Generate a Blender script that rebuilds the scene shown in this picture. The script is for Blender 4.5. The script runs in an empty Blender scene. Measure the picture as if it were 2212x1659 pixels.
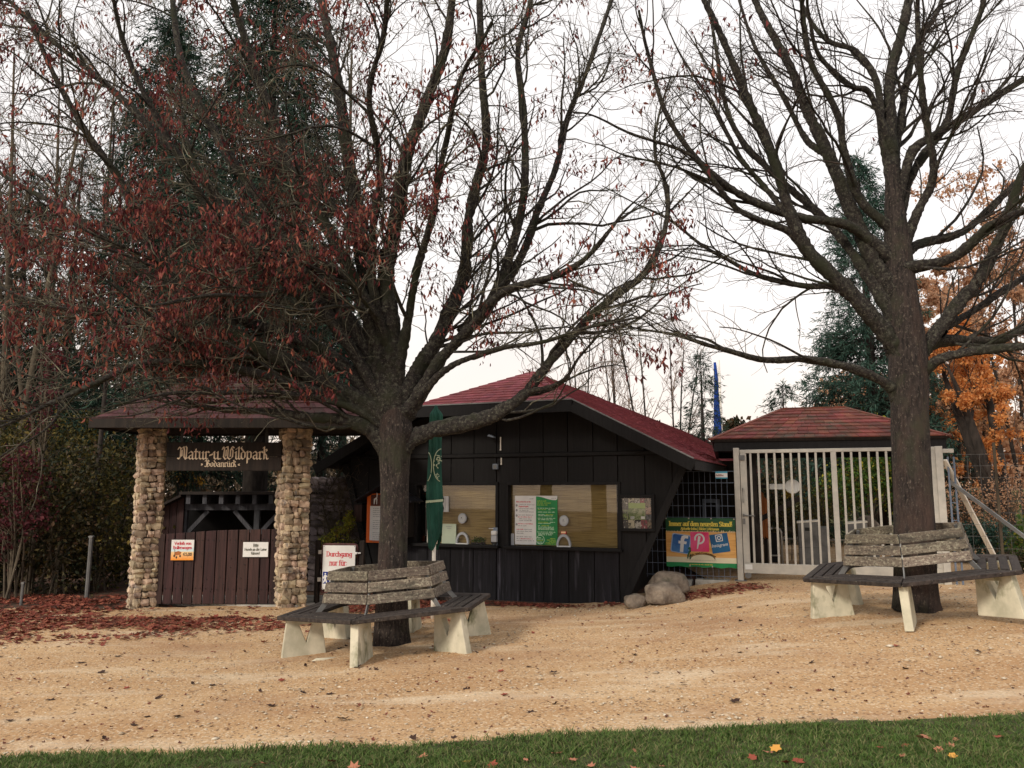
import bpy, math, random
import numpy as np
from mathutils import Vector, Matrix, noise as mnoise

random.seed(7)
rng = np.random.default_rng(7)
R = math.radians
col = bpy.context.scene.collection
scene = bpy.context.scene

# ------------------------------------------------------------------ camera, sky, sun
PW, PH, FOC, CX, CY, HOR, CAMZ = 2212.0, 1659.0, 1703.0, 1106.0, 829.5, 1060.0, 1.75
PITCH = math.atan((HOR - CY) / FOC)
cam_d = bpy.data.cameras.new("camera")
cam = bpy.data.objects.new("camera", cam_d); col.objects.link(cam)
cam.location = (0, 0, CAMZ)
cam.rotation_euler = (math.pi / 2 + PITCH, 0, 0)
cam_d.sensor_width = 36.0
cam_d.lens = 36.0 * FOC / PW
cam_d.clip_start = 0.1; cam_d.clip_end = 600
scene.camera = cam

SUN_EL, SUN_AZ = R(30), R(224)        # azimuth clockwise from +Y: behind the camera, to the left
world = bpy.data.worlds.new("World"); scene.world = world; world.use_nodes = True
nt = world.node_tree; nt.nodes.clear()
N = nt.nodes.new; LK = nt.links.new
sky = N("ShaderNodeTexSky"); sky.sky_type = 'NISHITA'; sky.sun_disc = False
sky.sun_elevation = SUN_EL; sky.sun_rotation = SUN_AZ
bg1 = N("ShaderNodeBackground"); bg1.inputs[1].default_value = 0.10; LK(sky.outputs[0], bg1.inputs[0])
tc = N("ShaderNodeTexCoord"); sp = N("ShaderNodeSeparateXYZ"); LK(tc.outputs['Generated'], sp.inputs[0])
rp = N("ShaderNodeValToRGB"); LK(sp.outputs[2], rp.inputs[0])
els = rp.color_ramp.elements
els[0].position = 0.0; els[0].color = (1.0, 0.80, 0.66, 1)
els[1].position = 1.0; els[1].color = (0.95, 0.93, 0.93, 1)
e = els.new(0.10); e.color = (1.0, 0.88, 0.79, 1)
e = els.new(0.28); e.color = (1.0, 0.945, 0.91, 1)
nz = N("ShaderNodeTexNoise"); nz.inputs['Scale'].default_value = 2.2; nz.inputs['Detail'].default_value = 5
LK(tc.outputs['Generated'], nz.inputs[0])
mr = N("ShaderNodeMapRange"); mr.inputs[1].default_value = .3; mr.inputs[2].default_value = .7
mr.inputs[3].default_value = .80; mr.inputs[4].default_value = 1.0; LK(nz.outputs[0], mr.inputs[0])
bg2 = N("ShaderNodeBackground"); LK(rp.outputs[0], bg2.inputs[0]); LK(mr.outputs[0], bg2.inputs[1])
mx = N("ShaderNodeMixShader"); mx.inputs[0].default_value = 0.90
LK(bg1.outputs[0], mx.inputs[1]); LK(bg2.outputs[0], mx.inputs[2])
wo = N("ShaderNodeOutputWorld"); LK(mx.outputs[0], wo.inputs[0])

sun_d = bpy.data.lights.new("sun", 'SUN'); sun = bpy.data.objects.new("sun", sun_d); col.objects.link(sun)
sun_d.energy = 2.1; sun_d.angle = R(11); sun_d.color = (1.0, 0.90, 0.76)
sdir = Vector((math.sin(SUN_AZ) * math.cos(SUN_EL), math.cos(SUN_AZ) * math.cos(SUN_EL), math.sin(SUN_EL)))
sun.rotation_euler = (-sdir).to_track_quat('-Z', 'Y').to_euler()
sun.location = (0, -20, 30)
vs = scene.view_settings
vs.view_transform = 'Standard'; vs.look = 'None'; vs.exposure = 0.42; vs.gamma = 1.0; vs.use_curve_mapping = False

# ------------------------------------------------------------------ measuring helpers
CP, SP_ = math.cos(PITCH), math.sin(PITCH)
def ray(u, v):
    a = (u - CX) / FOC; b = -(v - CY) / FOC
    return Vector((a, CP - b * SP_, SP_ + b * CP))
def at_y(u, v, y):
    r = ray(u, v); t = y / r.y
    return Vector((r.x * t, y, CAMZ + r.z * t))

GY = [0, 5, 9, 12.5, 17, 30, 500]
GX = [-400, -14, -6, -3.4, -2.2, -1.4, 0.5, 1.7, 2.6, 3.4, 4.4, 5.6, 8, 14, 400]
GZ = np.array([
    [-.35, -.3, -.1, -.03, .02, .05, .12, .15, .18, .22, .26, .30, .36, .4, .4],
    [-.35, -.25, -.1, 0, .04, .07, .14, .18, .21, .25, .29, .33, .38, .4, .4],
    [-.1, -.08, -.05, -.02, .02, .07, .15, .22, .29, .36, .43, .46, .48, .5, .5],
    [0, 0, 0, 0, 0, 0, .02, .06, .20, .33, .37, .38, .40, .4, .4],
    [0, 0, 0, 0, 0, 0, .05, .15, .28, .38, .42, .42, .42, .4, .4],
    [0, 0, 0, 0, 0, 0, .05, .15, .28, .38, .42, .42, .42, .4, .4],
    [0, 0, 0, 0, 0, 0, .05, .15, .28, .38, .42, .42, .42, .4, .4]])
_gx = np.array(GX, float); _gy = np.array(GY, float)
def gz_np(x, y):
    x = np.asarray(x, float); y = np.asarray(y, float)
    ix = np.clip(np.searchsorted(_gx, x) - 1, 0, len(_gx) - 2); iy = np.clip(np.searchsorted(_gy, y) - 1, 0, len(_gy) - 2)
    fx = np.clip((x - _gx[ix]) / (_gx[ix + 1] - _gx[ix]), 0, 1); fy = np.clip((y - _gy[iy]) / (_gy[iy + 1] - _gy[iy]), 0, 1)
    fy = fy * fy * (3 - 2 * fy)
    return (GZ[iy, ix] * (1 - fx) + GZ[iy, ix + 1] * fx) * (1 - fy) + (GZ[iy + 1, ix] * (1 - fx) + GZ[iy + 1, ix + 1] * fx) * fy
def gz(x, y): return float(gz_np(x, y))
def on_ground(u, v):
    y = 8.0
    r = ray(u, v)
    lo, hi = 1.0, 80.0
    for _ in range(50):
        m = (lo + hi) / 2
        t = m / r.y
        if CAMZ + r.z * t > gz(r.x * t, m): lo = m
        else: hi = m
    t = lo / r.y
    return Vector((r.x * t, lo, gz(r.x * t, lo)))

class Frame:
    """a local upright frame: s runs to the right, d away from the camera"""
    def __init__(s, O, deg):
        s.O = Vector((O[0], O[1], O[2] if len(O) > 2 else 0)); a = R(deg); s.rot = -a
        s.e1 = Vector((math.cos(a), -math.sin(a), 0)); s.e2 = Vector((math.sin(a), math.cos(a), 0))
    def px(s, u, v, d=0.0):
        r = ray(u, v); C = Vector((0, 0, CAMZ))
        t = ((s.O - C).dot(s.e2) + d) / r.dot(s.e2)
        P = C + r * t
        return (P - s.O).dot(s.e1), P.z - s.O.z
    def w(s, a, d, z): return s.O + s.e1 * a + s.e2 * d + Vector((0, 0, z))

# ------------------------------------------------------------------ object helpers
def tag(o, label=None, cat=None, group=None, kind=None):
    if label: o['label'] = label
    if cat: o['category'] = cat
    if group: o['group'] = group
    if kind: o['kind'] = kind
    return o
def empty(name, loc=(0, 0, 0), rz=0, label=None, cat=None, group=None):
    o = bpy.data.objects.new(name, None); col.objects.link(o); o.location = loc; o.rotation_euler = (0, 0, rz)
    o.empty_display_size = .2
    return tag(o, label, cat, group)
def link(name, me, parent=None, mat=None):
    o = bpy.data.objects.new(name, me); col.objects.link(o)
    if parent: o.parent = parent
    if mat is not None and len(me.materials) == 0: me.materials.append(mat)
    return o
def np_mesh(name, V, F, mat=None, smooth=False):
    """V (n,3); F (m,k) all faces the same size k"""
    me = bpy.data.meshes.new(name); V = np.asarray(V, np.float32); F = np.asarray(F, np.int32); k = F.shape[1]
    me.vertices.add(len(V)); me.vertices.foreach_set("co", V.ravel())
    me.loops.add(F.size); me.loops.foreach_set("vertex_index", F.ravel())
    me.polygons.add(len(F)); me.polygons.foreach_set("loop_start", np.arange(len(F), dtype=np.int32) * k)
    me.polygons.foreach_set("loop_total", np.full(len(F), k, np.int32))
    me.update(calc_edges=True)
    if smooth: me.polygons.foreach_set("use_smooth", np.ones(len(F), bool))
    if mat: me.materials.append(mat)
    return me

class MB:
    def __init__(s): s.v = []; s.f = []
    def box(s, x0, x1, y0, y1, z0, z1):
        b = len(s.v)
        s.v += [(x0, y0, z0), (x1, y0, z0), (x1, y1, z0), (x0, y1, z0), (x0, y0, z1), (x1, y0, z1), (x1, y1, z1), (x0, y1, z1)]
        s.f += [(b, b + 3, b + 2, b + 1), (b + 4, b + 5, b + 6, b + 7), (b, b + 1, b + 5, b + 4), (b + 1, b + 2, b + 6, b + 5), (b + 2, b + 3, b + 7, b + 6), (b + 3, b, b + 4, b + 7)]
        return s
    def prism(s, poly, y0, y1):
        """poly: (x,z) counter-clockwise seen from -y; extruded from y0 to y1"""
        b = len(s.v); n = len(poly)
        s.v += [(p[0], y0, p[1]) for p in poly] + [(p[0], y1, p[1]) for p in poly]
        s.f.append(tuple(range(b, b + n))); s.f.append(tuple(range(b + 2 * n - 1, b + n - 1, -1)))
        for i in range(n):
            j = (i + 1) % n; s.f.append((b + i, b + n + i, b + n + j, b + j))
        return s
    def slab(s, pts, th):
        """a planar polygon in space thickened by th along its normal"""
        P = [Vector(p) for p in pts]; nrm = (P[1] - P[0]).cross(P[2] - P[0]).normalized() * th
        b = len(s.v); n = len(P)
        s.v += [tuple(p) for p in P] + [tuple(p - nrm) for p in P]
        s.f.append(tuple(range(b, b + n))); s.f.append(tuple(range(b + 2 * n - 1, b + n - 1, -1)))
        for i in range(n):
            j = (i + 1) % n; s.f.append((b + i, b + n + i, b + n + j, b + j))
        return s
    def bar(s, p, q, w, h=None, up=(0, 0, 1)):
        """square bar from p to q"""
        h = h or w; p = Vector(p); q = Vector(q); t = (q - p).normalized(); u = Vector(up)
        if abs(t.dot(u)) > .98: u = Vector((0, 1, 0))
        a = t.cross(u).normalized() * w / 2; c = a.cross(t).normalized() * h / 2
        b = len(s.v)
        for e_ in (p, q):
            s.v += [tuple(e_ - a - c), tuple(e_ + a - c), tuple(e_ + a + c), tuple(e_ - a + c)]
        s.f += [(b, b + 1, b + 2, b + 3), (b + 7, b + 6, b + 5, b + 4)] + [(b + i, b + 4 + i, b + 4 + (i + 1) % 4, b + (i + 1) % 4) for i in range(4)]
        return s
    def tube(s, pts, rad, n=8):
        pts = [Vector(p) for p in pts]; b = len(s.v); m = len(pts)
        rad = rad if isinstance(rad, (list, tuple)) else [rad] * m
        t0 = (pts[1] - pts[0]).normalized(); ref = Vector((0, 0, 1)) if abs(t0.z) < .9 else Vector((1, 0, 0))
        for i, p in enumerate(pts):
            t = (pts[min(i + 1, m - 1)] - pts[max(i - 1, 0)]).normalized()
            a = t.cross(ref).normalized(); c = t.cross(a)
            for k in range(n):
                an = 2 * math.pi * k / n
                s.v.append(tuple(p + (a * math.cos(an) + c * math.sin(an)) * rad[i]))
        for i in range(m - 1):
            for k in range(n):
                s.f.append((b + i * n + k, b + i * n + (k + 1) % n, b + (i + 1) * n + (k + 1) % n, b + (i + 1) * n + k))
        s.f.append(tuple(b + k for k in range(n - 1, -1, -1))); s.f.append(tuple(b + (m - 1) * n + k for k in range(n)))
        return s
    def disc(s, cx, cz, rx, rz, y0, y1, n=24):
        return s.prism([(cx + rx * math.cos(2 * math.pi * k / n), cz + rz * math.sin(2 * math.pi * k / n)) for k in range(n)], y0, y1)
    def mesh(s, name, mat=None, smooth=False):
        me = bpy.data.meshes.new(name); me.from_pydata(s.v, [], s.f); me.update()
        if smooth: me.polygons.foreach_set("use_smooth", [True] * len(me.polygons))
        if mat: me.materials.append(mat)
        return me
    def build(s, name, mat, parent=None, bevel=0, smooth=False, loc=None):
        o = link(name, s.mesh(name, mat, smooth), parent)
        if loc is not None: o.location = loc
        if bevel:
            m = o.modifiers.new("bevel", 'BEVEL'); m.width = bevel; m.segments = 2; m.limit_method = 'ANGLE'; m.angle_limit = R(35)
        return o

# ------------------------------------------------------------------ materials
def lin(c):  # sRGB 0..255 -> linear
    return tuple(((x / 255) / 12.92 if x / 255 <= .04045 else ((x / 255 + .055) / 1.055) ** 2.4) for x in c) + (1,)
def mat(name, c1, c2=None, scale=(6, 6, 6), rough=.85, bump=0.0, bscale=None, rand=0.0, island=0.0, detail=6, contrast=(.35, .65),
        spots=None, metal=0.0, spec=.3, trans=0.0, bdist=.01):
    m = bpy.data.materials.new(name); m.use_nodes = True; t = m.node_tree; n = t.nodes.new; k = t.links.new
    b = t.nodes['Principled BSDF']; b.inputs['Roughness'].default_value = rough; b.inputs['Metallic'].default_value = metal
    b.inputs['Specular IOR Level'].default_value = spec
    c1 = tuple(c1)[:3] + (1,); c2 = (tuple(c2)[:3] + (1,)) if c2 is not None else c1
    geo = n("ShaderNodeNewGeometry")
    def noise(sc, det, rgh=.6):
        mp = n("ShaderNodeMapping"); mp.inputs['Scale'].default_value = sc if isinstance(sc, (tuple, list)) else (sc,) * 3
        k(geo.outputs['Position'], mp.inputs[0]); z = n("ShaderNodeTexNoise"); z.inputs['Scale'].default_value = 1
        z.inputs['Detail'].default_value = det; z.inputs['Roughness'].default_value = rgh; k(mp.outputs[0], z.inputs[0]); return z
    z = noise(scale, detail)
    r = n("ShaderNodeValToRGB"); r.color_ramp.elements[0].position = contrast[0]; r.color_ramp.elements[1].position = contrast[1]
    r.color_ramp.elements[0].color = c1; r.color_ramp.elements[1].color = c2; k(z.outputs[0], r.inputs[0])
    out = r.outputs[0]
    for sp_ in (spots or []):
        cs, ssc, lo, hi = sp_
        zz = noise(ssc, 4, .65); rr = n("ShaderNodeMapRange"); rr.inputs[1].default_value = lo; rr.inputs[2].default_value = hi
        k(zz.outputs[0], rr.inputs[0]); mm = n("ShaderNodeMix"); mm.data_type = 'RGBA'
        k(rr.outputs[0], mm.inputs[0]); k(out, mm.inputs[6]); mm.inputs[7].default_value = tuple(cs)[:3] + (1,); out = mm.outputs[2]
    if rand or island:
        h = n("ShaderNodeHueSaturation"); k(out, h.inputs['Color'])
        src = n("ShaderNodeObjectInfo").outputs['Random'] if rand else geo.outputs['Random Per Island']
        a = rand or island
        m1 = n("ShaderNodeMapRange"); m1.inputs[3].default_value = 1 - a; m1.inputs[4].default_value = 1 + a; k(src, m1.inputs[0])
        k(m1.outputs[0], h.inputs['Value'])
        w_ = n("ShaderNodeTexWhiteNoise"); w_.noise_dimensions = '1D'; k(src, w_.inputs['W'])
        m2 = n("ShaderNodeMapRange"); m2.inputs[3].default_value = .5 - a * .05; m2.inputs[4].default_value = .5 + a * .05
        k(w_.outputs['Value'], m2.inputs[0]); k(m2.outputs[0], h.inputs['Hue']); out = h.outputs[0]
    k(out, b.inputs['Base Color'])
    if bump:
        zb = noise(bscale or scale, 8, .7); bu = n("ShaderNodeBump"); bu.inputs['Strength'].default_value = bump
        bu.inputs['Distance'].default_value = bdist; k(zb.outputs[0], bu.inputs['Height']); k(bu.outputs[0], b.inputs['Normal'])
    if trans:
        b.inputs['Transmission Weight'].default_value = trans
    return m
def leafmat(name, cols, rough=.7, translucent=.35):
    m = bpy.data.materials.new(name); m.use_nodes = True; t = m.node_tree; n = t.nodes.new; k = t.links.new
    b = t.nodes['Principled BSDF']; b.inputs['Roughness'].default_value = rough; b.inputs['Specular IOR Level'].default_value = .25
    geo = n("ShaderNodeNewGeometry"); r = n("ShaderNodeValToRGB"); r.color_ramp.interpolation = 'LINEAR'
    while len(r.color_ramp.elements) < len(cols): r.color_ramp.elements.new(.5)
    for i, c in enumerate(cols):
        r.color_ramp.elements[i].position = i / (len(cols) - 1)
    for i, c in enumerate(cols): r.color_ramp.elements[i].color = tuple(c)[:3] + (1,)
    k(geo.outputs['Random Per Island'], r.inputs[0]); k(r.outputs[0], b.inputs['Base Color'])
    tr = n("ShaderNodeBsdfTranslucent"); k(r.outputs[0], tr.inputs[0]); mxs = n("ShaderNodeMixShader"); mxs.inputs[0].default_value = translucent
    k(b.outputs[0], mxs.inputs[1]); k(tr.outputs[0], mxs.inputs[2]); k(mxs.outputs[0], t.nodes['Material Output'].inputs[0])
    return m
def flat(name, c, rough=.5, **kw): return mat(name, c, tuple(x * .85 for x in c[:3]), scale=(3, 3, 3), rough=rough, **kw)

M = {}
M['soil'] = mat("forest_soil", (.035, .022, .014), (.09, .055, .035), (2, 2, 2), .95, .6, (20, 20, 20), spots=[((.14, .04, .025), (9, 9, 9), .52, .6)])
M['litterdark'] = M['soil']
M['grassbase'] = mat("lawn_soil", (.03, .05, .012), (.07, .06, .03), (8, 8, 8), .95, .5, (60, 60, 60))
M['meadow'] = mat("meadow", (.06, .08, .02), (.14, .13, .05), (2, 2, 2), .95, .4, (30, 30, 30))
M['concrete'] = mat("concrete", (.27, .26, .235), (.42, .40, .36), (5, 5, 5), .9, .3, (60, 60, 60), spots=[((.12, .11, .07), (4, 4, 4), .56, .7)])
M['legconc'] = mat("pale_concrete", (.42, .40, .30), (.62, .58, .45), (6, 6, 4), .9, .25, (70, 70, 70), rand=.08, spots=[((.16, .16, .09), (5, 5, 3), .56, .72)])
M['stone'] = mat("field_stone", (.24, .18, .13), (.50, .39, .27), (6, 6, 6), .9, .6, (40, 40, 40), rand=.42, spots=[((.16, .14, .13), (7, 7, 7), .55, .7)])
M['duskystone'] = mat('dusky_rubble', (.085, .07, .075), (.21, .175, .175), (6, 6, 6), .95, .6, (40, 40, 40), rand=.4)
M['mortar'] = mat("mortar", (.035, .027, .022), (.07, .055, .045), (12, 12, 12), .95, .4, (60, 60, 60))
M['blackwood'] = mat("black_stained_wood", (.0024, .0021, .0024), (.0075, .0066, .0072), (30, 30, 1.5), .7, .35, (60, 60, 2), rand=.25, spec=.3)
M['weatherwood'] = mat("weathered_black_wood", (.004, .0038, .0055), (.013, .012, .016), (26, 26, 1.6), .75, .35, (60, 60, 2), rand=.35, spots=[((.085, .08, .10), (16, 16, 1.0), .56, .76)])
M['maroonwood'] = mat("maroon_stained_wood", (.022, .010, .009), (.055, .024, .022), (30, 30, 1.6), .7, .4, (70, 70, 2), rand=.3)
M['darkwood'] = mat("dark_brown_wood", (.008, .0055, .0045), (.024, .016, .012), (25, 25, 2), .75, .3, (60, 60, 3), rand=.2)
M['bluewood'] = mat("grey_weathered_beam", (.03, .032, .038), (.075, .075, .085), (25, 25, 3), .8, .3, (60, 60, 3), rand=.2)
M['shingle'] = mat("red_shingle", (.15, .034, .04), (.23, .055, .062), (8, 8, 8), .9, .3, (90, 90, 90), rand=.2)
M['shinglemass'] = mat("red_shingle_mass", (.20, .045, .054), (.29, .075, .088), (3, 3, 3), .85, .3, (90, 90, 90), island=.12)
M['oldshingle'] = mat("mossy_brown_red_shingle", (.10, .030, .022), (.19, .05, .036), (3, 3, 3), .92, .5, (80, 80, 80), rand=.3, spots=[((.055, .045, .032), (2.5, 2.5, 2.5), .48, .7), ((.33, .27, .2), (28, 28, 28), .66, .72)])
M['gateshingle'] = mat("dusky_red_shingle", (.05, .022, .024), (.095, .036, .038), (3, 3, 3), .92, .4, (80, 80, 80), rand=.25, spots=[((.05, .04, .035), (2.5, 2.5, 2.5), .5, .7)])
M['lichenwood'] = mat("weathered_plank", (.085, .066, .052), (.22, .18, .135), (5, 5, 75), .92, .5, (9, 9, 90), rand=.28, contrast=(.3, .7),
                      spots=[((.33, .30, .22), (30, 30, 45), .50, .66), ((.04, .03, .025), (45, 45, 45), .54, .68), ((.05, .045, .035), (3, 3, 6), .52, .7)])
M['seatwood'] = mat("dark_seat_wood", (.016, .012, .011), (.055, .042, .036), (22, 22, 22), .85, .5, (60, 60, 60), rand=.25,
                    spots=[((.18, .16, .13), (45, 45, 45), .62, .7)])
M['bark'] = mat("maple_bark", (.012, .0095, .009), (.050, .038, .033), (34, 34, 7), .95, 1.0, (42, 42, 9), bdist=.035,
                spots=[((.13, .105, .085), (48, 48, 30), .55, .70), ((.30, .28, .2), (30, 30, 30), .70, .73), ((.04, .04, .025), (3, 3, 3), .5, .7), ((.075, .046, .036), (2.2, 2.2, .8), .54, .74)])
M['limbbark'] = mat("limb_bark", (.008, .0065, .006), (.030, .024, .021), (22, 22, 22), .95, .8, (30, 30, 30), bdist=.02,
                    spots=[((.075, .072, .055), (26, 26, 26), .50, .68), ((.15, .145, .105), (60, 60, 60), .60, .68), ((.022, .024, .012), (2, 2, 2), .5, .65)])
M['twiglichen'] = mat("lichened_twig", (.04, .032, .025), (.13, .12, .085), (9, 9, 9), .95, 0, spots=[((.26, .25, .17), (5, 5, 5), .54, .68)])
M['twig'] = mat("bare_twig", (.022, .016, .014), (.06, .045, .036), (9, 9, 9), .95)
M['paletwig'] = mat("pale_brown_twig", (.13, .09, .065), (.26, .18, .13), (4, 4, 4), .95)
M['greytwig'] = mat("grey_brown_twig", (.045, .036, .027), (.13, .105, .072), (3, 3, 3), .95)
M['darkbark'] = mat("dark_bark", (.018, .015, .013), (.05, .04, .034), (15, 15, 4), .95, .6, (30, 30, 8))
M['steel'] = mat("galvanised_steel", (.40, .385, .35), (.50, .475, .42), (7, 7, 7), .5, .08, (60, 60, 60), metal=.35, spec=.5)
M['steelgrey'] = mat("grey_steel", (.13, .13, .13), (.20, .20, .195), (6, 6, 6), .45, .05, (50, 50, 50), metal=.5)
M['whitepaint'] = mat("white_painted_metal", (.70, .66, .58), (.80, .76, .68), (5, 5, 5), .5)
M['bluewire'] = mat("blue_grey_wire", (.10, .13, .18), (.17, .20, .26), (9, 9, 9), .5, metal=.3)
M['white'] = flat("white_print", (.78, .78, .76), .45)
M['paper'] = flat("paper_white", (.74, .75, .74), .6)
M['creamletter'] = flat("cream_letter", (.72, .58, .42), .6)
M['red'] = flat("crimson_print", (.62, .02, .05), .5)
M['black'] = flat("black_print", (.02, .02, .02), .5)
M['greyprint'] = flat("grey_print", (.32, .32, .33), .6)
M['orange'] = flat("orange_board", (.75, .14, .02), .5)
M['orangewood'] = flat("orange_wood", (.42, .14, .04), .7)
M['yellow'] = flat("yellow_print", (.85, .70, .12), .5)
M['limegreen'] = flat("lime_print", (.45, .60, .06), .5)
M['palegreenprint'] = flat("pale_green_print", (.62, .80, .60), .5)
M['bannergreen'] = mat("banner_green", (.012, .07, .03), (.03, .13, .055), (3, 3, 9), .5)
M['brightgreen'] = mat("poster_green", (.01, .16, .045), (.03, .28, .09), (2, 2, 4), .45)
M['bannerstripe'] = mat("banner_stripe_green", (.01, .20, .06), (.02, .28, .09), (4, 4, 4), .5)
M['bannerwood'] = mat("banner_wood_print", (.62, .30, .08), (.80, .46, .15), (3, 3, 28), .5)
M['cream'] = flat("cream_print", (.82, .74, .52), .5)
M['fbblue'] = mat("blue_print", (.02, .10, .33), (.06, .20, .46), (6, 6, 6), .4)
M['fblight'] = flat("light_blue_print", (.38, .52, .72), .4)
M['pink'] = mat("pink_print", (.72, .02, .12), (.80, .10, .25), (5, 5, 5), .4)
M['igblue'] = mat("petrol_print", (.01, .09, .22), (.015, .14, .30), (6, 6, 6), .4)
M['signblue'] = flat("traffic_blue", (.01, .03, .22), .4)
M['tealsign'] = flat("teal_print", (.05, .35, .50), .4)
M['signorange'] = flat("yellow_orange_print", (.85, .42, .08), .4)
M['paleorange'] = flat("pale_orange_print", (.86, .66, .38), .4)
M['maroonmetal'] = mat("maroon_metal", (.06, .022, .022), (.12, .05, .045), (20, 20, 20), .6)
M['blind'] = None
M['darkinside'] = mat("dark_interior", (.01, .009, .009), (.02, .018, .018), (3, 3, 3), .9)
M['umbrella'] = mat("bottle_green_canvas", (.008, .05, .035), (.02, .10, .07), (7, 7, 3), .8, .5, (30, 30, 6), bdist=.02)
M['umbprint'] = flat("canvas_cream_print", (.50, .58, .40), .8)
M['rock'] = mat("boulder_rock", (.13, .10, .08), (.32, .26, .20), (5, 5, 5), .92, 1.0, (22, 22, 22), bdist=.05, spots=[((.10, .10, .07), (3, 3, 3), .55, .7)])
M['flagblue'] = mat("royal_blue_flag", (.005, .03, .22), (.01, .07, .40), (3, 3, 6), .7)
M['flagred'] = flat("red_flag", (.6, .03, .04), .7)
M['discgrey'] = flat("grey_plastic", (.42, .44, .46), .4)
M['mintpaper'] = flat("mint_paper", (.52, .60, .46), .6)
M['pinkflower'] = flat("pink_petal", (.75, .05, .18), .6)
M['bluepale'] = flat("blue_grey_metal", (.20, .24, .30), .5)
M['leafred'] = leafmat("dead_red_leaf", [(.05, .014, .015), (.13, .028, .030), (.22, .046, .044), (.38, .13, .085), (.07, .027, .022), (.14, .034, .035)])
M['leaflitter'] = leafmat("fallen_red_leaf", [(.08, .022, .016), (.25, .06, .04), (.13, .035, .022), (.36, .12, .07), (.06, .025, .018)], translucent=.1)
M['leafbrown'] = leafmat("fallen_brown_leaf", [(.05, .02, .014), (.16, .05, .03), (.09, .035, .022)], translucent=.1)
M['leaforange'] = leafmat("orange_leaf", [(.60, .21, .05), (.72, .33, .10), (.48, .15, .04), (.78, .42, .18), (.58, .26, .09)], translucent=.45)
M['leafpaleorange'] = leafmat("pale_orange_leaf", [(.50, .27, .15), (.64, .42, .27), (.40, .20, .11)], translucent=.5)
M['leafyellow'] = leafmat("yellow_leaf", [(.55, .32, .03), (.42, .22, .03), (.62, .42, .06)], translucent=.4)
M['needle'] = leafmat("spruce_needle", [(.010, .030, .020), (.022, .055, .035), (.035, .075, .05)], translucent=.1)
M['needleblue'] = leafmat("blue_spruce_needle", [(.014, .045, .032), (.03, .075, .055), (.06, .115, .085)], translucent=.1)
M['hedgeleaf'] = leafmat("dark_hedge_leaf", [(.007, .011, .005), (.02, .024, .009), (.075, .055, .018), (.012, .018, .008), (.09, .05, .025)], translucent=.2)
M['oliveleaf'] = leafmat("olive_leaf", [(.03, .032, .01), (.10, .085, .02), (.018, .022, .008), (.20, .14, .03)], translucent=.3)
M['yellowgreen'] = leafmat('yellow_green_leaf', [(.20, .22, .03), (.34, .30, .04), (.10, .14, .02), (.28, .16, .03)])
M['tanleaf'] = leafmat('tan_wood', [(.16, .12, .08), (.26, .20, .14), (.10, .08, .05), (.20, .13, .07)])
M['greenleaf'] = leafmat("green_yellow_leaf", [(.04, .10, .02), (.10, .19, .03), (.025, .06, .018), (.32, .28, .03)], translucent=.3)
M['crimsonleaf'] = leafmat("crimson_leaf", [(.06, .012, .018), (.13, .028, .035), (.035, .01, .012)], translucent=.4)
M['grassblade'] = leafmat("grass_blade", [(.045, .085, .02), (.08, .15, .03), (.13, .20, .05), (.055, .11, .025), (.24, .24, .10), (.06, .05, .03)], translucent=.3)
M['pebble'] = None
def pebble_mat():
    return leafmat("pebble", [(.30, .22, .14), (.55, .47, .35), (.40, .30, .19), (.66, .60, .48), (.24, .17, .11)], .85, 0.0)
M['pebble'] = pebble_mat()
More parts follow.
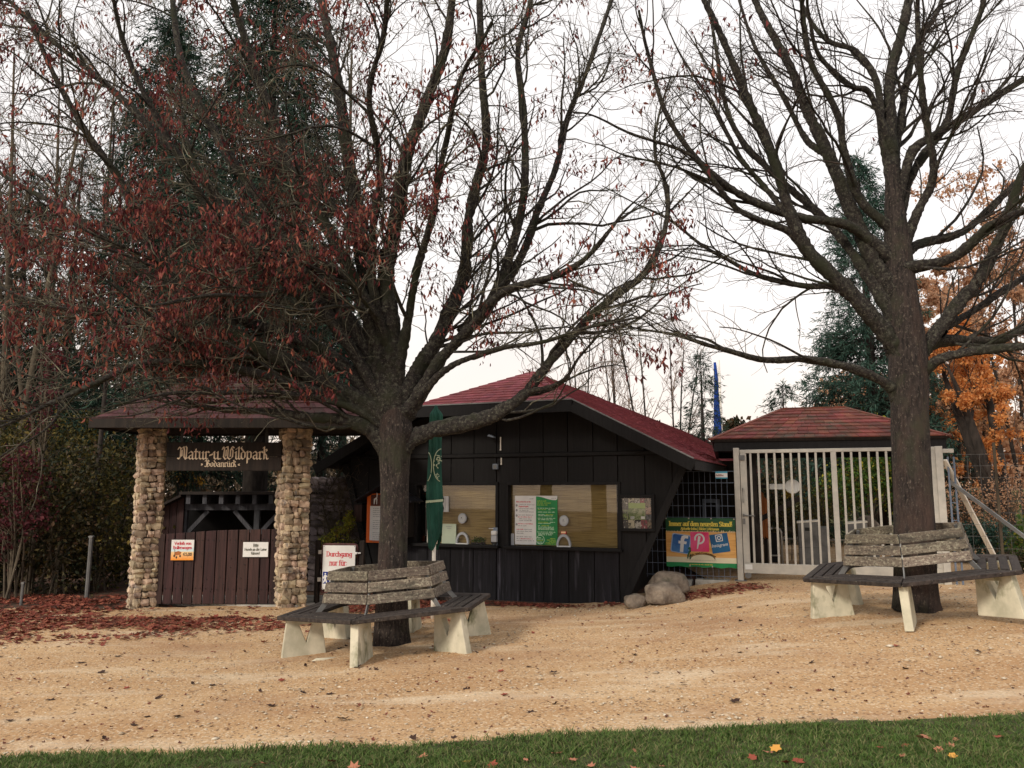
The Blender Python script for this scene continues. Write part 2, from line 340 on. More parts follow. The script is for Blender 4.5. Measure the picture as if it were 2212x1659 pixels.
def gravel_mat():
    m = bpy.data.materials.new("gravel_sand"); m.use_nodes = True; t = m.node_tree; n = t.nodes.new; k = t.links.new
    b = t.nodes['Principled BSDF']; b.inputs['Roughness'].default_value = .95; b.inputs['Specular IOR Level'].default_value = .15
    geo = n("ShaderNodeNewGeometry")
    def nz(sc, det=6):
        mp = n("ShaderNodeMapping"); mp.inputs['Scale'].default_value = sc; k(geo.outputs['Position'], mp.inputs[0])
        z = n("ShaderNodeTexNoise"); z.inputs['Scale'].default_value = 1; z.inputs['Detail'].default_value = det; z.inputs['Roughness'].default_value = .65
        k(mp.outputs[0], z.inputs[0]); return z.outputs[0]
    def ramp(src, a, ca, b_, cb):
        r = n("ShaderNodeValToRGB"); r.color_ramp.elements[0].position = a; r.color_ramp.elements[1].position = b_
        r.color_ramp.elements[0].color = ca + (1,); r.color_ramp.elements[1].color = cb + (1,); k(src, r.inputs[0]); return r.outputs[0]
    def mix(f, a, b_, bt='MIX'):
        x = n("ShaderNodeMix"); x.data_type = 'RGBA'; x.blend_type = bt
        if isinstance(f, float): x.inputs[0].default_value = f
        else: k(f, x.inputs[0])
        k(a, x.inputs[6]); k(b_, x.inputs[7]); return x.outputs[2]
    def mrng(src, a, b_, c=0., d=1.):
        x = n("ShaderNodeMapRange"); x.inputs[1].default_value = a; x.inputs[2].default_value = b_; x.inputs[3].default_value = c; x.inputs[4].default_value = d
        k(src, x.inputs[0]); return x.outputs[0]
    base = ramp(nz((.45, 1.2, 1)), .36, (.42, .24, .115), .64, (.60, .405, .225))
    fine = ramp(nz((60, 60, 60), 4), .33, (.32, .185, .09), .67, (.60, .42, .24))
    c = mix(.42, base, fine)
    vo = n("ShaderNodeTexVoronoi"); vo.inputs['Scale'].default_value = 62; k(geo.outputs['Position'], vo.inputs[0])
    vc = n("ShaderNodeSeparateColor"); k(vo.outputs['Color'], vc.inputs[0])
    pale = n("ShaderNodeRGB"); pale.outputs[0].default_value = (.70, .58, .42, 1)
    c = mix(mrng(vc.outputs[0], .84, .88, 0, .6), c, pale.outputs[0])
    dk = n("ShaderNodeRGB"); dk.outputs[0].default_value = (.13, .08, .05, 1)
    c = mix(mrng(vc.outputs[1], .90, .93, 0, .7), c, dk.outputs[0])
    c = mix(mrng(nz((.5, 2.4, 2)), .52, .68, 0, .55), c, pale.outputs[0])
    umber = n('ShaderNodeRGB'); umber.outputs[0].default_value = (.30, .155, .085, 1)
    c = mix(mrng(nz((.33, .6, 1), 3), .50, .66, 0, .5), c, umber.outputs[0])  # broad noise patches of darker, redder gravel colour
    k(c, b.inputs['Base Color'])
    bu = n("ShaderNodeBump"); bu.inputs['Strength'].default_value = .8; bu.inputs['Distance'].default_value = .02
    k(nz((38, 38, 38), 8), bu.inputs['Height']); k(bu.outputs[0], b.inputs['Normal'])
    return m
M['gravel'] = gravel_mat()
def blind_mat():
    m = mat("bamboo_blind", (.24, .17, .06), (.46, .34, .13), (3, 3, 60), .8, .5, (5, 5, 160), spots=[((.36, .27, .12), (2.5, 2.5, 2.5), .5, .75)])
    return m
M['blind'] = blind_mat()
def glass_mat():
    m = bpy.data.materials.new("window_glass"); m.use_nodes = True; t = m.node_tree; t.nodes.clear(); n = t.nodes.new; k = t.links.new
    tr = n("ShaderNodeBsdfTransparent"); gl = n("ShaderNodeBsdfGlossy"); gl.inputs['Roughness'].default_value = .02
    fr = n("ShaderNodeFresnel"); fr.inputs[0].default_value = 1.52; x = n("ShaderNodeMixShader")
    k(fr.outputs[0], x.inputs[0]); k(tr.outputs[0], x.inputs[1]); k(gl.outputs[0], x.inputs[2])
    o = n("ShaderNodeOutputMaterial"); k(x.outputs[0], o.inputs[0]); return m
M['glass'] = glass_mat()
M['clearplastic'] = flat("milky_plastic", (.50, .52, .52), .3)

# ------------------------------------------------------------------ branch growing (numpy)
def unit(a): return a / np.maximum(np.linalg.norm(a, axis=-1, keepdims=True), 1e-9)
def tubes_mesh(groups, sides=5):
    """groups: list of (P (B,n,3), R0 (B,), R1 (B,), sides). returns V,F"""
    Vs, Fs, off = [], [], 0
    for P, r0, r1, k in groups:
        if len(P) == 0: continue
        B, n, _ = P.shape
        T = np.gradient(P, axis=1); T = unit(T)
        ref = rng.normal(size=(B, 1, 3)); av = unit(P[:, -1:] - P[:, :1]); ref = unit(ref - (ref * av).sum(-1, keepdims=True) * av)
        A = unit(np.cross(T, ref)); C = np.cross(T, A)
        t = np.linspace(0, 1, n)[None, :, None]
        rr = (np.asarray(r0)[:, None, None] * (1 - t) + np.asarray(r1)[:, None, None] * t)
        an = np.arange(k) * 2 * np.pi / k
        ring = P[:, :, None, :] + (A[:, :, None, :] * np.cos(an)[None, None, :, None] + C[:, :, None, :] * np.sin(an)[None, None, :, None]) * rr[..., None]
        Vs.append(ring.reshape(-1, 3))
        b = (np.arange(B) * n * k)[:, None, None]; i = (np.arange(n - 1) * k)[None, :, None]; j = np.arange(k)[None, None, :]; j2 = (j + 1) % k
        f = np.stack([b + i + j, b + i + j2, b + i + k + j2, b + i + k + j], -1).reshape(-1, 4)
        Fs.append(f + off); off += B * n * k
    return np.concatenate(Vs), np.concatenate(Fs)
def catmull(pts, n):
    p = [Vector(q) for q in pts]; p = [p[0] * 2 - p[1]] + p + [p[-1] * 2 - p[-2]]; m = len(p) - 3; out = []
    for i in range(n):
        x = i / (n - 1) * m; k = min(int(x), m - 1); t = x - k
        a, b, c, d = p[k:k + 4]
        out.append(0.5 * ((2 * b) + (-a + c) * t + (2 * a - 5 * b + 4 * c - d) * t * t + (-a + 3 * b - 3 * c + d) * t ** 3))
    return np.array([list(v) for v in out])
def spawn(P, r0, r1, dens, tmin, Lmin, Lmax, m, ang=(30, 60), up=0.0, curve=0.0, wig=.15, ratio=.55, rmin=.0025, taper=.35, away=None, rk=.012, bend=None):
    """side shoots on every polyline of P. returns childP, r0, r1"""
    B, n, _ = P.shape
    seg = np.linalg.norm(np.diff(P, axis=1), axis=2).sum(1)
    cnt = rng.poisson(seg * dens * (1 - tmin)); idx = np.repeat(np.arange(B), cnt); C = len(idx)
    if C == 0: return np.zeros((0, m, 3)), np.zeros(0), np.zeros(0)
    t = tmin + (1 - tmin) * rng.random(C); x = t * (n - 1); i = np.minimum(x.astype(int), n - 2); fr = (x - i)[:, None]
    pos = P[idx, i] * (1 - fr) + P[idx, i + 1] * fr; T = unit(P[idx, i + 1] - P[idx, i])
    pr = r0[idx] * (1 - t) + r1[idx] * t
    q = rng.normal(size=(C, 3)); q = unit(q - (q * T).sum(1, keepdims=True) * T)
    a = np.radians(rng.uniform(ang[0], ang[1], C))[:, None]
    d = T * np.cos(a) + q * np.sin(a) + np.array([0, 0, up])
    if away is not None:
        o = pos - np.asarray(away)[None]; o[:, 2] = 0; d = d + unit(o) * .35
    d = unit(d)
    L = rng.uniform(Lmin, Lmax, C) * (1.1 - .55 * t)
    out = np.zeros((C, m, 3)); out[:, 0] = pos
    st = (L / (m - 1))[:, None]
    bnd = rng.normal(size=(C, 3)) * wig * .5
    for j in range(1, m):
        out[:, j] = out[:, j - 1] + d * st
        d = unit(d + np.array([0, 0, curve]) / m + rng.normal(size=(C, 3)) * wig + bnd)
    c0 = np.minimum(pr * ratio + .0005, L * rk + .0015); c0 = np.maximum(c0, rmin); c1 = np.maximum(c0 * taper, rmin * .6)
    return out, c0, c1
def leaves_mesh(C, D, size, width=.42, fold=.35):
    """folded kite leaves. C (n,3) base points, D (n,3) directions, size (n,)"""
    n = len(C); D = unit(D); q = rng.normal(size=(n, 3)); S = unit(np.cross(D, q)); Nn = np.cross(D, S)
    s = size[:, None]
    b = C; tip = C + D * s; m1 = C + D * s * .5 + S * s * width * .5 + Nn * s * fold * .4; m2 = C + D * s * .5 - S * s * width * .5 + Nn * s * fold * .4
    V = np.stack([b, m1, tip, m2], 1).reshape(-1, 3); k = (np.arange(n) * 4)[:, None]
    F = np.concatenate([k + np.array([[0, 1, 2]]), k + np.array([[0, 2, 3]])])
    return V, F
def star_leaf(C, size, flatness=.25, curl=.3):
    """maple leaf lying roughly flat: five lobes, 10-point fan"""
    n = len(C); a0 = rng.uniform(0, 6.28, n)[:, None]
    ang = np.radians([-90, -60, -30, 5, 35, 62, 90, 118, 145, 175, 210, 240])[None, :]
    rad = np.array([.35, .7, .55, .92, .62, .95, .66, 1.05, .66, .95, .6, .7])[None, :] * rng.uniform(.8, 1.2, (n, 12))
    ang = ang * 1.0 + a0; x = np.cos(ang) * rad; y = np.sin(ang) * rad
    tl = rng.normal(size=(n, 2)) * flatness * .6
    z = x * tl[:, :1] + y * tl[:, 1:] + (rad ** 2) * rng.uniform(0, curl, (n, 1)) + rng.normal(size=(n, 12)) * .03
    z -= z.min(1, keepdims=True)
    s = size[:, None] * .5
    ring = np.stack([C[:, :1] + x * s, C[:, 1:2] + y * s, C[:, 2:3] + z * s + .004], -1)
    cen = np.stack([C[:, 0], C[:, 1], C[:, 2] + .006], -1)[:, None]
    V = np.concatenate([cen, ring], 1).reshape(-1, 3); k = (np.arange(n) * 13)[:, None, None]
    i = np.arange(12); f = np.stack([np.zeros(12, int), 1 + i, 1 + (i + 1) % 12], -1)[None]
    return V, (k + f).reshape(-1, 3)
def cloud(cen, rad, n, size, droop=0.0, hollow=.0):
    """leaves scattered through overlapping ellipsoids"""
    cen = np.array(cen, float); rad = np.array(rad, float); k = rng.integers(0, len(cen), n)
    d = unit(rng.normal(size=(n, 3))); r = rng.random((n, 1)) ** (1 / 3.) * (1 - hollow) + hollow
    r = r * (1 + .18 * rng.normal(size=(n, 1)))
    C = cen[k] + d * r * rad[k]; D = rng.normal(size=(n, 3)); D[:, 2] -= droop
    return leaves_mesh(C, D, rng.uniform(size * .6, size * 1.4, n), .6)

# ================================================================== SETTING: ground
def grid_sheet(name, xs, ys, dz, matl, rough_amp=0.0, mask=None):
    X, Y = np.meshgrid(xs, ys); Z = gz_np(X, Y) + dz
    if rough_amp: Z = Z + rng.normal(size=Z.shape) * rough_amp + np.sin(X * 2.1 + Y * 1.3) * .006 + np.sin(X * 5.3 - Y * 4.1) * .003
    V = np.stack([X, Y, Z], -1).reshape(-1, 3); nx, ny = len(xs), len(ys)
    i = np.arange(ny - 1)[:, None] * nx + np.arange(nx - 1)[None]; F = np.stack([i, i + 1, i + 1 + nx, i + nx], -1)
    if mask is not None:
        cx_ = (X[:-1, :-1] + X[1:, 1:]) / 2; cy_ = (Y[:-1, :-1] + Y[1:, 1:]) / 2; F = F[mask(cx_, cy_)]
    o = link(name, np_mesh(name, V, F.reshape(-1, 4), matl, True)); return tag(o, kind='structure')
gx = np.concatenate([np.linspace(-300, -20, 15), np.linspace(-19, 19, 77), np.linspace(20, 300, 15)])
gy = np.concatenate([np.linspace(-40, 1, 8), np.linspace(2, 30, 60), np.linspace(34, 400, 20)])
grid_sheet('ground', gx, gy, -.012, M['soil'])
_ep = [on_ground(u, v) for u, v in ((-300, 1652), (0, 1645), (300, 1636), (600, 1625), (900, 1614), (1200, 1597), (1500, 1579), (1800, 1563), (2212, 1551), (2500, 1546))]
_ex, _ey = np.array([p.x for p in _ep]), np.array([p.y for p in _ep])
def edge_y(x): return np.interp(x, _ex, _ey) + .02 * np.sin(x * 3.7 + .6) + .012 * np.sin(x * 9.3)
def back_y(x): return np.where(x < 1.7, 12.35 + .12 * np.sin(x * 1.3), 24.0)
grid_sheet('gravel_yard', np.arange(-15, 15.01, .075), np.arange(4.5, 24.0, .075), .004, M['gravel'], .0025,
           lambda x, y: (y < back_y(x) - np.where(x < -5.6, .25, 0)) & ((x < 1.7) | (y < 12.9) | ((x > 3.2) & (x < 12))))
grid_sheet('lawn', np.arange(-9, 9.01, .1), np.arange(1.0, 5.7, .04), .018, M['grassbase'], .002, lambda x, y: y < edge_y(x))

# grass blades
def grass():
    n = 105000
    x = rng.uniform(-4.6, 4.6, n); y = rng.uniform(4.4, 5.5, n)
    k = y < edge_y(x) + rng.normal(size=n) * .035 + .02; x = x[k]; y = y[k]; n = len(x)
    z = gz_np(x, y) + .012
    h = rng.uniform(.014, .045, n) * (1 + .35 * np.sin(x * 3) * np.sin(y * 5 + x) + .35 * np.sin(x * 17 + y * 9) * np.sin(y * 23 - x * 5)); a = rng.uniform(0, 6.28, n)
    w = .0035; sx, sy = np.cos(a) * w, np.sin(a) * w; lx = rng.normal(size=n) * .55 * h; ly = rng.normal(size=n) * .55 * h
    b1 = np.stack([x - sx, y - sy, z], -1); b2 = np.stack([x + sx, y + sy, z], -1)
    m1 = np.stack([x + lx * .4 - sx * .8, y + ly * .4 - sy * .8, z + h * .6], -1); m2 = np.stack([x + lx * .4 + sx * .8, y + ly * .4 + sy * .8, z + h * .6], -1)
    tp = np.stack([x + lx * 1.3, y + ly * 1.3, z + h], -1)
    V = np.stack([b1, b2, m2, m1, tp], 1).reshape(-1, 3); k = (np.arange(n) * 5)[:, None]
    F = np.concatenate([k + np.array([[0, 1, 2]]), k + np.array([[0, 2, 3]]), k + np.array([[3, 2, 4]])])
    o = link('grass', np_mesh('grass', V, F, M['grassblade'])); tag(o, 'short green lawn grass along the front edge of the yard', 'grass', kind='stuff')
grass()

def pebbles():
    n = 21000
    x = rng.uniform(-8.5, 8.5, n); y = 5.0 + 7.2 * rng.random(n) ** 1.6
    dens = (np.sin(x * .9 + y * 2.2) + np.sin(x * 2.3 - y * 1.1) * .6) * .25 + .5 + np.clip((5.9 - y), 0, 1) * .7
    k = (rng.random(n) < dens) & (y > edge_y(x) - .02) & (np.abs(x) < y * .7); x, y = x[k], y[k]; n = len(x)
    s = rng.gamma(2.2, .0026, n) + .003
    z = gz_np(x, y) + .004 + s * .2
    o8 = np.array([[1, 0, 0], [0, 1, 0], [-1, 0, 0], [0, -1, 0], [0, 0, .6], [0, 0, -.6]], float)
    a = rng.uniform(0, 6.28, n); ca, sa = np.cos(a)[:, None], np.sin(a)[:, None]
    j = o8[None] * rng.uniform(.65, 1.35, (n, 6, 1)) * s[:, None, None] * np.array([1.25, .9, .8])
    V = np.stack([j[..., 0] * ca - j[..., 1] * sa + x[:, None], j[..., 0] * sa + j[..., 1] * ca + y[:, None], j[..., 2] + z[:, None]], -1).reshape(-1, 3)
    f = np.array([[0, 1, 4], [1, 2, 4], [2, 3, 4], [3, 0, 4], [1, 0, 5], [2, 1, 5], [3, 2, 5], [0, 3, 5]])
    F = ((np.arange(n) * 6)[:, None, None] + f[None]).reshape(-1, 3)
    o = link('gravel_stones', np_mesh('gravel_stones', V, F, M['pebble'])); tag(o, 'loose pale pebbles strewn over the sandy yard', 'gravel', kind='stuff')
pebbles()

# concrete slab under the gateway
GW = Frame((0, 12.4), 0)
def ground_poly(name, pts, h, matl):
    """polygon on the ground given by picture points"""
    P = [on_ground(*p) for p in pts]; b = MB(); n = len(P)
    b.v = [(p.x, p.y, p.z + h) for p in P] + [(p.x, p.y, p.z - .06) for p in P]
    b.f = [tuple(range(n))] + [(i, i + n, (i + 1) % n + n, (i + 1) % n) for i in range(n)]
    return tag(b.build(name, matl), kind='structure')
ground_poly('paved_threshold', [(300, 1303), (480, 1310), (640, 1313), (705, 1302), (715, 1290), (300, 1290)], .035, M['concrete'])

# ================================================================== LETTERING
def font_mesh(s, size, bold=0.0, extrude=.001):
    c = bpy.data.curves.new('t', 'FONT'); c.body = s; c.size = size; c.align_x = 'CENTER'; c.align_y = 'CENTER'
    c.offset = bold; c.extrude = extrude; c.resolution_u = 3
    o = bpy.data.objects.new('t', c); col.objects.link(o); dg = bpy.context.evaluated_depsgraph_get()
    me = bpy.data.meshes.new_from_object(o.evaluated_get(dg)); bpy.data.objects.remove(o); bpy.data.curves.remove(c); return me
def put_text(name, s, x, z, y, size, matl, parent, bold=0.0, width=None, tilt=0):
    me = font_mesh(s, size, bold); me.materials.clear(); me.materials.append(matl); o = link(name, me, parent)
    o.location = (x, y, z); o.rotation_euler = (math.pi / 2, -tilt, 0)
    if width and len(me.vertices):
        xs = [v.co.x for v in me.vertices]; o.scale = (width / max(1e-6, max(xs) - min(xs)), 1, 1)
    return o
def hull2(pts):
    pts = sorted(set((round(p[0], 6), round(p[1], 6)) for p in pts))
    def cr(o, a, b): return (a[0] - o[0]) * (b[1] - o[1]) - (a[1] - o[1]) * (b[0] - o[0])
    lo = []
    for p in pts:
        while len(lo) > 1 and cr(lo[-2], lo[-1], p) <= 0: lo.pop()
        lo.append(p)
    up = []
    for p in reversed(pts):
        while len(up) > 1 and cr(up[-2], up[-1], p) <= 0: up.pop()
        up.append(p)
    return lo[:-1] + up[:-1]
BL = {  # broken-script letters as pen strokes, x-height 1
 'i': (.34, [[(-.02, .86), (.12, 1), (.12, .08), (.26, -.04), (.36, .08)], [(.1, 1.32), (.16, 1.36)]]),
 'n': (.82, [[(-.02, .86), (.12, 1), (.12, .04), (.2, -.02)], [(.12, .78), (.42, 1.02), (.56, .86), (.56, .08), (.7, -.04), (.8, .08)]]),
 'm': (1.2, [[(-.02, .86), (.12, 1), (.12, 0)], [(.12, .78), (.36, 1.02), (.5, .86), (.5, 0)], [(.5, .78), (.76, 1.02), (.9, .86), (.9, .08), (1.04, -.04), (1.14, .08)]]),
 'u': (.82, [[(-.02, .86), (.12, 1), (.12, .14), (.3, -.02), (.56, .2)], [(.44, .86), (.56, 1), (.56, .08), (.7, -.04), (.8, .08)]]),
 'r': (.56, [[(-.02, .86), (.12, 1), (.12, .08), (.24, -.04), (.34, .06)], [(.12, .76), (.36, 1.02), (.52, .86)]]),
 'a': (.76, [[(.04, .82), (.28, 1.02), (.5, .84), (.5, .08), (.62, -.04), (.74, .08)], [(.5, .6), (.1, .42), (.08, .14), (.24, -.02), (.5, .18)]]),
 't': (.5, [[(.14, 1.34), (.14, .12), (.28, -.03), (.44, .1)], [(-.04, 1.0), (.4, 1.0)]]),
 'o': (.74, [[(.34, 1.02), (.1, .82), (.1, .16), (.32, -.02)], [(.34, 1.02), (.56, .82), (.56, .2), (.32, -.02)]]),
 'd': (.74, [[(.34, .98), (.1, .82), (.1, .16), (.32, -.02)], [(.32, -.02), (.56, .2), (.56, .8), (.34, 1.05), (.02, 1.5), (.12, 1.62)]]),
 'l': (.36, [[(-.02, 1.5), (.12, 1.64), (.12, .1), (.26, -.04), (.36, .08)]]),
 'k': (.68, [[(-.02, 1.5), (.12, 1.64), (.12, 0)], [(.12, 1.15), (.4, 1.3), (.46, 1.1), (.14, .82)], [(.14, .78), (.4, .5), (.42, .12), (.54, -.04), (.66, .08)]]),
 'p': (.8, [[(-.04, .9), (.12, 1.06), (.12, -.55)], [(.12, .8), (.4, 1.02), (.58, .84), (.58, .18), (.36, -.02), (.14, .12)]]),
 'c': (.54, [[(.46, .88), (.28, 1.02), (.1, .84), (.1, .16), (.28, -.03), (.48, .14)]]),
 'ü': (.82, [[(-.02, .86), (.12, 1), (.12, .14), (.3, -.02), (.56, .2)], [(.44, .86), (.56, 1), (.56, .08), (.7, -.04), (.8, .08)], [(.12, 1.3), (.18, 1.35)], [(.48, 1.3), (.54, 1.35)]]),
 '-': (.5, [[(.04, .46), (.4, .6)], [(.04, .54), (.4, .68)]]), '.': (.26, [[(.06, 0), (.14, .06)]]), ' ': (.35, []),
 '«': (.5, [[(.2, .3), (.05, .5), (.2, .72)], [(.36, .3), (.21, .5), (.36, .72)]]), '»': (.5, [[(.05, .3), (.2, .5), (.05, .72)], [(.21, .3), (.36, .5), (.21, .72)]]),
 'N': (1.36, [[(.0, 1.3), (.14, 1.6), (.34, 1.45), (.34, .35), (.18, .02), (-.02, .12)], [(.34, 1.3), (.7, 1.66), (.8, 1.2), (.8, .3), (1.0, -.04), (1.3, .2)], [(.96, 1.7), (1.1, 1.5), (1.06, .1)], [(.52, 1.2), (.52, .4)]]),
 'W': (1.66, [[(.02, 1.3), (.16, 1.62), (.3, 1.35), (.22, .3), (.46, -.04), (.72, .2)], [(.46, 1.56), (.7, 1.66), (.76, 1.2), (.72, .2)], [(.72, .2), (1.0, -.04), (1.34, .25), (1.38, 1.1), (1.16, 1.5), (1.3, 1.68), (1.5, 1.5)], [(.52, 1.2), (.5, .4)], [(1.06, 1.3), (1.06, .35)]]),
 'B': (1.2, [[(.02, 1.3), (.2, 1.62), (.4, 1.3), (.4, .3), (.2, -.02), (.0, .12)], [(.3, 1.5), (.66, 1.66), (.9, 1.35), (.62, .95), (.42, .9)], [(.62, .95), (1.02, .7), (.98, .2), (.6, -.04), (.36, .2)], [(.6, 1.3), (.6, .3)]]),
}
def serif(st):   # strokes with slab serifs worked out from upright stems
    out = [list(s_) for s_ in st]
    for s_ in st:
        for a, b in ((s_[0], s_[1]), (s_[-1], s_[-2])):
            if abs(a[0] - b[0]) < .02 and abs(a[1] - b[1]) > .4: out.append([(a[0] - .17, a[1]), (a[0] + .17, a[1])])
    return out
def arc(cx, cz, rx, rz, a0, a1, n=8): return [(cx + rx * math.cos(R(a0 + (a1 - a0) * i / n)), cz + rz * math.sin(R(a0 + (a1 - a0) * i / n))) for i in range(n + 1)]
RO = {
 'a': (.78, [arc(.36, .72, .26, .28, 150, 0, 6) + [(.62, 0)], arc(.36, .28, .28, .28, 60, 330, 10)]),
 'c': (.7, [arc(.4, .5, .33, .5, 45, 315, 10)]), 'd': (.85, [[(.64, 1.5), (.64, 0)], arc(.36, .5, .3, .5, 60, 300, 10)]),
 'e': (.74, [[(.08, .52), (.66, .52)] + arc(.38, .5, .3, .5, 0, 310, 12)]), 'f': (.5, [[(.2, 0), (.2, 1.2)] + arc(.42, 1.2, .22, .3, 180, 60, 5), [(.0, .96), (.46, .96)]]),
 'g': (.8, [arc(.36, .55, .28, .45, 20, 380, 12), [(.64, 1.0), (.64, -.2)] + arc(.36, -.2, .28, .3, 0, -150, 6)]),
 'h': (.88, [[(.16, 1.5), (.16, 0)], arc(.42, .65, .26, .35, 160, 0, 6) + [(.68, 0)]]), 'i': (.36, [[(.18, 1), (.18, 0)], [(.16, 1.32), (.2, 1.36)]]),
 'k': (.8, [[(.16, 1.5), (.16, 0)], [(.6, 1), (.18, .5), (.66, 0)]]), 'l': (.36, [[(.18, 1.5), (.18, 0)]]),
 'm': (1.25, [[(.16, 1), (.16, 0)], arc(.38, .65, .22, .35, 160, 0, 5) + [(.6, 0)], arc(.82, .65, .22, .35, 160, 0, 5) + [(1.04, 0)]]),
 'n': (.86, [[(.16, 1), (.16, 0)], arc(.42, .65, .25, .35, 160, 0, 6) + [(.67, 0)]]), 'o': (.78, [arc(.38, .5, .3, .5, 90, 450, 14)]),
 'r': (.6, [[(.16, 1), (.16, 0)], arc(.42, .66, .26, .32, 170, 60, 5)]), 's': (.62, [arc(.32, .75, .22, .25, 40, 250, 7) + arc(.32, .25, .24, .25, 90, -140, 7)]),
 't': (.5, [[(.2, 1.35), (.2, .2)] + arc(.38, .2, .18, .2, 180, 290, 4), [(.0, 1), (.42, 1)]]), 'u': (.86, [[(.16, 1), (.16, .35)] + arc(.42, .35, .26, .35, 180, 350, 6), [(.68, 1), (.68, 0)]]),
 'v': (.76, [[(.08, 1), (.36, 0), (.64, 1)]]), 'w': (1.1, [[(.06, 1), (.3, 0), (.53, .9), (.76, 0), (1.0, 1)]]),
 'D': (1.1, [[(.2, 1.5), (.2, 0)], [(.2, 1.5), (.45, 1.5)] + arc(.45, .75, .45, .75, 85, -85, 8) + [(.2, 0)]]), 'V': (1.1, [[(.06, 1.5), (.5, 0), (.94, 1.5)]]),
 'B': (1.0, [[(.2, 1.5), (.2, 0)], [(.2, 1.5)] + arc(.45, 1.14, .32, .36, 90, -90, 6) + arc(.48, .39, .36, .39, 90, -90, 6) + [(.2, 0)]]),
 'I': (.46, [[(.22, 1.5), (.22, 0)]]), 'S': (.86, [arc(.42, 1.14, .3, .36, 30, 260, 8) + arc(.42, .39, .33, .4, 80, -150, 8)]), 'H': (1.15, [[(.2, 1.5), (.2, 0)], [(.9, 1.5), (.9, 0)], [(.2, .78), (.9, .78)]]),
 'L': (.86, [[(.2, 1.5), (.2, 0)], [(.2, 0), (.74, 0), (.76, .25)]]), 'A': (1.06, [[(.06, 0), (.5, 1.5), (.94, 0)], [(.25, .5), (.76, .5)]]), '|': (.4, [[(.2, 1.5), (.2, -.3)]]),
 '!': (.36, [[(.16, 1.5), (.16, .45)], [(.15, .05), (.18, .08)]]), ':': (.36, [[(.15, .15), (.18, .18)], [(.15, .8), (.18, .83)]]), '-': (.5, [[(.06, .5), (.4, .5)]]), '.': (.3, [[(.12, .05), (.15, .08)]]), ',': (.3, [[(.16, .1), (.08, -.2)]]), ' ': (.42, []),
 '5': (.8, [[(.66, 1.45), (.22, 1.45), (.18, .85)] + arc(.36, .45, .32, .46, 110, -150, 10)]), '0': (.8, [arc(.38, .74, .3, .74, 90, 450, 14)]), '€': (.9, [arc(.5, .74, .36, .74, 45, 315, 10), [(0, .88), (.6, .88)], [(0, .62), (.55, .62)]]),
}
RO['W'] = (1.5, [[(.06, 1.5), (.4, 0), (.74, 1.4), (1.08, 0), (1.42, 1.5)]]); RO['F'] = (.9, [[(.2, 1.5), (.2, 0)], [(.2, 1.5), (.76, 1.5)], [(.2, .8), (.62, .8)]]); RO['p'] = (.86, [[(.16, 1), (.16, -.5)], arc(.42, .5, .3, .5, 130, -130, 10)]); RO['z'] = (.72, [[(.08, 1), (.6, 1), (.08, 0), (.62, 0)]])
RO['ü'] = (.86, RO['u'][1] + [[(.28, 1.3), (.31, 1.33)], [(.56, 1.3), (.59, 1.33)]])
def pen_text(s, table, x0, x1, zbase, xh, y, matl, parent, nib=(.13, .035, 40), serifs=False, name='lettering', arcf=None):
    """stroke lettering between x0 and x1 standing on zbase; one mesh"""
    w = sum(table[c][0] for c in s); kx = (x1 - x0) / w; b = MB(); px_ = x0; L = 0
    hw, ht, an = nib; ca, sa = math.cos(R(an)), math.sin(R(an))
    nb = [(hw * ca - ht * sa * q, hw * sa + ht * ca * q) for q in (-1, 1)] + [(-hw * ca - ht * sa * q, -hw * sa + ht * ca * q) for q in (-1, 1)]
    for c in s:
        adv, st = table[c]
        if serifs: st = serif(st)
        for s_ in st:
            for a, d in zip(s_[:-1], s_[1:]):
                h = hull2([(a[0] + q[0], a[1] + q[1]) for q in nb] + [(d[0] + q[0], d[1] + q[1]) for q in nb])
                poly = [(px_ + p[0] * kx, zbase + p[1] * xh) for p in h]
                if arcf: poly = [arcf(*p) for p in poly]
                b.prism(poly, y - .0015 - (L % 9) * .0003, y); L += 1
        px_ += adv * kx
    return b.build(name, matl, parent)
def word_dashes(x0, x1, z, h, y, matl, parent, fill=1.0, seed=0, name='print_line'):
    """a printed line too small to read: a run of word-shaped marks"""
    r_ = random.Random(seed); b = MB(); x = x0; xe = x0 + (x1 - x0) * fill
    while x < xe - h:
        w = min(r_.uniform(1.6, 5.5) * h, xe - x); k = x
        while k < x + w - h * .3:
            hh = h * r_.choice((.6, .6, .9)); b.box(k, k + h * .38, y - .001, y, z, z + hh); k += h * .5
        x += w + h * .6
    return b.build(name, matl, parent) if b.v else None

# ================================================================== TICKET HUT
g0 = on_ground(1130, 1297); HU = Frame((g0.x, g0.y, 0), 22)
hut = empty('ticket_hut', HU.O, HU.rot, 'long black plank ticket hut with dusky red shingle roof and two shuttered counter windows', 'hut')
hp = lambda u, v, d=0: HU.px(u, v, d)
BL_, BR_ = hp(811, 1295), hp(1350, 1303)          # wall foot
TL_, TR_ = hp(744, 1018), hp(1480, 1012)          # where the raked ends meet the eaves
ROOF_D = -.55
EL, ER = hp(682, 998, ROOF_D), hp(1499, 997, ROOF_D)
HLp, HRp = hp(890, 880, ROOF_D), hp(1246, 861, ROOF_D)
ez = (EL[1] + ER[1]) / 2; mid = (EL[0] + ER[0]) / 2; half = (ER[0] - EL[0]) / 2
hz = (HLp[1] + HRp[1]) / 2; hw_ = (HRp[0] - HLp[0]) / 2
slope = (hz - ez) / (half - hw_); rz = ez + slope * half      # ridge height
apex_d = 1.0; lo_d, hi_d = ROOF_D + .3, 6.0
for _ in range(50):
    apex_d = (lo_d + hi_d) / 2
    if hp(1150, 802, apex_d)[0] > mid: lo_d = apex_d
    else: hi_d = apex_d
rz = min(hp(1150, 802, apex_d)[1], rz + .6)
HL = 24.0
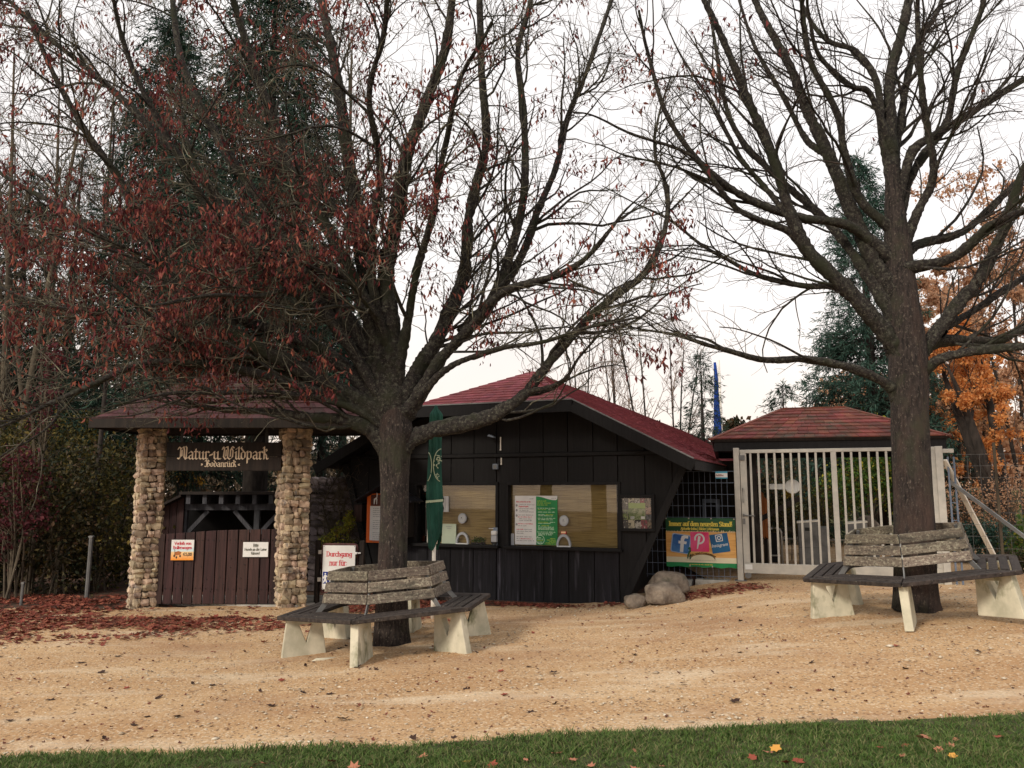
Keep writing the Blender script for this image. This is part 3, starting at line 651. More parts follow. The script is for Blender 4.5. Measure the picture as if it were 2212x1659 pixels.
print('hut: ez %.2f hz %.2f rz %.2f mid %.2f half %.2f hw %.2f apex_d %.2f' % (ez, hz, rz, mid, half, hw_, apex_d))
def roof_z(s): return ez + slope * (half - abs(s - mid)) if abs(s - mid) > hw_ else hz
def wall_top(s): return roof_z(s) - .10
fl = (TL_[0] - BL_[0]) / (TL_[1] - BL_[1]); frr = (TR_[0] - BR_[0]) / (TR_[1] - BR_[1])
def wall_bot(s):
    if s < BL_[0]: return (s - BL_[0]) / fl + BL_[1]
    if s > BR_[0]: return (s - BR_[0]) / frr + BR_[1]
    return -.05
sTL = min(TL_[0], BL_[0] + fl * 3); sTR = TR_[0]
belt = hp(1130, 983)[1]
# openings (s0,s1,z0,z1)
w1 = (hp(901, 1172)[0], hp(1072, 1172)[0], hp(985, 1175)[1], hp(985, 1048)[1])
w2 = (hp(1100, 1180)[0], hp(1337, 1180)[0], hp(1220, 1182)[1], hp(1220, 1048)[1])
zs, zt = (w1[2] + w2[2]) / 2, (w1[3] + w2[3]) / 2
w1 = (w1[0], w1[1], zs, zt); w2 = (w2[0], w2[1], zs, zt)
# backing wall round the openings
def backing(s0, s1, z0, z1, d0=.02, d1=.06):
    b = MB(); n = 12; up = [(s0 + (s1 - s0) * i / n) for i in range(n + 1)]
    top = [(s_, min(z1, wall_top(s_) - .01)) for s_ in up]; bot = [(s_, max(z0, wall_bot(s_))) for s_ in up]
    for i in range(n):
        if top[i][1] > bot[i][1] or top[i + 1][1] > bot[i + 1][1]: b.prism([bot[i], bot[i + 1], top[i + 1], top[i]], d0, d1)
    return b
bk = MB()
for a in ((sTL, w1[0], -.1, 9), (w1[1], w2[0], -.1, 9), (w2[1], sTR, -.1, 9), (w1[0], w1[1], -.1, zs), (w2[0], w2[1], -.1, zs), (w1[0], w1[1], zt, 9), (w2[0], w2[1], zt, 9)):
    q = backing(*a); n0 = len(bk.v); bk.v += q.v; bk.f += [tuple(i + n0 for i in f) for f in q.f]
bk.box(sTL + .3, BR_[0] - .03, .42, .5, 0, belt)                      # inner wall behind the blinds
bk.box(BR_[0] - .12, BR_[0] - .04, .07, HL - .6, -.1, ez + .35)          # right side wall
bk.box(BL_[0] + .04, BL_[0] + .12, .07, HL - .6, -.1, ez + .35)
bk.build('wall', M['darkwood'], hut)
# planks
pw = (hp(1240, 900)[0] - hp(1188, 900)[0])
s = sTL; k = 0; rr_ = random.Random(3)
while s < sTR - .02:
    wd = pw * rr_.uniform(.92, 1.06); s1 = min(s + wd, sTR); g = .006; a, c = s + g, s1 - g; pd = rr_.uniform(-.032, -.022)
    def plank(z0a, z0c, z1a, z1c, m_):
        if min(z1a - z0a, z1c - z0c) > .04:
            MB().prism([(a, z0a), (c, z0c), (c, z1c), (a, z1a)], pd, .0).build('plank', m_, hut, bevel=.004)
    ta, tc_, ba, bc = wall_top(a), wall_top(c), wall_bot(a), wall_bot(c)
    plank(max(belt + .035, ba), max(belt + .035, bc), ta, tc_, M['blackwood'])
    sp_w = [w for w in (w1, w2) if a < w[1] - .01 and c > w[0] + .01]
    lowtop, upbot = (zs - .03, zt + .03)
    if not sp_w:
        if a >= BL_[0] - .01 and c <= BR_[0] + .02:
            plank(ba, bc, zs - .035, zs - .035, M['weatherwood'] if True else M['blackwood']); plank(zs - .033, zs - .033, belt - .035, belt - .035, M['blackwood'])
        else: plank(ba, bc, min(belt - .035, 9), belt - .035, M['blackwood'])
    else:
        plank(ba, bc, lowtop - .015, lowtop - .015, M['weatherwood']); plank(upbot, upbot, belt - .035, belt - .035, M['blackwood'])
        w = sp_w[0]   # the slivers beside an opening
        aa, cc = a, c
        if aa < w[0] - .03: c = w[0] - .03; plank(lowtop, lowtop, upbot, upbot, M['blackwood']); c = cc
        if cc > w[1] + .03: a = w[1] + .03; plank(lowtop, lowtop, upbot, upbot, M['blackwood']); a = aa
    s = s1; k += 1
bb = MB(); bb.box(sTL + .05, sTR - .1, -.06, -.002, belt - .03, belt + .03); bb.build('belt_board', M['blackwood'], hut, bevel=.006)
for (p, q) in ((BL_, TL_), (BR_, TR_)):
    sgn = -1 if p is BL_ else 1
    x0, x1 = p[0] + (0 if sgn < 0 else -.12), p[0] + (.12 if sgn < 0 else 0)
    dx = (q[0] - p[0]) / (q[1] - p[1]); H_ = q[1] + .12
    MB().prism([(x0, -.05), (x1, -.05), (x1 + dx * H_, H_), (x0 + dx * H_, H_)], -.065, -.034).build('raked_corner_board', M['blackwood'], hut, bevel=.005)
# window joinery
def window(w, parent, mull=None):
    r = empty('window'); r.parent = parent; t = .05
    b = MB(); s0, s1, z0, z1 = w
    b.box(s0 - t, s1 + t, -.055, .14, z1, z1 + t); b.box(s0 - t, s0, -.05, .14, z0, z1); b.box(s1, s1 + t, -.05, .14, z0, z1)
    b.build('frame', M['blackwood'], r, bevel=.005)
    MB().box(s0 - .07, s1 + .07, -.12, .14, z0 - .045, z0).build('sill', M['blackwood'], r, bevel=.006)
    MB().box(s0 + .001, s1 - .001, .055, .06, z0 + .001, z1 - .001).build('glass_pane', M['glass'], r)
    return r
wA = window(w1, hut); wB = window(w2, hut)
def blind(x0, x1, d, z0, z1, parent):
    b = MB(); n = 34; h = (z1 - z0) / n
    for i in range(n): b.box(x0, x1, d, d + .006, z0 + i * h + .0035, z0 + (i + 1) * h - .003)
    b.box(x0, x1, d + .012, d + .014, z0, z1)
    for c in np.linspace(x0 + .2, x1 - .2, 4): b.box(c - .003, c + .003, d - .004, d, z0, z1)
    return b.build('bamboo_blind', M['blind'], parent)
blind(hp(925, 1100, .1)[0], w1[1] - .002, .10, zs, zt, wA); blind(w2[0] + .002, w2[1] - .002, .10, zs, zt, wB)
# things on the glass
def item(name, label, cat, d=.0, group=None): return empty(name, HU.O, HU.rot, label, cat, group)
def disc_item(u, v, label):
    s_, z_ = hp(u, v); o = item('speaking_disc', label, 'intercom', group='round grey speaking discs on the window panes')
    MB().disc(s_, z_, .075, .085, .010, .054).build('rim', M['discgrey'], o, bevel=.006, smooth=False)
    b = MB(); b.disc(s_, z_, .055, .064, .006, .010); b.build('face', M['clearplastic'], o)
    MB().disc(s_ - .005, z_ + .012, .008, .008, .003, .006).build('screw', M['black'], o)
    MB().box(s_ - .022, s_ + .018, .004, .006, z_ - .012, z_ - .006).build('print_line', M['greyprint'], o)
disc_item(997, 1120, 'round grey speaking disc on the left counter window beside the restroom sign')
disc_item(1217, 1125, 'round grey speaking disc on the right counter window beside the green poster')
def arch_item(u0, u1, v1, label):
    s0, s1 = hp(u0, v1)[0], hp(u1, v1)[0]; h = (s1 - s0) * .78; c = (s0 + s1) / 2; rx = (s1 - s0) / 2
    o = item('pass_through_arch', label, 'hatch', group='arched pass-through hatches in the glass')
    b = MB(); n = 16; zz = zs + .012
    for i in range(n):
        a0, a1 = math.pi * i / n, math.pi * (i + 1) / n
        P = lambda a_, f_: (c + rx * f_ * math.cos(a_), zz + h * (1 - (1 - f_) * .9) * math.sin(a_))
        b.prism([P(a0, .76), P(a0, 1), P(a1, 1), P(a1, .76)], .012, .054)
    b.build('arch_ring', M['discgrey'], o); MB().box(s0 + .01, s1 - .01, .0, .054, zs + .001, zs + .016).build('tray', M['white'], o)
    return o, c, zz + h
arch_item(983, 1011, 1172, 'grey arched hatch in the left window next to the mint paper')
o_, c_, z_ = arch_item(1201, 1232, 1179, 'grey arched hatch in the right window below the small red sticker')
st_ = item('sticker', 'small red and pink sticker above the right window hatch', 'sticker')
MB().box(c_ - .045, c_ + .04, .03, .052, z_ + .004, z_ + .045).build('print_ground', M['red'], st_); MB().box(c_ - .04, c_ + .034, .028, .03, z_ + .014, z_ + .042).build('pale_print', M['paleorange'], st_)
# restroom sign
rs = item('restroom_sign', 'small white sign with two dark figures on the left counter window', 'sign')
s0, z0 = hp(951, 1106); s1, z1 = hp(967, 1072)
MB().box(s0, s1, .028, .053, z0, z1).build('board', M['paper'], rs, bevel=.003)
for zc in (z0 + (z1 - z0) * .2, z0 + (z1 - z0) * .78):
    b = MB(); cx_ = s0 + (s1 - s0) * .3; b.disc(cx_, zc + .045, .010, .011, .024, .028, 10); b.prism([(cx_ - .006, zc - .05), (cx_ + .006, zc - .05), (cx_ + .016, zc + .01), (cx_ + .012, zc + .032), (cx_ - .012, zc + .032), (cx_ - .016, zc + .01)], .024, .028)
    b.build('figure', M['black'], rs)
MB().box(s0 + (s1 - s0) * .55, s0 + (s1 - s0) * .58, .025, .028, z0 + .02, z1 - .02).build('dividing_line', M['greyprint'], rs)
# mint paper
mp_ = item('mint_notice', 'pale mint folded notice leaning in the left window corner', 'notice')
s0, z0 = hp(953, 1170); s1, z1 = hp(983.5, 1132)
MB().box(s0, s1, .032, .040, zs + .004, z1).build('sheet', M['mintpaper'], mp_); MB().box(s0, s1, .018, .032, zs + .004, zs + (z1 - zs) * .42).build('lower_flap', M['mintpaper'], mp_)
word_dashes(s0 + .07, s1 - .07, z1 - .05, .016, .031, M['greyprint'], mp_, 1, 1); word_dashes(s0 + .09, s1 - .09, z1 - .08, .014, .031, M['greyprint'], mp_, 1, 2)
word_dashes(s0 + .11, s1 - .11, z1 - .12, .03, .031, M['greyprint'], mp_, .6, 4)
# small potted greenery display
pd_ = item('plant_box', 'low box of green and yellow potted sprigs inside the left window', 'plant box')
s0, z0 = hp(1014, 1171); s1, z1 = hp(1044, 1157)
MB().box(s0, s1, .064, .095, zs + .003, zs + .03).build('tray', M['darkinside'], pd_)
V, F = cloud([((s0 + s1) / 2, .078, zs + .07)], [((s1 - s0) / 2, .014, .045)], 260, .035); link('foliage', np_mesh('foliage', V, F, M['greenleaf']), pd_)
# sanitiser dispenser
sd = item('sanitiser_dispenser', 'white and grey hand sanitiser dispenser on the post between the counter windows', 'dispenser')
s0, z0 = hp(1067, 1174); s1, z1 = hp(1078.5, 1146); cm = (s0 + s1) / 2
MB().box(s0, s1, -.13, -.06, z0 + .03, z0 + .14).build('body', M['discgrey'], sd, bevel=.01); MB().box(s0 + .003, s1 - .003, -.14, -.06, z0 + .145, z1).build('pump_head', M['white'], sd, bevel=.012)
MB().prism([(s0 + .02, z0 - .01), (s1 - .02, z0 - .01), (s1, z0 + .028), (s0, z0 + .028)], -.12, -.07).build('drip_cup', M['black'], sd); MB().box(s0 - .05, s0 + .03, -.10, -.09, z1 + .03, z1 + .04).build('arm', M['white'], sd)
MB().box(s0 + .008, s1 - .008, -.06, -.033, z0 - .02, z1 + .05).build('back_plate', M['bluepale'], sd)
# the two-part poster
po = item('info_poster', 'tall white notice with red and grey lines taped in the right window', 'poster')
s0, z0 = hp(1110, 1175); s1, z1 = hp(1155.5, 1071); z0 = zs + .02
MB().box(s0, s1, .046, .0535, z0, z1).build('sheet', M['white'], po)
Wp = s1 - s0; Hp = z1 - z0; Y = .0455
put_text('lettering', 'Bitte achten Sie auf die', s0 + Wp * .41, z1 - Hp * .125, Y, .03, M['red'], po, .0008, Wp * .68)
put_text('lettering', 'Hygieneregeln:', s0 + Wp * .42, z1 - Hp * .222, Y, .03, M['red'], po, .0008, Wp * .48)
put_text('lettering', '- Einhaltung der Abstandsregeln', s0 + Wp * .56, z1 - Hp * .182, Y, .028, M['greyprint'], po, 0, Wp * .76)
for i, (fz, c0, c1, mm) in enumerate(((.265, .2, .88, 'greyprint'), (.3, .22, .65, 'greyprint'), (.33, .2, .9, 'greyprint'), (.395, .18, .88, 'greyprint'), (.435, .14, .8, 'red'), (.475, .2, .8, 'greyprint'), (.51, .2, .8, 'greyprint'),
     (.575, .14, .92, 'red'), (.615, .14, .6, 'greyprint'), (.69, .08, .4, 'red'), (.69, .44, .8, 'greyprint'), (.73, .08, .8, 'greyprint'), (.77, .08, .42, 'greyprint'), (.84, .08, .8, 'greyprint'), (.88, .08, .24, 'greyprint'), (.88, .27, .85, 'red'), (.92, .08, .92, 'greyprint'))):
    word_dashes(s0 + Wp * c0, s0 + Wp * c1, z1 - Hp * fz - .008, .016, Y, M[mm], po, 1, i)
for fz in (.2, .3, .41, .59): MB().disc(s0 + Wp * .085, z1 - Hp * fz, .018, .02, Y - .001, Y, 12).build('pictogram', M['greyprint'], po)
word_dashes(s0 + Wp * .7, s0 + Wp * .93, z1 - Hp * .07, .015, Y, M['greyprint'], po, 1, 77)
pg = item('green_poster', 'green poster with lime and white lines and a circle in the right window', 'poster')
s0, s1 = s1 + .002, hp(1202, 1100)[0]; Wp = s1 - s0
MB().box(s0, s1, .046, .0535, z0, z1).build('sheet', M['brightgreen'], pg)
n = 14; top = [(s0 + Wp * i / n, z1 - Hp * (.012 + .075 * (1 - math.cos(math.pi * min(1, i / n * 1.15))) / 2 - (.02 if i == n else 0))) for i in range(n + 1)]
b = MB()
for i in range(n): b.prism([top[i], top[i + 1], (top[i + 1][0], z1), (top[i][0], z1)], .0445, .046)
b.build('white_wave', M['white'], pg)
word_dashes(s0 + Wp * .72, s0 + Wp * .95, z1 - Hp * .055, .014, .0443, M['greyprint'], pg, 1, 9)
for i, (fz, c0, c1, mm) in enumerate(((.105, .05, .5, 'limegreen'), (.145, .04, .7, 'limegreen'), (.185, .04, .6, 'limegreen'), (.25, .08, .9, 'palegreenprint'), (.28, .1, .55, 'limegreen'), (.28, .58, .75, 'palegreenprint'),
     (.33, .08, .92, 'palegreenprint'), (.38, .1, .42, 'palegreenprint'), (.38, .45, .85, 'limegreen'), (.405, .1, .78, 'palegreenprint'), (.455, .08, .92, 'palegreenprint'), (.485, .1, .86, 'palegreenprint'), (.535, .1, .6, 'limegreen'), (.535, .64, .9, 'palegreenprint'),
     (.56, .1, .7, 'palegreenprint'), (.605, .1, .24, 'palegreenprint'), (.605, .26, .62, 'limegreen'), (.635, .1, .9, 'palegreenprint'), (.66, .1, .86, 'palegreenprint'), (.685, .1, .88, 'palegreenprint'), (.735, .06, .9, 'palegreenprint'), (.765, .1, .8, 'palegreenprint'), (.79, .1, .76, 'palegreenprint'),
     (.865, .65, .92, 'limegreen'), (.895, .52, .92, 'limegreen'), (.925, .62, .92, 'limegreen'), (.95, .45, .92, 'limegreen'), (.975, .4, .92, 'limegreen'), (.85, .05, .3, 'palegreenprint'), (.88, .05, .33, 'palegreenprint'), (.91, .05, .33, 'limegreen'), (.94, .05, .33, 'palegreenprint'), (.965, .1, .3, 'palegreenprint'))):
    word_dashes(s0 + Wp * c0, s0 + Wp * c1, z1 - Hp * fz - .008, .015, .0455, M[mm], pg, 1, i + 40)
b = MB(); cc_ = (s0 + Wp * .19, z1 - Hp * .895)
for i in range(28):
    a0, a1 = 2 * math.pi * i / 28, 2 * math.pi * (i + 1) / 28
    P = lambda a_, r_: (cc_[0] + r_ * math.cos(a_), cc_[1] + r_ * math.sin(a_)); b.prism([P(a0, .066), P(a0, .073), P(a1, .073), P(a1, .066)], .0443, .0453)
b.build('circle', M['palegreenprint'], pg)
gs = item('grey_notice', 'small grey blank card low in the right window beside the white notice', 'card'); s0 = w2[0] + .01
MB().box(s0, hp(1108, 1150)[0], .05, .054, zs + .005, zs + .19).build('card', M['discgrey'], gs)
# picture frame right of the windows
pf = item('picture_case', 'dark framed photo collage of park scenes on the hut wall beside the right window', 'picture')
s0, z0 = hp(1339, 1147, -.06); s1, z1 = hp(1414, 1068, -.06); a0, b0 = hp(1345.5, 1141, -.06); a1, b1 = hp(1407, 1076, -.06)
b = MB(); b.box(s0, s1, -.10, -.034, z0, b0); b.box(s0, s1, -.10, -.034, b1, z1); b.box(s0, a0, -.10, -.034, b0, b1); b.box(a1, s1, -.10, -.034, b0, b1); b.build('frame', M['blackwood'], pf, bevel=.006)
rr2 = random.Random(12); b0c = [(.30, .38, .12), (.05, .05, .05), (.5, .48, .42), (.22, .16, .10), (.35, .22, .16), (.12, .13, .14), (.55, .5, .35), (.28, .05, .07), (.16, .22, .08)]
pm = [flat('photo_print', c, .5, spots=[((.05, .05, .04), (26, 26, 26), .5, .56), ((.6, .55, .45), (20, 20, 20), .6, .64)]) for c in b0c]
W_, H__ = a1 - a0, b1 - b0
def photo(fx0, fx1, fz0, fz1, m_): MB().box(a0 + W_ * fx0, a0 + W_ * fx1, -.05, -.04, b0 + H__ * fz0, b0 + H__ * fz1).build('photo', m_, pf)
cells = [(0, .2, .62, 1), (.2, .42, .84, 1), (.42, .6, .82, 1), (.6, .78, .84, 1), (.78, 1, .72, 1), (0, .2, .46, .62), (.78, 1, .46, .72), (0, .18, .28, .46), (.78, 1, .28, .46), (0, .18, 0, .28), (.18, .42, 0, .28), (.42, .62, 0, .24), (.62, .84, 0, .28), (.84, 1, 0, .28)]
for i, c in enumerate(cells): photo(c[0] + .004, c[1] - .004, c[2] + .004, c[3] - .004, pm[(i * 5 + 1) % len(pm)])
photo(.2, .78, .66, .84, flat('photo_meadow', (.30, .42, .10), .5)); photo(.2, .78, .28, .66, flat('photo_aerial', (.14, .20, .06), .5, spots=[((.32, .36, .18), (18, 18, 18), .48, .56)]))
photo(.26, .4, .30, .40, M['white']); MB().box(a0 + W_ * .63, a0 + W_ * .76, -.052, -.05, b0 + H__ * .31, b0 + H__ * .4).build('photo', M['white'], pf)
MB().box(a0, a1, -.085, -.083, b0, b1).build('glass_pane', M['glass'], pf)
# lamp, tubes and box high on the wall
lm = item('wall_lamp', 'small dark outdoor lamp high on the black plank wall', 'lamp'); s0, z0 = hp(1064, 944, -.1)
MB().prism([(s0 - .06, z0 + .01), (s0 + .06, z0 - .02), (s0 + .06, z0 + .0), (s0 - .02, z0 + .04)], -.2, -.1).build('hood', M['bluepale'], lm, bevel=.004); MB().box(s0 - .01, s0 + .03, -.1, -.033, z0 - .015, z0 + .015).build('arm', M['black'], lm)
for (v0, v1, u_, lb) in ((973, 944, 1081.5, 'long thin white conduit strip above the belt board of the hut'), (1004, 989, 1083, 'short thin white conduit strip below the belt board of the hut')):
    t_ = item('conduit_strip', lb, 'conduit'); s0, z0 = hp(u_, v0, -.04); z1 = hp(u_, v1, -.04)[1]; MB().box(s0 - .008, s0 + .008, -.05, -.033, z0, z1).build('cover', M['whitepaint'], t_); MB().box(s0 - .011, s0 + .011, -.053, -.033, z0, z0 + .02).build('end_cap', M['whitepaint'], t_)
jb = item('junction_box', 'small purple grey box on the hut wall beside the short white strip', 'box'); s0, z0 = hp(1071, 1008, -.05)
MB().box(s0 - .045, s0 + .045, -.09, -.033, z0 - .045, z0 + .045).build('housing', M['bluepale'], jb, bevel=.008); MB().box(s0 - .03, s0 + .03, -.094, -.09, z0 - .03, z0 + .03).build('lid', M['steelgrey'], jb)

# display case behind the left tree
dc = item('display_case', 'orange map case under a little dark gabled roof beside the tree trunk', 'case')
dd = -.30
s0, z0 = hp(790.5, 1172, dd); s1, _ = hp(874, 1172, dd); z1 = hp(794, 1066, dd)[1]; c = (s0 + s1) / 2
MB().box(s0, s1, dd, dd + .05, z0, z1).build('board', M['orange'], dc, bevel=.004)
z2, z3 = hp(799, 1167, dd)[1], hp(799, 1093, dd)[1]; f = .012
MB().box(s0 + .07, s1 - .07, dd - .004, dd, z2, z3).build('white_sheet', M['white'], dc)
MB().box(s0 + .08, s1 - .08, dd - .004, dd, z3 + .003, z1 - .02).build('brown_header', flat('brown_header', (.10, .03, .02)), dc)
for i in range(17):
    if i % 6 != 5: word_dashes(s0 + .13, s1 - .13, z3 - .045 - i * .034, .014, dd - .004, M['greyprint'], dc, .8, 200 + i)
an = MB(); ax = s0 + .14; az = z3 + .03   # a white animal figure like a giraffe
an.prism([(ax, az), (ax + .012, az), (ax + .03, az + .08), (ax + .06, az + .085), (ax + .075, az + .18), (ax + .055, az + .2), (ax + .05, az + .19), (ax + .052, az + .12), (ax + .0, az + .09)], dd - .006, dd - .004)
an.prism([(ax + .05, az), (ax + .062, az), (ax + .068, az + .09), (ax + .05, az + .09)], dd - .006, dd - .004); an.build('animal_print', M['white'], dc)
ra, rb = hp(768, 1082, dd - .1), hp(893, 1082, dd - .1); rt = hp(830, 1044, dd - .1)[1]
for sg, e_ in ((-1, ra), (1, rb)):
    pts = [(e_[0], dd - .18, ra[1]), (c, dd - .18, rt), (c, -.04, rt), (e_[0], -.04, ra[1])]
    if sg > 0: pts = pts[::-1]
    MB().slab(pts, .025).build('roof_panel', M['weatherwood'], dc)
MB().box(s0 - .03, s0 + .04, dd + .051, -.03, z0 + .1, z1 - .02).build('bracket', M['darkwood'], dc); MB().box(s1 - .04, s1 + .03, dd + .051, -.03, z0 + .1, z1 - .02).build('bracket', M['darkwood'], dc)
bx = item('letter_box', 'small worn reddish brown box on the hut wall left of the orange case', 'box'); s0, z0 = hp(770, 1126, -.12); s1, z1 = hp(788, 1090, -.12)
MB().box(s0, s1, -.2, -.036, z0, z1).build('body', M['maroonwood'], bx, bevel=.006); MB().box(s0 - .01, s1 + .01, -.22, -.036, z1, z1 + .02).build('lid', M['blackwood'], bx)

# --- roof
def row_shingles(P00, P10, P11, P01, rows, cols, name, matl, parent, th=.012, individual=True, jit=.0, gap=.004, stagger=True):
    """shingles on the quad P00(bottom left) P10(bottom right) P11(top right) P01(top left)"""
    P00, P10, P11, P01 = map(Vector, (P00, P10, P11, P01)); nrm = (P10 - P00).cross(P01 - P00).normalized()
    def at(a, b): return (P00 * (1 - a) + P10 * a) * (1 - b) + (P01 * (1 - a) + P11 * a) * b
    mass = MB(); rj = random.Random(5)
    for r in range(rows):
        b0, b1 = r / rows, min(1, (r + 1.12) / rows); wb = (at(1, b0) - at(0, b0)).length; w0 = (P10 - P00).length; n = max(1, int(round(cols * wb / w0)))
        off = (r % 2) * .5 if stagger else 0
        for c in range(-1, n + 1):
            a0, a1 = max(0, (c + off) / n), min(1, (c + 1 + off) / n)
            if a1 - a0 < .2 / n: continue
            g = gap / max(wb, .01) / 2; lift = th * rj.uniform(.9, 1.3)
            q = [at(a0 + g, b0) + nrm * lift, at(a1 - g, b0) + nrm * lift, at(a1 - g, b1) + nrm * .002, at(a0 + g, b1) + nrm * .002]
            low = [q[0] - nrm * lift, q[1] - nrm * lift]
            if individual:
                m = MB(); m.v = [tuple(v) for v in q + low]; m.f = [(0, 1, 2, 3), (4, 5, 1, 0), (4, 0, 3), (1, 5, 2)]; m.build(name, matl, parent)
            else:
                k = len(mass.v); mass.v += [tuple(v) for v in q + low]; mass.f += [(k, k + 1, k + 2, k + 3), (k + 4, k + 5, k + 1, k), (k + 4, k, k + 3), (k + 1, k + 5, k + 2)]
    if not individual:
        return tag(mass.build(name, matl, parent), kind='stuff')
rf = empty('roof'); rf.parent = hut
A1 = (mid, apex_d, rz); A2 = (mid, HL, rz)
Er, El = (mid + half, ROOF_D, ez), (mid - half, ROOF_D, ez); Hr, Hl = (mid + hw_, ROOF_D, hz), (mid - hw_, ROOF_D, hz)
Er2, El2 = (mid + half, HL, ez), (mid - half, HL, ez)
Hr2, Hl2 = (mid + hw_, HL, hz), (mid - hw_, HL, hz)
rd = MB(); rd.slab([Er, Er2, Hr2, Hr], .07); rd.slab([Hr, Hr2, A2, A1], .07); rd.slab([El2, El, Hl, Hl2], .07); rd.slab([Hl2, Hl, A1, A2], .07); rd.slab([Hl, Hr, A1], .07); rd.build('roof_deck', M['blackwood'], rf)
row_shingles(Hl, Hr, A1, A1, 13, 15, 'shingle', M['shingle'], rf, gap=.006)
def lerp(a, b, t): return tuple(a[i] * (1 - t) + b[i] * t for i in range(3))
# right slope: rows follow the eave; each row starts at the rake / hip edge
def edge_at(t):     # t 0..1 from eave to ridge along the front edge
    z = ez + (rz - ez) * t
    return lerp(Er, Hr, (z - ez) / (hz - ez)) if z <= hz else lerp(Hr, A1, (z - hz) / (rz - hz))
ms = MB(); rows = 40; nr = Vector((slope, 0, 1)).normalized(); rj = random.Random(9)
for r in range(rows):
    t0, t1 = r / rows, min(1, (r + 1.1) / rows); p0, p1 = Vector(edge_at(t0)), Vector(edge_at(t1)); x0, z0, x1, z1 = p0.x, p0.z, p1.x, p1.z; nr = Vector((z1 - z0, 0, x0 - x1)).normalized()
    d = p0.y; dd0 = p0.y
    while d < HL:
        w = .3 if d < 10 else 1.2; d1 = min(HL, d + w * rj.uniform(.97, 1.03)); h = .012 * rj.uniform(.8, 1.4)
        ya = max(d, p1.y) if d == dd0 else d
        k = len(ms.v); h += .006; a = Vector((x0, d + .003, z0)) + nr * h; b = Vector((x0, d1 - .003, z0)) + nr * h; c = Vector((x1, d1 - .003, z1)) + nr * .002; e = Vector((x1, ya + .003, z1)) + nr * .002
        ms.v += [tuple(a), tuple(b), tuple(c), tuple(e), (a - nr * h)[:], (b - nr * h)[:]]; ms.f += [(k, k + 1, k + 2, k + 3), (k + 4, k + 5, k + 1, k), (k + 4, k, k + 3)]; d = d1
tag(ms.build('shingle_rows', M['shinglemass'], rf), kind='stuff')
# barge boards, gutter, soffit
rb = MB(); off = Vector((0, -.02, -.10))
rb.bar(Vector(Er) + off, Vector(Hr) + off, .035, .17); rb.bar(Vector(El) + off, Vector(Hl) + off, .035, .17); rb.bar(Vector(Hl) + off, Vector(Hr) + off, .035, .17, up=(0, 0, 1))
rb.build('barge_board', M['blackwood'], rf)
rb = MB(); o2 = Vector((0, -.02, .005)); rb.bar(Vector(Er) + o2, Vector(Hr) + o2, .03, .02); rb.bar(Vector(Hl) + o2, Vector(Hr) + o2, .03, .02); rb.build('edge_flashing', M['steelgrey'], rf)
rb = MB(); rb.bar(Vector(Er) + Vector((0, 0, -.09)), Vector(Er2) + Vector((0, 0, -.09)), .03, .13); rb.build('eave_board', M['blackwood'], rf)
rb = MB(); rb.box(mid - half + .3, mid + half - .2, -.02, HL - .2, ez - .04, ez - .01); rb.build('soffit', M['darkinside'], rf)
# porch back wall behind the mesh, with a pale door frame
pb = MB(); pb.box(BR_[0] - .03, BR_[0] + 1.6, 3.2, 3.3, -.1, ez + .1); pb.build('porch_wall', M['darkwood'], hut)
dr = empty('door'); dr.parent = hut
u0 = 1525; s0 = hp(1520, 1150, 3.15)[0]; s1 = hp(1556, 1150, 3.15)[0]; z1 = hp(1540, 1078, 3.15)[1]
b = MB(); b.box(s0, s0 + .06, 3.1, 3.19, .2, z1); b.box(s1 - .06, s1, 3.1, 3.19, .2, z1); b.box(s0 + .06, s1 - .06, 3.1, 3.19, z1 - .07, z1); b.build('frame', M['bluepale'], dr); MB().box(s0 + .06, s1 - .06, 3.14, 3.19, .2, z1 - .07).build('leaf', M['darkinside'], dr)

# ================================================================== STONE GATEWAY
gwy = empty('entrance_gateway', (GW.O.x, GW.O.y, 0), 0, 'park entrance gateway of two rubble stone pillars under a dusky shingle roof', 'gateway')
gp = lambda u, v, d=0: GW.px(u, v, d)
eaveR = gp(780, 900, -.75); eaveL = gp(196, 910, -.75); ezg = (eaveR[1] + eaveL[1]) / 2
def make_stones(n, seed):
    out = []
    for k in range(n):
        r_ = np.random.default_rng(seed + k); import bmesh as _b
        bm = _b.new(); _b.ops.create_cube(bm, size=1.0); _b.ops.subdivide_edges(bm, edges=bm.edges[:], cuts=1, use_grid_fill=True)
        for v in bm.verts:
            c = Vector(v.co); q = c.normalized() * .54; w = .62
            v.co = c * (1 - w) + q * w + Vector(r_.normal(size=3) * .06)
        me = bpy.data.meshes.new('stone'); bm.to_mesh(me); bm.free(); me.materials.append(M['stone']); out.append(me)
    return out
stone_m = make_stones(14, 100)
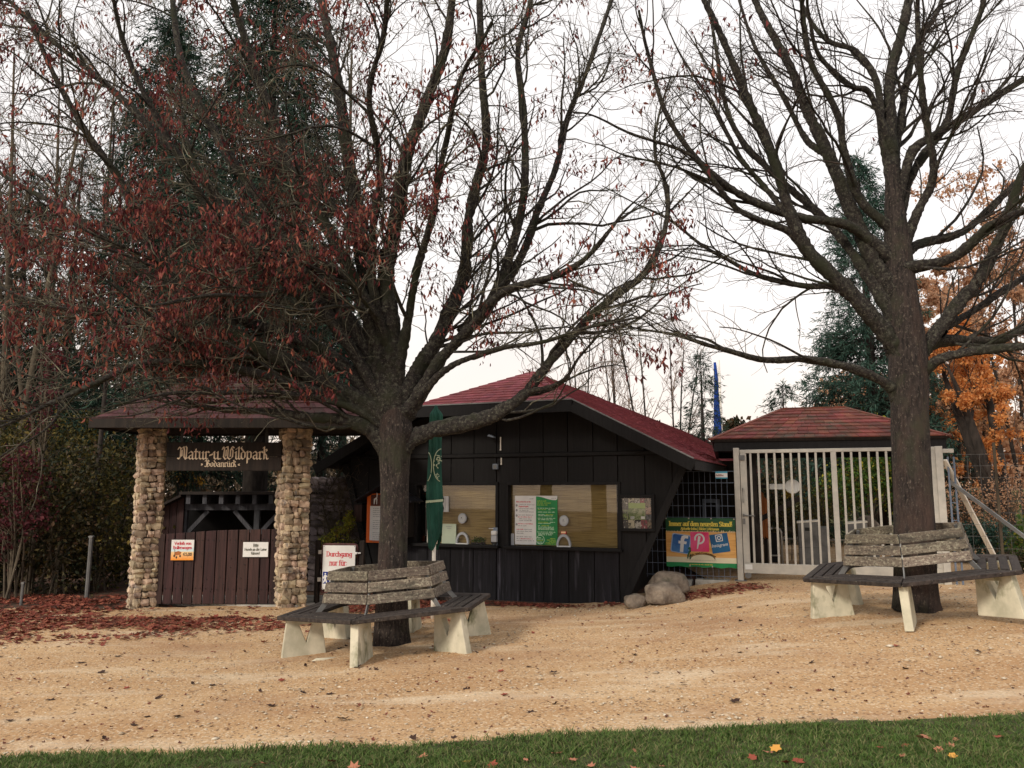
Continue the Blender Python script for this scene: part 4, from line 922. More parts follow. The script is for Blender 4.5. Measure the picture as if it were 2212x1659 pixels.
def stone_pillar(cx, w, ztop, ang, seed):
    p = empty('stone_pillar', (cx, 0, 0), R(ang)); p.parent = gwy
    MB().box(-w / 2 + .035, w / 2 - .035, -w / 2 + .035, w / 2 - .035, -.1, ztop).build('mortar_core', M['mortar'], p)
    r_ = random.Random(seed); rear = MB()
    for face in range(4):
        z = -.06
        while z < ztop - .03:
            h = r_.uniform(.065, .125); x = -w / 2 + r_.uniform(-.01, .01)
            while x < w / 2 - .03:
                l = r_.uniform(.075, .15); l = min(l, w / 2 - x + .01)
                if w / 2 - (x + l) < .06: l = w / 2 - x + .005
                px_ = x + l / 2; py = -w / 2 + .03; th = r_.uniform(.11, .17); hh = h * r_.uniform(.92, 1.12)
                a = face * math.pi / 2
                if face in (0, 3):
                    o = link('stone', r_.choice(stone_m), p)
                    o.location = (px_ * math.cos(a) - py * math.sin(a), px_ * math.sin(a) + py * math.cos(a), z + h / 2 + r_.uniform(-.008, .008))
                    o.rotation_euler = (r_.uniform(-.12, .12), r_.uniform(-.13, .13), a + r_.uniform(-.1, .1) + (math.pi if r_.random() < .5 else 0)); o.scale = (l * 1.08, th, hh * 1.06)
                else:
                    v0 = (px_, py)
                    me = r_.choice(stone_m); k = len(rear.v); ca, sa = math.cos(a), math.sin(a)
                    for v in me.vertices:
                        X, Y_, Z = v.co.x * l * 1.08 + px_, v.co.y * th + py, v.co.z * hh * 1.06 + z + h / 2; rear.v.append((X * ca - Y_ * sa, X * sa + Y_ * ca, Z))
                    rear.f += [tuple(i + k for i in f.vertices) for f in me.polygons]
                x += l
            z += h
    tag(rear.build('rear_stones', M['stone'], p), kind='stuff')
    return p
cl, cr = gp(309, 1290)[0], gp(625, 1290)[0]
stone_pillar(cl, .33, ezg + .05, 33, 1); stone_pillar(cr, .37, ezg + .05, 33, 2)
bm_ = MB(); bm_.box(eaveL[0] + .25, eaveR[0] - .25, -.16, -.02, ezg - .06, ezg + .12); bm_.box(eaveL[0] + .25, eaveR[0] - .25, .34, .48, ezg - .06, ezg + .12); bm_.build('tie_beam', M['darkwood'], gwy, bevel=.01)
gr = empty('roof'); gr.parent = gwy
xl, xr = eaveL[0], eaveR[0]; d0, d1 = -.75, 1.0; rzg = gp(560, 806, .12)[1]; rl, rr_x = gp(452, 808, .12)[0], gp(672, 820, .12)[0]
q = [(xl, d0, ezg), (xr, d0, ezg), (rr_x, .12, rzg), (rl, .12, rzg)]; q2 = [(xr, d1, ezg), (xl, d1, ezg), (rl, .12, rzg), (rr_x, .12, rzg)]
dk = MB(); dk.slab(q, .06); dk.slab(q2, .06); dk.slab([q[1], q2[0], q[2]], .06); dk.slab([q2[1], q[0], q[3]], .06); dk.build('roof_deck', M['darkwood'], gr)
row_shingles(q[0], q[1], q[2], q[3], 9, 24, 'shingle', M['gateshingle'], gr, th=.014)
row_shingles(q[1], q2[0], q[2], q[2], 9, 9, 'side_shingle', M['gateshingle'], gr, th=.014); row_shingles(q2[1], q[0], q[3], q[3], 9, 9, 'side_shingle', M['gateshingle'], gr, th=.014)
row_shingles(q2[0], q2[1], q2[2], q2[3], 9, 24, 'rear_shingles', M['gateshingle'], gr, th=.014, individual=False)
fb = MB(); fb.box(xl, xr, d0 - .03, d0, ezg - .13, ezg + .005); fb.box(xl, xr, d1, d1 + .03, ezg - .13, ezg + .005); fb.box(xr, xr + .03, d0, d1, ezg - .13, ezg + .005); fb.box(xl - .03, xl, d0, d1, ezg - .13, ezg + .005); fb.box(xl + .03, xr - .03, d0 + .03, d1 - .03, ezg - .10, ezg - .08); fb.build('fascia_board', M['darkwood'], gr)

# name board
nb_ = empty('name_board', GW.O, 0, 'dark brown hanging board reading Natur- u. Wildpark Bodanrück in pale broken script', 'sign')
dN = -.22
a0, b0 = gp(357, 1019, dN); a1, b1 = gp(609, 955, dN); cxn = (a0 + a1) / 2; b0 += .012
mk = lambda f0, f1: MB().box(a0, a1, dN, dN + .05, b0 + (b1 - b0) * f0 + .003, b0 + (b1 - b0) * f1 - .003).build('board_plank', M['darkwood'], nb_, bevel=.004)
mk(0, .5); mk(.5, 1)
for (u_) in (392, 575):
    s_ = gp(u_, 950, dN)[0]; MB().box(s_ - .02, s_ + .02, dN + .01, dN + .03, b1, ezg - .05).build('hanger', M['black'], nb_)
t0, t1 = gp(384, 990, dN)[0], gp(580, 990, dN)[0]; zb = gp(480, 991.5, dN)[1]; xh = (gp(480, 975.5, dN)[1] - zb)
pen_text('Natur-u.Wildpark', BL, t0, t1, zb, xh, dN - .002, M['creamletter'], nb_, nib=(.088, .03, 42))
t0, t1 = gp(434, 1008, dN)[0], gp(519, 1008, dN)[0]; zb = gp(480, 1008, dN)[1]
pen_text('» Bodanrück «', BL, t0, t1, zb, xh * .54, dN - .002, M['creamletter'], nb_, nib=(.09, .03, 42))

# wooden double gate
wg = empty('plank_gate', (0, GW.O.y - .08, 0), 0, 'low maroon plank double gate closed between the stone pillars', 'gate')
WGF = Frame((0, GW.O.y - .08), 0)
edges = [332, 350, 371, 393, 415, 436, 461, 485, 509, 533, 558, 579, 594]
tops = [1155, 1153.5, 1152, 1150.5, 1149, 1147.5, 1146, 1145, 1144.5, 1144, 1143.5, 1143.3, 1143]
for i in range(12):
    x0, _ = WGF.px(edges[i], 1290); x1, _ = WGF.px(edges[i + 1], 1290); za, zb_ = WGF.px(edges[i], tops[i])[1], WGF.px(edges[i + 1], tops[i + 1])[1]
    MB().prism([(x0 + .009, .045), (x1 - .009, .045), (x1 - .009, zb_), (x0 + .009, za)], 0 + (i % 3) * .003, .035).build('plank', M['maroonwood'], wg, bevel=.004)
x0, x1 = WGF.px(332, 1290)[0], WGF.px(594, 1290)[0]
for zr in (.22, .95): MB().box(x0, x1, .042, .09, zr, zr + .1).build('cross_rail', M['darkwood'], wg)
nl = MB(); r_ = random.Random(4)
for i in range(12):
    xa, xb = WGF.px(edges[i], 1290)[0], WGF.px(edges[i + 1], 1290)[0]
    for zr in (.27, 1.0):
        for f_ in (.25, .75): nl.disc(xa + (xb - xa) * f_, zr + r_.uniform(-.01, .01), .007, .007, -.008, .01, 8)
    for q in range(2): nl.disc(xa + (xb - xa) * r_.uniform(.2, .8), r_.uniform(.2, .9), .007, .007, -.008, .01, 8)
tag(nl.build('nail_heads', M['black'], wg), kind='stuff')
# sign: Verleih von Bollerwagen
sg = empty('rental_sign', WGF.O, 0, 'white and orange sign Verleih von Bollerwagen €5,00 on the plank gate', 'sign')
a0, b0 = WGF.px(369, 1210, -.02); a1, b1 = WGF.px(420, 1166, -.02); W_, H_ = a1 - a0, b1 - b0; Y = -.028
MB().box(a0, a1, -.028, -.012, b0, b1).build('board', M['white'], sg)
for i in range(7):
    c = (.86, .80 - .065 * i, .62 - .09 * i); MB().box(a0, a1, Y - .0006, Y, b0 + H_ * .42 * (1 - (i + 1) / 7), b0 + H_ * .42 * (1 - i / 7)).build('orange_fade', flat('fade_print', (c[0], max(.3, c[1] * .75), max(.03, c[2] * .5))), sg)
MB().box(a0, a1, Y - .0006, Y, b0 + H_ * .42, b0 + H_ * .62).build('pale_blue_band', flat('pale_blue_print', (.62, .76, .78)), sg)
pen_text('Verleih von', RO, a0 + W_ * .13, a0 + W_ * .88, b1 - H_ * .24, H_ * .095, Y - .001, M['red'], sg, nib=(.10, .05, 5), serifs=True)
pen_text('Bollerwagen', RO, a0 + W_ * .08, a0 + W_ * .92, b1 - H_ * .45, H_ * .095, Y - .001, M['red'], sg, nib=(.10, .05, 5), serifs=True)
pen_text('€5,00', RO, a0 + W_ * .55, a0 + W_ * .93, b0 + H_ * .22, H_ * .10, Y - .001, M['black'], sg, nib=(.10, .05, 5))
b = MB(); cx0, cz0 = a0 + W_ * .32, b0 + H_ * .33
b.prism([(cx0 - W_ * .13, cz0 - H_ * .10), (cx0 + W_ * .1, cz0 - H_ * .06), (cx0 + W_ * .14, cz0 + H_ * .07), (cx0 + W_ * .02, cz0 + H_ * .12), (cx0 - W_ * .16, cz0 + H_ * .07)], Y - .002, Y - .0008); b.build('cart_picture', M['orangewood'], sg)
b = MB(); [b.disc(cx0 + dx * W_, cz0 + dz * H_, W_ * .035, H_ * .06, Y - .003, Y - .002, 12) for dx, dz in ((-.17, -.12), (-.07, -.19), (.09, -.13))]; b.bar((cx0 - W_ * .15, Y - .002, cz0 - H_ * .08), (cx0 - W_ * .16, Y - .002, cz0 + H_ * .26), .006, .002); b.build('wheel_picture', M['black'], sg)
s2_ = empty('dog_sign', WGF.O, 0, 'white sign Bitte Hunde an der Leine führen on the plank gate', 'sign')
a0, b0 = WGF.px(524.5, 1203, -.02); a1, b1 = WGF.px(580, 1171, -.02); W_, H_ = a1 - a0, b1 - b0
MB().box(a0, a1, -.028, -.012, b0, b1).build('board', M['white'], s2_); dkg = flat('dark_olive_print', (.07, .07, .04))
pen_text('Bitte', RO, a0 + W_ * .40, a0 + W_ * .61, b1 - H_ * .29, H_ * .12, Y - .001, dkg, s2_, nib=(.09, .05, 5)); MB().box(a0 + W_ * .4, a0 + W_ * .61, Y - .001, Y, b1 - H_ * .345, b1 - H_ * .325).build('underline', dkg, s2_)
pen_text('Hunde an der Leine', RO, a0 + W_ * .06, a0 + W_ * .94, b1 - H_ * .58, H_ * .125, Y - .001, dkg, s2_, nib=(.09, .05, 5))
pen_text('führen!', RO, a0 + W_ * .33, a0 + W_ * .68, b0 + H_ * .16, H_ * .125, Y - .001, dkg, s2_, nib=(.09, .05, 5))

# small side gate with the Durchgang sign
DG = Frame((0, 12.25), 6)
sgt = empty('side_gate', DG.O, DG.rot, 'narrow maroon tube framed side gate beside the right stone pillar', 'gate')
x0, z0 = DG.px(693, 1280); x1, z1 = DG.px(773, 1176); z0 = max(z0, .08)
b = MB(); r0 = .02
b.tube([(x0 + .05, 0, z0), (x1 - .05, 0, z0), (x1 - .015, 0, z0 + .015), (x1, 0, z0 + .05), (x1, 0, z1 - .05), (x1 - .015, 0, z1 - .015), (x1 - .05, 0, z1), (x0 + .05, 0, z1), (x0 + .015, 0, z1 - .015), (x0, 0, z1 - .05), (x0, 0, z0 + .05), (x0 + .015, 0, z0 + .015), (x0 + .05, 0, z0)], .018, 8)
b.build('tube_frame', M['maroonmetal'], sgt, smooth=True)
n = 4
for i in range(n): MB().box(x0 + .03 + (x1 - x0 - .06) * i / n + .006, x0 + .03 + (x1 - x0 - .06) * (i + 1) / n - .006, .0, .022, z0 + .03, z1 - .03).build('slat', M['maroonwood'], sgt)
for u_ in (683, 779):
    xx = DG.px(u_, 1280)[0]; MB().box(xx - .035, xx + .035, -.01, .06, 0, z1 + .06).build('post', M['darkwood'], sgt, bevel=.005)
for zz in (z0 + .2, z1 - .12): MB().box(x0 - .05, x0 + .0, -.03, -.01, zz - .03, zz + .03).build('hinge', M['steel'], sgt)
MB().disc(x1 - .01, z1 - .13, .018, .018, -.06, -.02, 12).build('latch_knob', M['white'], sgt); MB().box(x1 - .01, x1 + .06, -.045, -.03, z1 - .137, z1 - .12).build('latch_bar', M['white'], sgt)
du = empty('passage_sign', DG.O, DG.rot, 'white sign Durchgang nur für with blue walker pictograms on the side gate', 'sign')
a0, b0 = DG.px(692.5, 1273, -.03); a1, b1 = DG.px(772, 1178.5, -.03); a0 += .02; a1 -= .03; W_, H_ = a1 - a0, b1 - b0; Y = -.032
MB().box(a0, a1, -.032, -.022, b0, b1).build('board', M['white'], du, bevel=.002)
pen_text('Durchgang', RO, a0 + W_ * .11, a0 + W_ * .90, b1 - H_ * .25, H_ * .072, Y - .001, M['red'], du, nib=(.105, .045, 5), serifs=True)
pen_text('nur für:', RO, a0 + W_ * .21, a0 + W_ * .76, b1 - H_ * .455, H_ * .082, Y - .001, M['red'], du, nib=(.105, .045, 5), serifs=True)
for fx in (.02, .35, .68):
    MB().box(a0 + W_ * fx, a0 + W_ * (fx + .27), Y - .001, Y, b0 + H_ * .13, b0 + H_ * .40).build('blue_square', M['signblue'], du, bevel=0)
    b = MB(); c = a0 + W_ * (fx + .075); z = b0 + H_ * .15; h = H_ * .20; yy = Y - .002
    b.disc(c, z + h * 1.02, h * .1, h * .1, yy, Y - .001, 10); b.prism([(c - h * .12, z + h * .4), (c + h * .1, z + h * .4), (c + h * .12, z + h * .88), (c - h * .12, z + h * .88)], yy, Y - .001)
    b.prism([(c - h * .28, z), (c - h * .12, z), (c + h * .1, z + h * .45), (c - h * .1, z + h * .45)], yy - .0005, Y - .001); b.prism([(c + h * .1, z), (c + h * .26, z), (c + h * .1, z + h * .45), (c - h * .04, z + h * .45)], yy - .001, Y - .001)
    b.prism([(c + h * .08, z + h * .75), (c + h * .36, z + h * .5), (c + h * .38, z + h * .6), (c + h * .1, z + h * .88)], yy, Y - .001); b.prism([(c - h * .1, z + h * .88), (c - h * .28, z + h * .6), (c - h * .26, z + h * .42), (c - h * .2, z + h * .42), (c - h * .05, z + h * .75)], yy - .001, Y - .001)
    b.disc(c + h * .62, z + h * .72, h * .07, h * .07, yy, Y - .001, 10); b.prism([(c + h * .5, z), (c + h * .74, z), (c + h * .68, z + h * .6), (c + h * .56, z + h * .6)], yy, Y - .001)
    b.build('walker_figure', M['white'], du)
for fx, fz in ((.03, .02), (.97, .02), (.03, .98), (.97, .98)): MB().disc(a0 + W_ * fx, b0 + H_ * fz, .006, .006, Y - .003, Y, 8).build('screw', M['black'], du)

# shelter behind the plank gate
SH = Frame((0, 14.6), 0)
sh = empty('open_shelter', SH.O, 0, 'dark open timber shelter with rafters and braces behind the plank gate', 'shelter')
z_r = SH.px(500, 1068)[1]; x0 = SH.px(402, 1100)[0]; x1 = SH.px(697, 1100)[0]
MB().slab([(x0 - .55, -.3, z_r - .28), (x0, -.3, z_r), (x0, 1.9, z_r), (x0 - .55, 1.9, z_r - .28)], .04).build('roof_wing', M['darkwood'], sh)
MB().box(x0, x1 + .3, -.35, 1.9, z_r - .0, z_r + .05).build('roof', M['darkwood'], sh)
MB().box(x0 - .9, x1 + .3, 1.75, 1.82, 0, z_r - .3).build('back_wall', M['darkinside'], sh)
for i in range(9):
    xx = x0 + .1 + (x1 - x0) * i / 8.4; MB().box(xx, xx + .08, -.28, 1.7, z_r - .17, z_r - .004).build('rafter', M['bluewood'], sh, bevel=.005)
zb_ = SH.px(500, 1095)[1]
MB().box(x0, x1 + .15, -.06, .05, zb_ - .06, zb_ + .06).build('beam', M['bluewood'], sh, bevel=.006)
for u_ in (401, 557, 690):
    xx = SH.px(u_, 1100)[0]; MB().box(xx - .05, xx + .05, -.05, .04, 0, zb_ - .061).build('post', M['bluewood'], sh, bevel=.006)
for u_, dr_ in ((401, 1), (557, -1), (557, 1), (690, -1)):
    xx = SH.px(u_, 1100)[0]; b = MB(); b.bar((xx + dr_ * .05, 0, zb_ - .48), (xx + dr_ * .42, 0, zb_ - .07), .06, .07); b.build('brace', M['bluewood'], sh)
xa = SH.px(357, 1100)[0]
for i in range(3):
    p, q = xa + (x0 - xa) * i / 3, xa + (x0 - xa) * (i + 1) / 3; zz = lambda x: z_r - .05 - (x0 - x) * .5
    MB().prism([(p + .005, 0), (q - .005, 0), (q - .005, zz(q)), (p + .005, zz(p))], -.1, -.07).build('side_plank', M['maroonwood'], sh)

# vine-covered rubble wall between pillar and hut
VW = Frame((0, 14.3), 0)
vw = empty('vine_wall', VW.O, 0, 'rough grey rubble wall tangled in bare vines between gateway and hut', 'wall')
p0, p1 = VW.px(672, 1230), VW.px(765, 1230); zt_ = VW.px(720, 1032)[1]
x0, x1 = p0[0], p1[0]
MB().prism([(x0, 0), (x1 + .1, 0), (x1 + .0, zt_ - .1), (x0 + .5, zt_), (x0 - .1, zt_ - .28)], 0, .4).build('wall_core', M['mortar'], vw)
dark_m = []
for q_ in stone_m[:6]:
    q_ = q_.copy(); q_.materials.clear(); q_.materials.append(M['duskystone']); dark_m.append(q_)
r_ = random.Random(8); z = 0
while z < zt_ - .12:
    h = r_.uniform(.09, .15); x = x0 - .05
    while x < x1:
        l = r_.uniform(.12, .24); o = link('stone', r_.choice(dark_m), vw); o.location = (x + l / 2, .02, z + h / 2); o.scale = (l * 1.08, .12, h * 1.08); o.rotation_euler = (r_.uniform(-.1, .1), r_.uniform(-.1, .1), 0); x += l
    z += h
VO = np.array([[x0 + .3, -.08, .1], [x1 - .2, -.08, .1], [x0 + .9, -.1, 0]], float)
base = np.stack([catmull([v, v + [.1, -.02, .7], v + [-.1, .0, 1.4], v + [.25, -.02, zt_ + .1]], 10) for v in VO])
c1 = spawn(base, np.full(3, .02), np.full(3, .01), 26, .1, .5, 1.2, 8, (30, 90), wig=.45, up=.1); c1[0][..., 1] = np.clip(c1[0][..., 1], -.25, -.03)
c2 = spawn(*c1, 11, .1, .2, .6, 6, (30, 90), wig=.5); c2[0][..., 1] = np.clip(c2[0][..., 1], -.35, -.02)
V, F = tubes_mesh([(base, np.full(3, .02), np.full(3, .01), 5), (*c1, 4), (*c2, 3)]); tag(link('vine_stems', np_mesh('vine_stems', V, F, M['greytwig']), vw), kind='stuff')
x0, z0 = VW.px(735, 1150, -.5)
bs = empty('yellowing_bush', VW.w(x0, -.5, 0), 0, 'small yellow green bush squeezed between side gate and black hut', 'bush')
V, F = cloud([(0, 0, z0), (.15, 0, z0 + .2), (-.22, 0, z0 - .15), (.1, .1, z0 - .3)], [(.17, .15, .15), (.10, .1, .16), (.16, .15, .13), (.2, .15, .2)], 1000, .045); link('foliage', np_mesh('foliage', V, F, M['yellowgreen']), bs)
st = np.stack([catmull([(0, 0, 0), (.05, 0, .5), (rng.normal() * .15, 0, z0)], 5) for _ in range(6)]); V, F = tubes_mesh([(st, np.full(6, .012), np.full(6, .006), 5)]); link('stems', np_mesh('stems', V, F, M['darkbark']), bs)

# ================================================================== STEEL GATE, MESH PANEL, BANNER
g1 = on_ground(1590, 1254); SG = Frame((g1.x, g1.y, 0), 20); zG = g1.z
sgp = lambda u, v, d=0: SG.px(u, v, d)
zoff = lambda o, z: o
steel = empty('steel_gate', SG.O, SG.rot, 'tall galvanised steel bar gate with lever handle beside the banner', 'gate')
xl_, zt_ = sgp(1590, 968); zb0 = gz(g1.x, g1.y) - .05
MB().box(xl_ - .045, xl_ + .045, -.05, .05, zb0, zt_).build('post', M['steel'], steel, bevel=.006)
MB().box(xl_ - .09, xl_ + .09, -.08, .08, zb0 + .04, zb0 + .062).build('foot_plate', M['steelgrey'], steel)
lx0, tz1 = sgp(1597.5, 972); lx1 = sgp(2026, 1000)[0]; tz0 = sgp(1620, 979)[1]; bz1 = sgp(1620, 1216)[1]; bz0 = sgp(1620, 1238)[1]
cz_t0 = tz0; mid_x = sgp(1807, 1100)[0]
MB().box(lx0, lx1, -.025, .025, tz0, tz1).build('top_rail', M['steel'], steel, bevel=.004)
MB().box(lx0, lx1, -.03, .03, bz0, bz1).build('bottom_rail', M['steel'], steel, bevel=.004)
MB().box(lx0, lx0 + .10, -.024, .024, bz1 + .001, tz0 - .001).build('stile', M['steel'], steel, bevel=.004)
MB().box(mid_x - .045, mid_x + .035, -.024, .024, bz1 + .001, tz0 - .001).build('stile', M['steel'], steel, bevel=.004)
MB().box(lx1 - .10, lx1, -.024, .024, bz1 + .001, tz0 - .001).build('stile', M['steel'], steel, bevel=.004)
bar_me = MB().box(-.016, .016, -.016, .016, bz1 + .001, tz0 - .001).mesh('bar', M['steel'])
sa = sgp(1625.5, 1100)[0]; sb = sgp(1786, 1100)[0]; sc = sgp(1826.5, 1100)[0]
stp = (sb - sa) / 9
xs_ = [sa + stp * i for i in range(10)] + [sc + stp * i for i in range(11)]
for x in xs_:
    if x < lx1 - .13:
        o = link('bar', bar_me, steel); o.location = (x, 0, 0)
hx, hzz = sgp(1600, 989); MB().box(hx - .03, hx + .06, -.05, -.024, hzz - .04, hzz + .04).build('hinge', M['steelgrey'], steel)
hx, hzz = sgp(1607, 1113); b = MB(); b.box(hx - .015, hx + .012, -.05, -.0245, hzz - .02, hzz + .02); b.tube([(hx, -.06, hzz), (hx + .17, -.06, hzz - .008)], .011, 8); b.tube([(hx, -.03, hzz), (hx, -.06, hzz)], .010, 8); b.build('lever_handle', M['steelgrey'], steel)
MB().box(hx - .02, hx + .02, -.028, -.0245, hzz - .14, hzz - .05).build('lock_plate', M['steelgrey'], steel, bevel=.003)
b = MB(); hz2 = sgp(1607, 1070)[1]; b.tube([(hx, -.03, hz2 + .11), (hx, -.075, hz2 + .11), (hx, -.075, hz2 - .11), (hx, -.03, hz2 - .11)], .009, 6); b.build('pull_grip', M['steelgrey'], steel)
MB().box(lx0 + .02, lx0 + .13, -.045, -.031, bz0 + .06, bz1 - .02).build('maker_plate', M['white'], steel)
b = MB(); b.disc(lx0 + .06, bz0 - .03, .05, .05, -.03, .03, 14); b.build('guide_roller', M['steelgrey'], steel)
# right posts
rx0, _ = sgp(2015, 1100); rx1, _ = sgp(2027, 1100); rz_t = sgp(2035, 964)[1]
MB().box(rx0, rx1, .03, .09, 0, rz_t - .08).build('stop_post', M['steel'], steel, bevel=.005)
px0, px1 = sgp(2028, 1100, -.02)[0], sgp(2044, 1100, -.02)[0]
MB().box(px0, px1, -.07, .03, 0, rz_t).build('post', M['steel'], steel, bevel=.006)
MB().box(px1 + .001, px1 + .15, -.05, -.0, rz_t - .10, rz_t - .04).build('stop_arm', M['steel'], steel, bevel=.004)
wz = sgp(2038, 1005, -.02)[1]
q = on_ground(2180, 1252); qs = (q - SG.O).dot(SG.e1); qd = (q - SG.O).dot(SG.e2)
b = MB(); b.bar((px1 + .02, -.03, wz + .08), (qs, qd, q.z - .1), .075, .03); b.build('diagonal_strut', M['whitepaint'], steel, bevel=.004)

# mesh fence panel left of the gate
mf = empty('mesh_fence_panel', SG.O, SG.rot, 'blue grey welded wire mesh panel between black hut and steel gate', 'fence')
mt = sgp(1500, 1018.6)[1]; mb_ = sgp(1500, 1247)[1]; ml = sgp(1396, 1200)[0]; mr_ = xl_ - .05
zr = mt; n_ = 0; dz_ = (sgp(1500, 1018.6)[1] - sgp(1500, 1243)[1]) / 9
for i in range(10):
    z = mt - dz_ * i; MB().box(ml, mr_, -.006, .002, z - .004, z + .004).build('wire', M['bluewire'], mf)
x = sgp(1570.5, 1050)[0]; dx = (sgp(1570.5, 1050)[0] - sgp(1451.9, 1050)[0]) / 10
vm = MB().box(-.003, .003, .003, .009, mb_ - .02, mt).mesh('wire', M['bluewire'])
while x > ml:
    o = link('wire', vm, mf); o.location = (x, 0, 0); x -= dx
for i, f_ in enumerate((.15, .55)):
    xx = ml + (mr_ - ml) * f_; MB().box(xx, xx + (mr_ - ml) * .36, -.12, .12, -.05, mb_ - .04 + .02 * i).build('kerb_stone', M['concrete'], mf, bevel=.012)
ss = empty('small_blue_sign', SG.O, SG.rot, 'small blue and white sign at the top of the wire mesh', 'sign')
a0, b0 = sgp(1545.8, 1034, -.012); a1, b1 = sgp(1571, 1018.5, -.012)
MB().box(a0, a1, -.016, -.008, b0, b1).build('board', M['tealsign'], ss); MB().box(a0, a1, -.018, -.016, b0 + (b1 - b0) * .18, b0 + (b1 - b0) * .78).build('white_band', M['white'], ss)
word_dashes(a0 + .01, a1 - .02, b0 + (b1 - b0) * .38, .03, -.018, flat('rust_print', (.35, .12, .08)), ss, 1, 5)

# banner, gently waved cloth
bn = empty('banner', SG.O, SG.rot, 'green and wood print banner Immer auf dem neuesten Stand! tied to the mesh', 'banner')
a0, _ = sgp(1439, 1170, -.03); a1 = mr_ - .005; b1 = sgp(1510, 1119, -.03)[1]; b0 = sgp(1510, 1225, -.03)[1]; W_, H_ = a1 - a0, b1 - b0
wave = lambda x, z: -.03 + .0035 * math.sin((x - a0) * 7) * math.sin((z - b0) * 4 + .5)
def cloth(name, f0, f1, g0, g1, mt_, lift=0.0, nx=26, nz=8, shear=None):
    V = []; F = []
    for j in range(nz + 1):
        for i in range(nx + 1):
            x = a0 + W_ * (f0 + (f1 - f0) * i / nx); z = b0 + H_ * (g0 + (g1 - g0) * j / nz)
            if g0 == 0 and j == 0: z -= .008 * math.sin(i)
            V.append((x, wave(x, z) - lift, z))
    for j in range(nz):
        for i in range(nx): k = j * (nx + 1) + i; F.append((k, k + 1, k + nx + 2, k + nx + 1))
    me = bpy.data.meshes.new(name); me.from_pydata(V, [], F); me.update(); me.materials.append(mt_); o = link(name, me, bn)
    m = o.modifiers.new('solid', 'SOLIDIFY'); m.thickness = .002; m.offset = 1; return o
cloth('top_band', 0, 1, .72, 1, M['bannergreen']); cloth('wood_field', 0, 1, .20, .72, M['bannerwood'], .0); cloth('cream_band', 0, 1, .09, .20, M['cream']); cloth('bottom_band', 0, 1, 0, .09, M['bannerstripe'])
def drape(o, lift):
    for v in o.data.vertices: v.co.y = v.co.y + wave(v.co.x, v.co.z) - lift * 1.7
    return o
b = MB(); r_ = random.Random(3)
for i in range(44):
    x = W_ * i / 44; h = r_.uniform(.01, .035) * (1 if i > 34 or i % 5 == 0 else .45); b.prism([(a0 + x, b0 + H_ * .715), (a0 + x + W_ / 44, b0 + H_ * .715), (a0 + x + W_ / 88, b0 + H_ * .72 + h)], -.001, 0)
drape(b.build('torn_edge', M['paleorange'], bn), .0035)
drape(pen_text('Immer auf dem neuesten Stand!', RO, a0 + W_ * .05, a0 + W_ * .955, b0 + H_ * .835, H_ * .062, 0, M['yellow'], bn, nib=(.16, .07, 5), serifs=True), .004)
drape(pen_text('Aktuelle Infos | Bilder | Aktionen', RO, a0 + W_ * .22, a0 + W_ * .77, b0 + H_ * .755, H_ * .034, 0, M['yellow'], bn, nib=(.14, .07, 5)), .004)
def rrect(cx_, cz_, w, h, r, tilt, n=5):
    P = []
    for sx, sz, a in ((1, -1, -90), (1, 1, 0), (-1, 1, 90), (-1, -1, 180)):
        for i in range(n + 1):
            t = R(a + 90 * i / n); P.append((sx * (w / 2 - r) + r * math.cos(t), sz * (h / 2 - r) + r * math.sin(t)))
    c, s_ = math.cos(R(tilt)), math.sin(R(tilt)); return [(cx_ + p[0] * c - p[1] * s_, cz_ + p[0] * s_ + p[1] * c) for p in P]
def plate(name, poly, m_, lift): b = MB(); b.prism(poly, -.001, 0); return drape(b.build(name, m_, bn), lift)
fx = lambda f: a0 + W_ * f
fz = lambda g: b0 + H_ * g
plate('blue_tile_edge', rrect(fx(.215), fz(.47), W_ * .28, H_ * .39, .035, -8), M['fblight'], .0035); plate('blue_tile', rrect(fx(.215), fz(.47), W_ * .25, H_ * .355, .03, -8), M['fbblue'], .0045)
c8, s8 = math.cos(R(-8)), math.sin(R(-8)); LO = lambda x, z: (fx(.215) + W_ * (x * c8) - H_ * z * s8 * .75, fz(.47) + W_ * x * s8 * .75 + H_ * z * c8)
b = MB()
b.prism([LO(-.005, -.17), LO(.045, -.17), LO(.045, .10), LO(-.005, .10)], -.001, 0); b.prism([LO(-.035, -.0), LO(.08, -.0), LO(.085, .055), LO(-.035, .055)], -.0015, 0)
b.prism([LO(-.005, .10), LO(.045, .09), LO(.06, .12), LO(.10, .12), LO(.10, .175), LO(.04, .18), LO(.005, .155)], -.0012, 0); drape(b.build('letter_f', M['white'], bn), .0055)
plate('pink_tile', rrect(fx(.49), fz(.515), W_ * .265, H_ * .40, .012, 0), M['pink'], .0045)
b = MB(); cx_, cz_ = fx(.487), fz(.575)
for i in range(20):
    t0, t1 = R(-110 + 310 * i / 20), R(-110 + 310 * (i + 1) / 20); P = lambda t, r_: (cx_ + r_ * W_ * .072 * math.cos(t), cz_ + r_ * H_ * .105 * math.sin(t)); b.prism([P(t0, .72), P(t0, 1.05), P(t1, 1.05), P(t1, .72)], -.001, 0)
b.prism([(fx(.445), fz(.37)), (fx(.462), fz(.37)), (fx(.505), fz(.62)), (fx(.47), fz(.64))], -.0014, 0); drape(b.build('letter_p', M['white'], bn), .0055)
plate('petrol_tile', rrect(fx(.775), fz(.495), W_ * .255, H_ * .38, .006, 9), M['igblue'], .0045)
b = MB(); cx_, cz_ = fx(.765), fz(.60); c9, s9 = math.cos(R(9)), math.sin(R(9)); w9 = W_ * .048
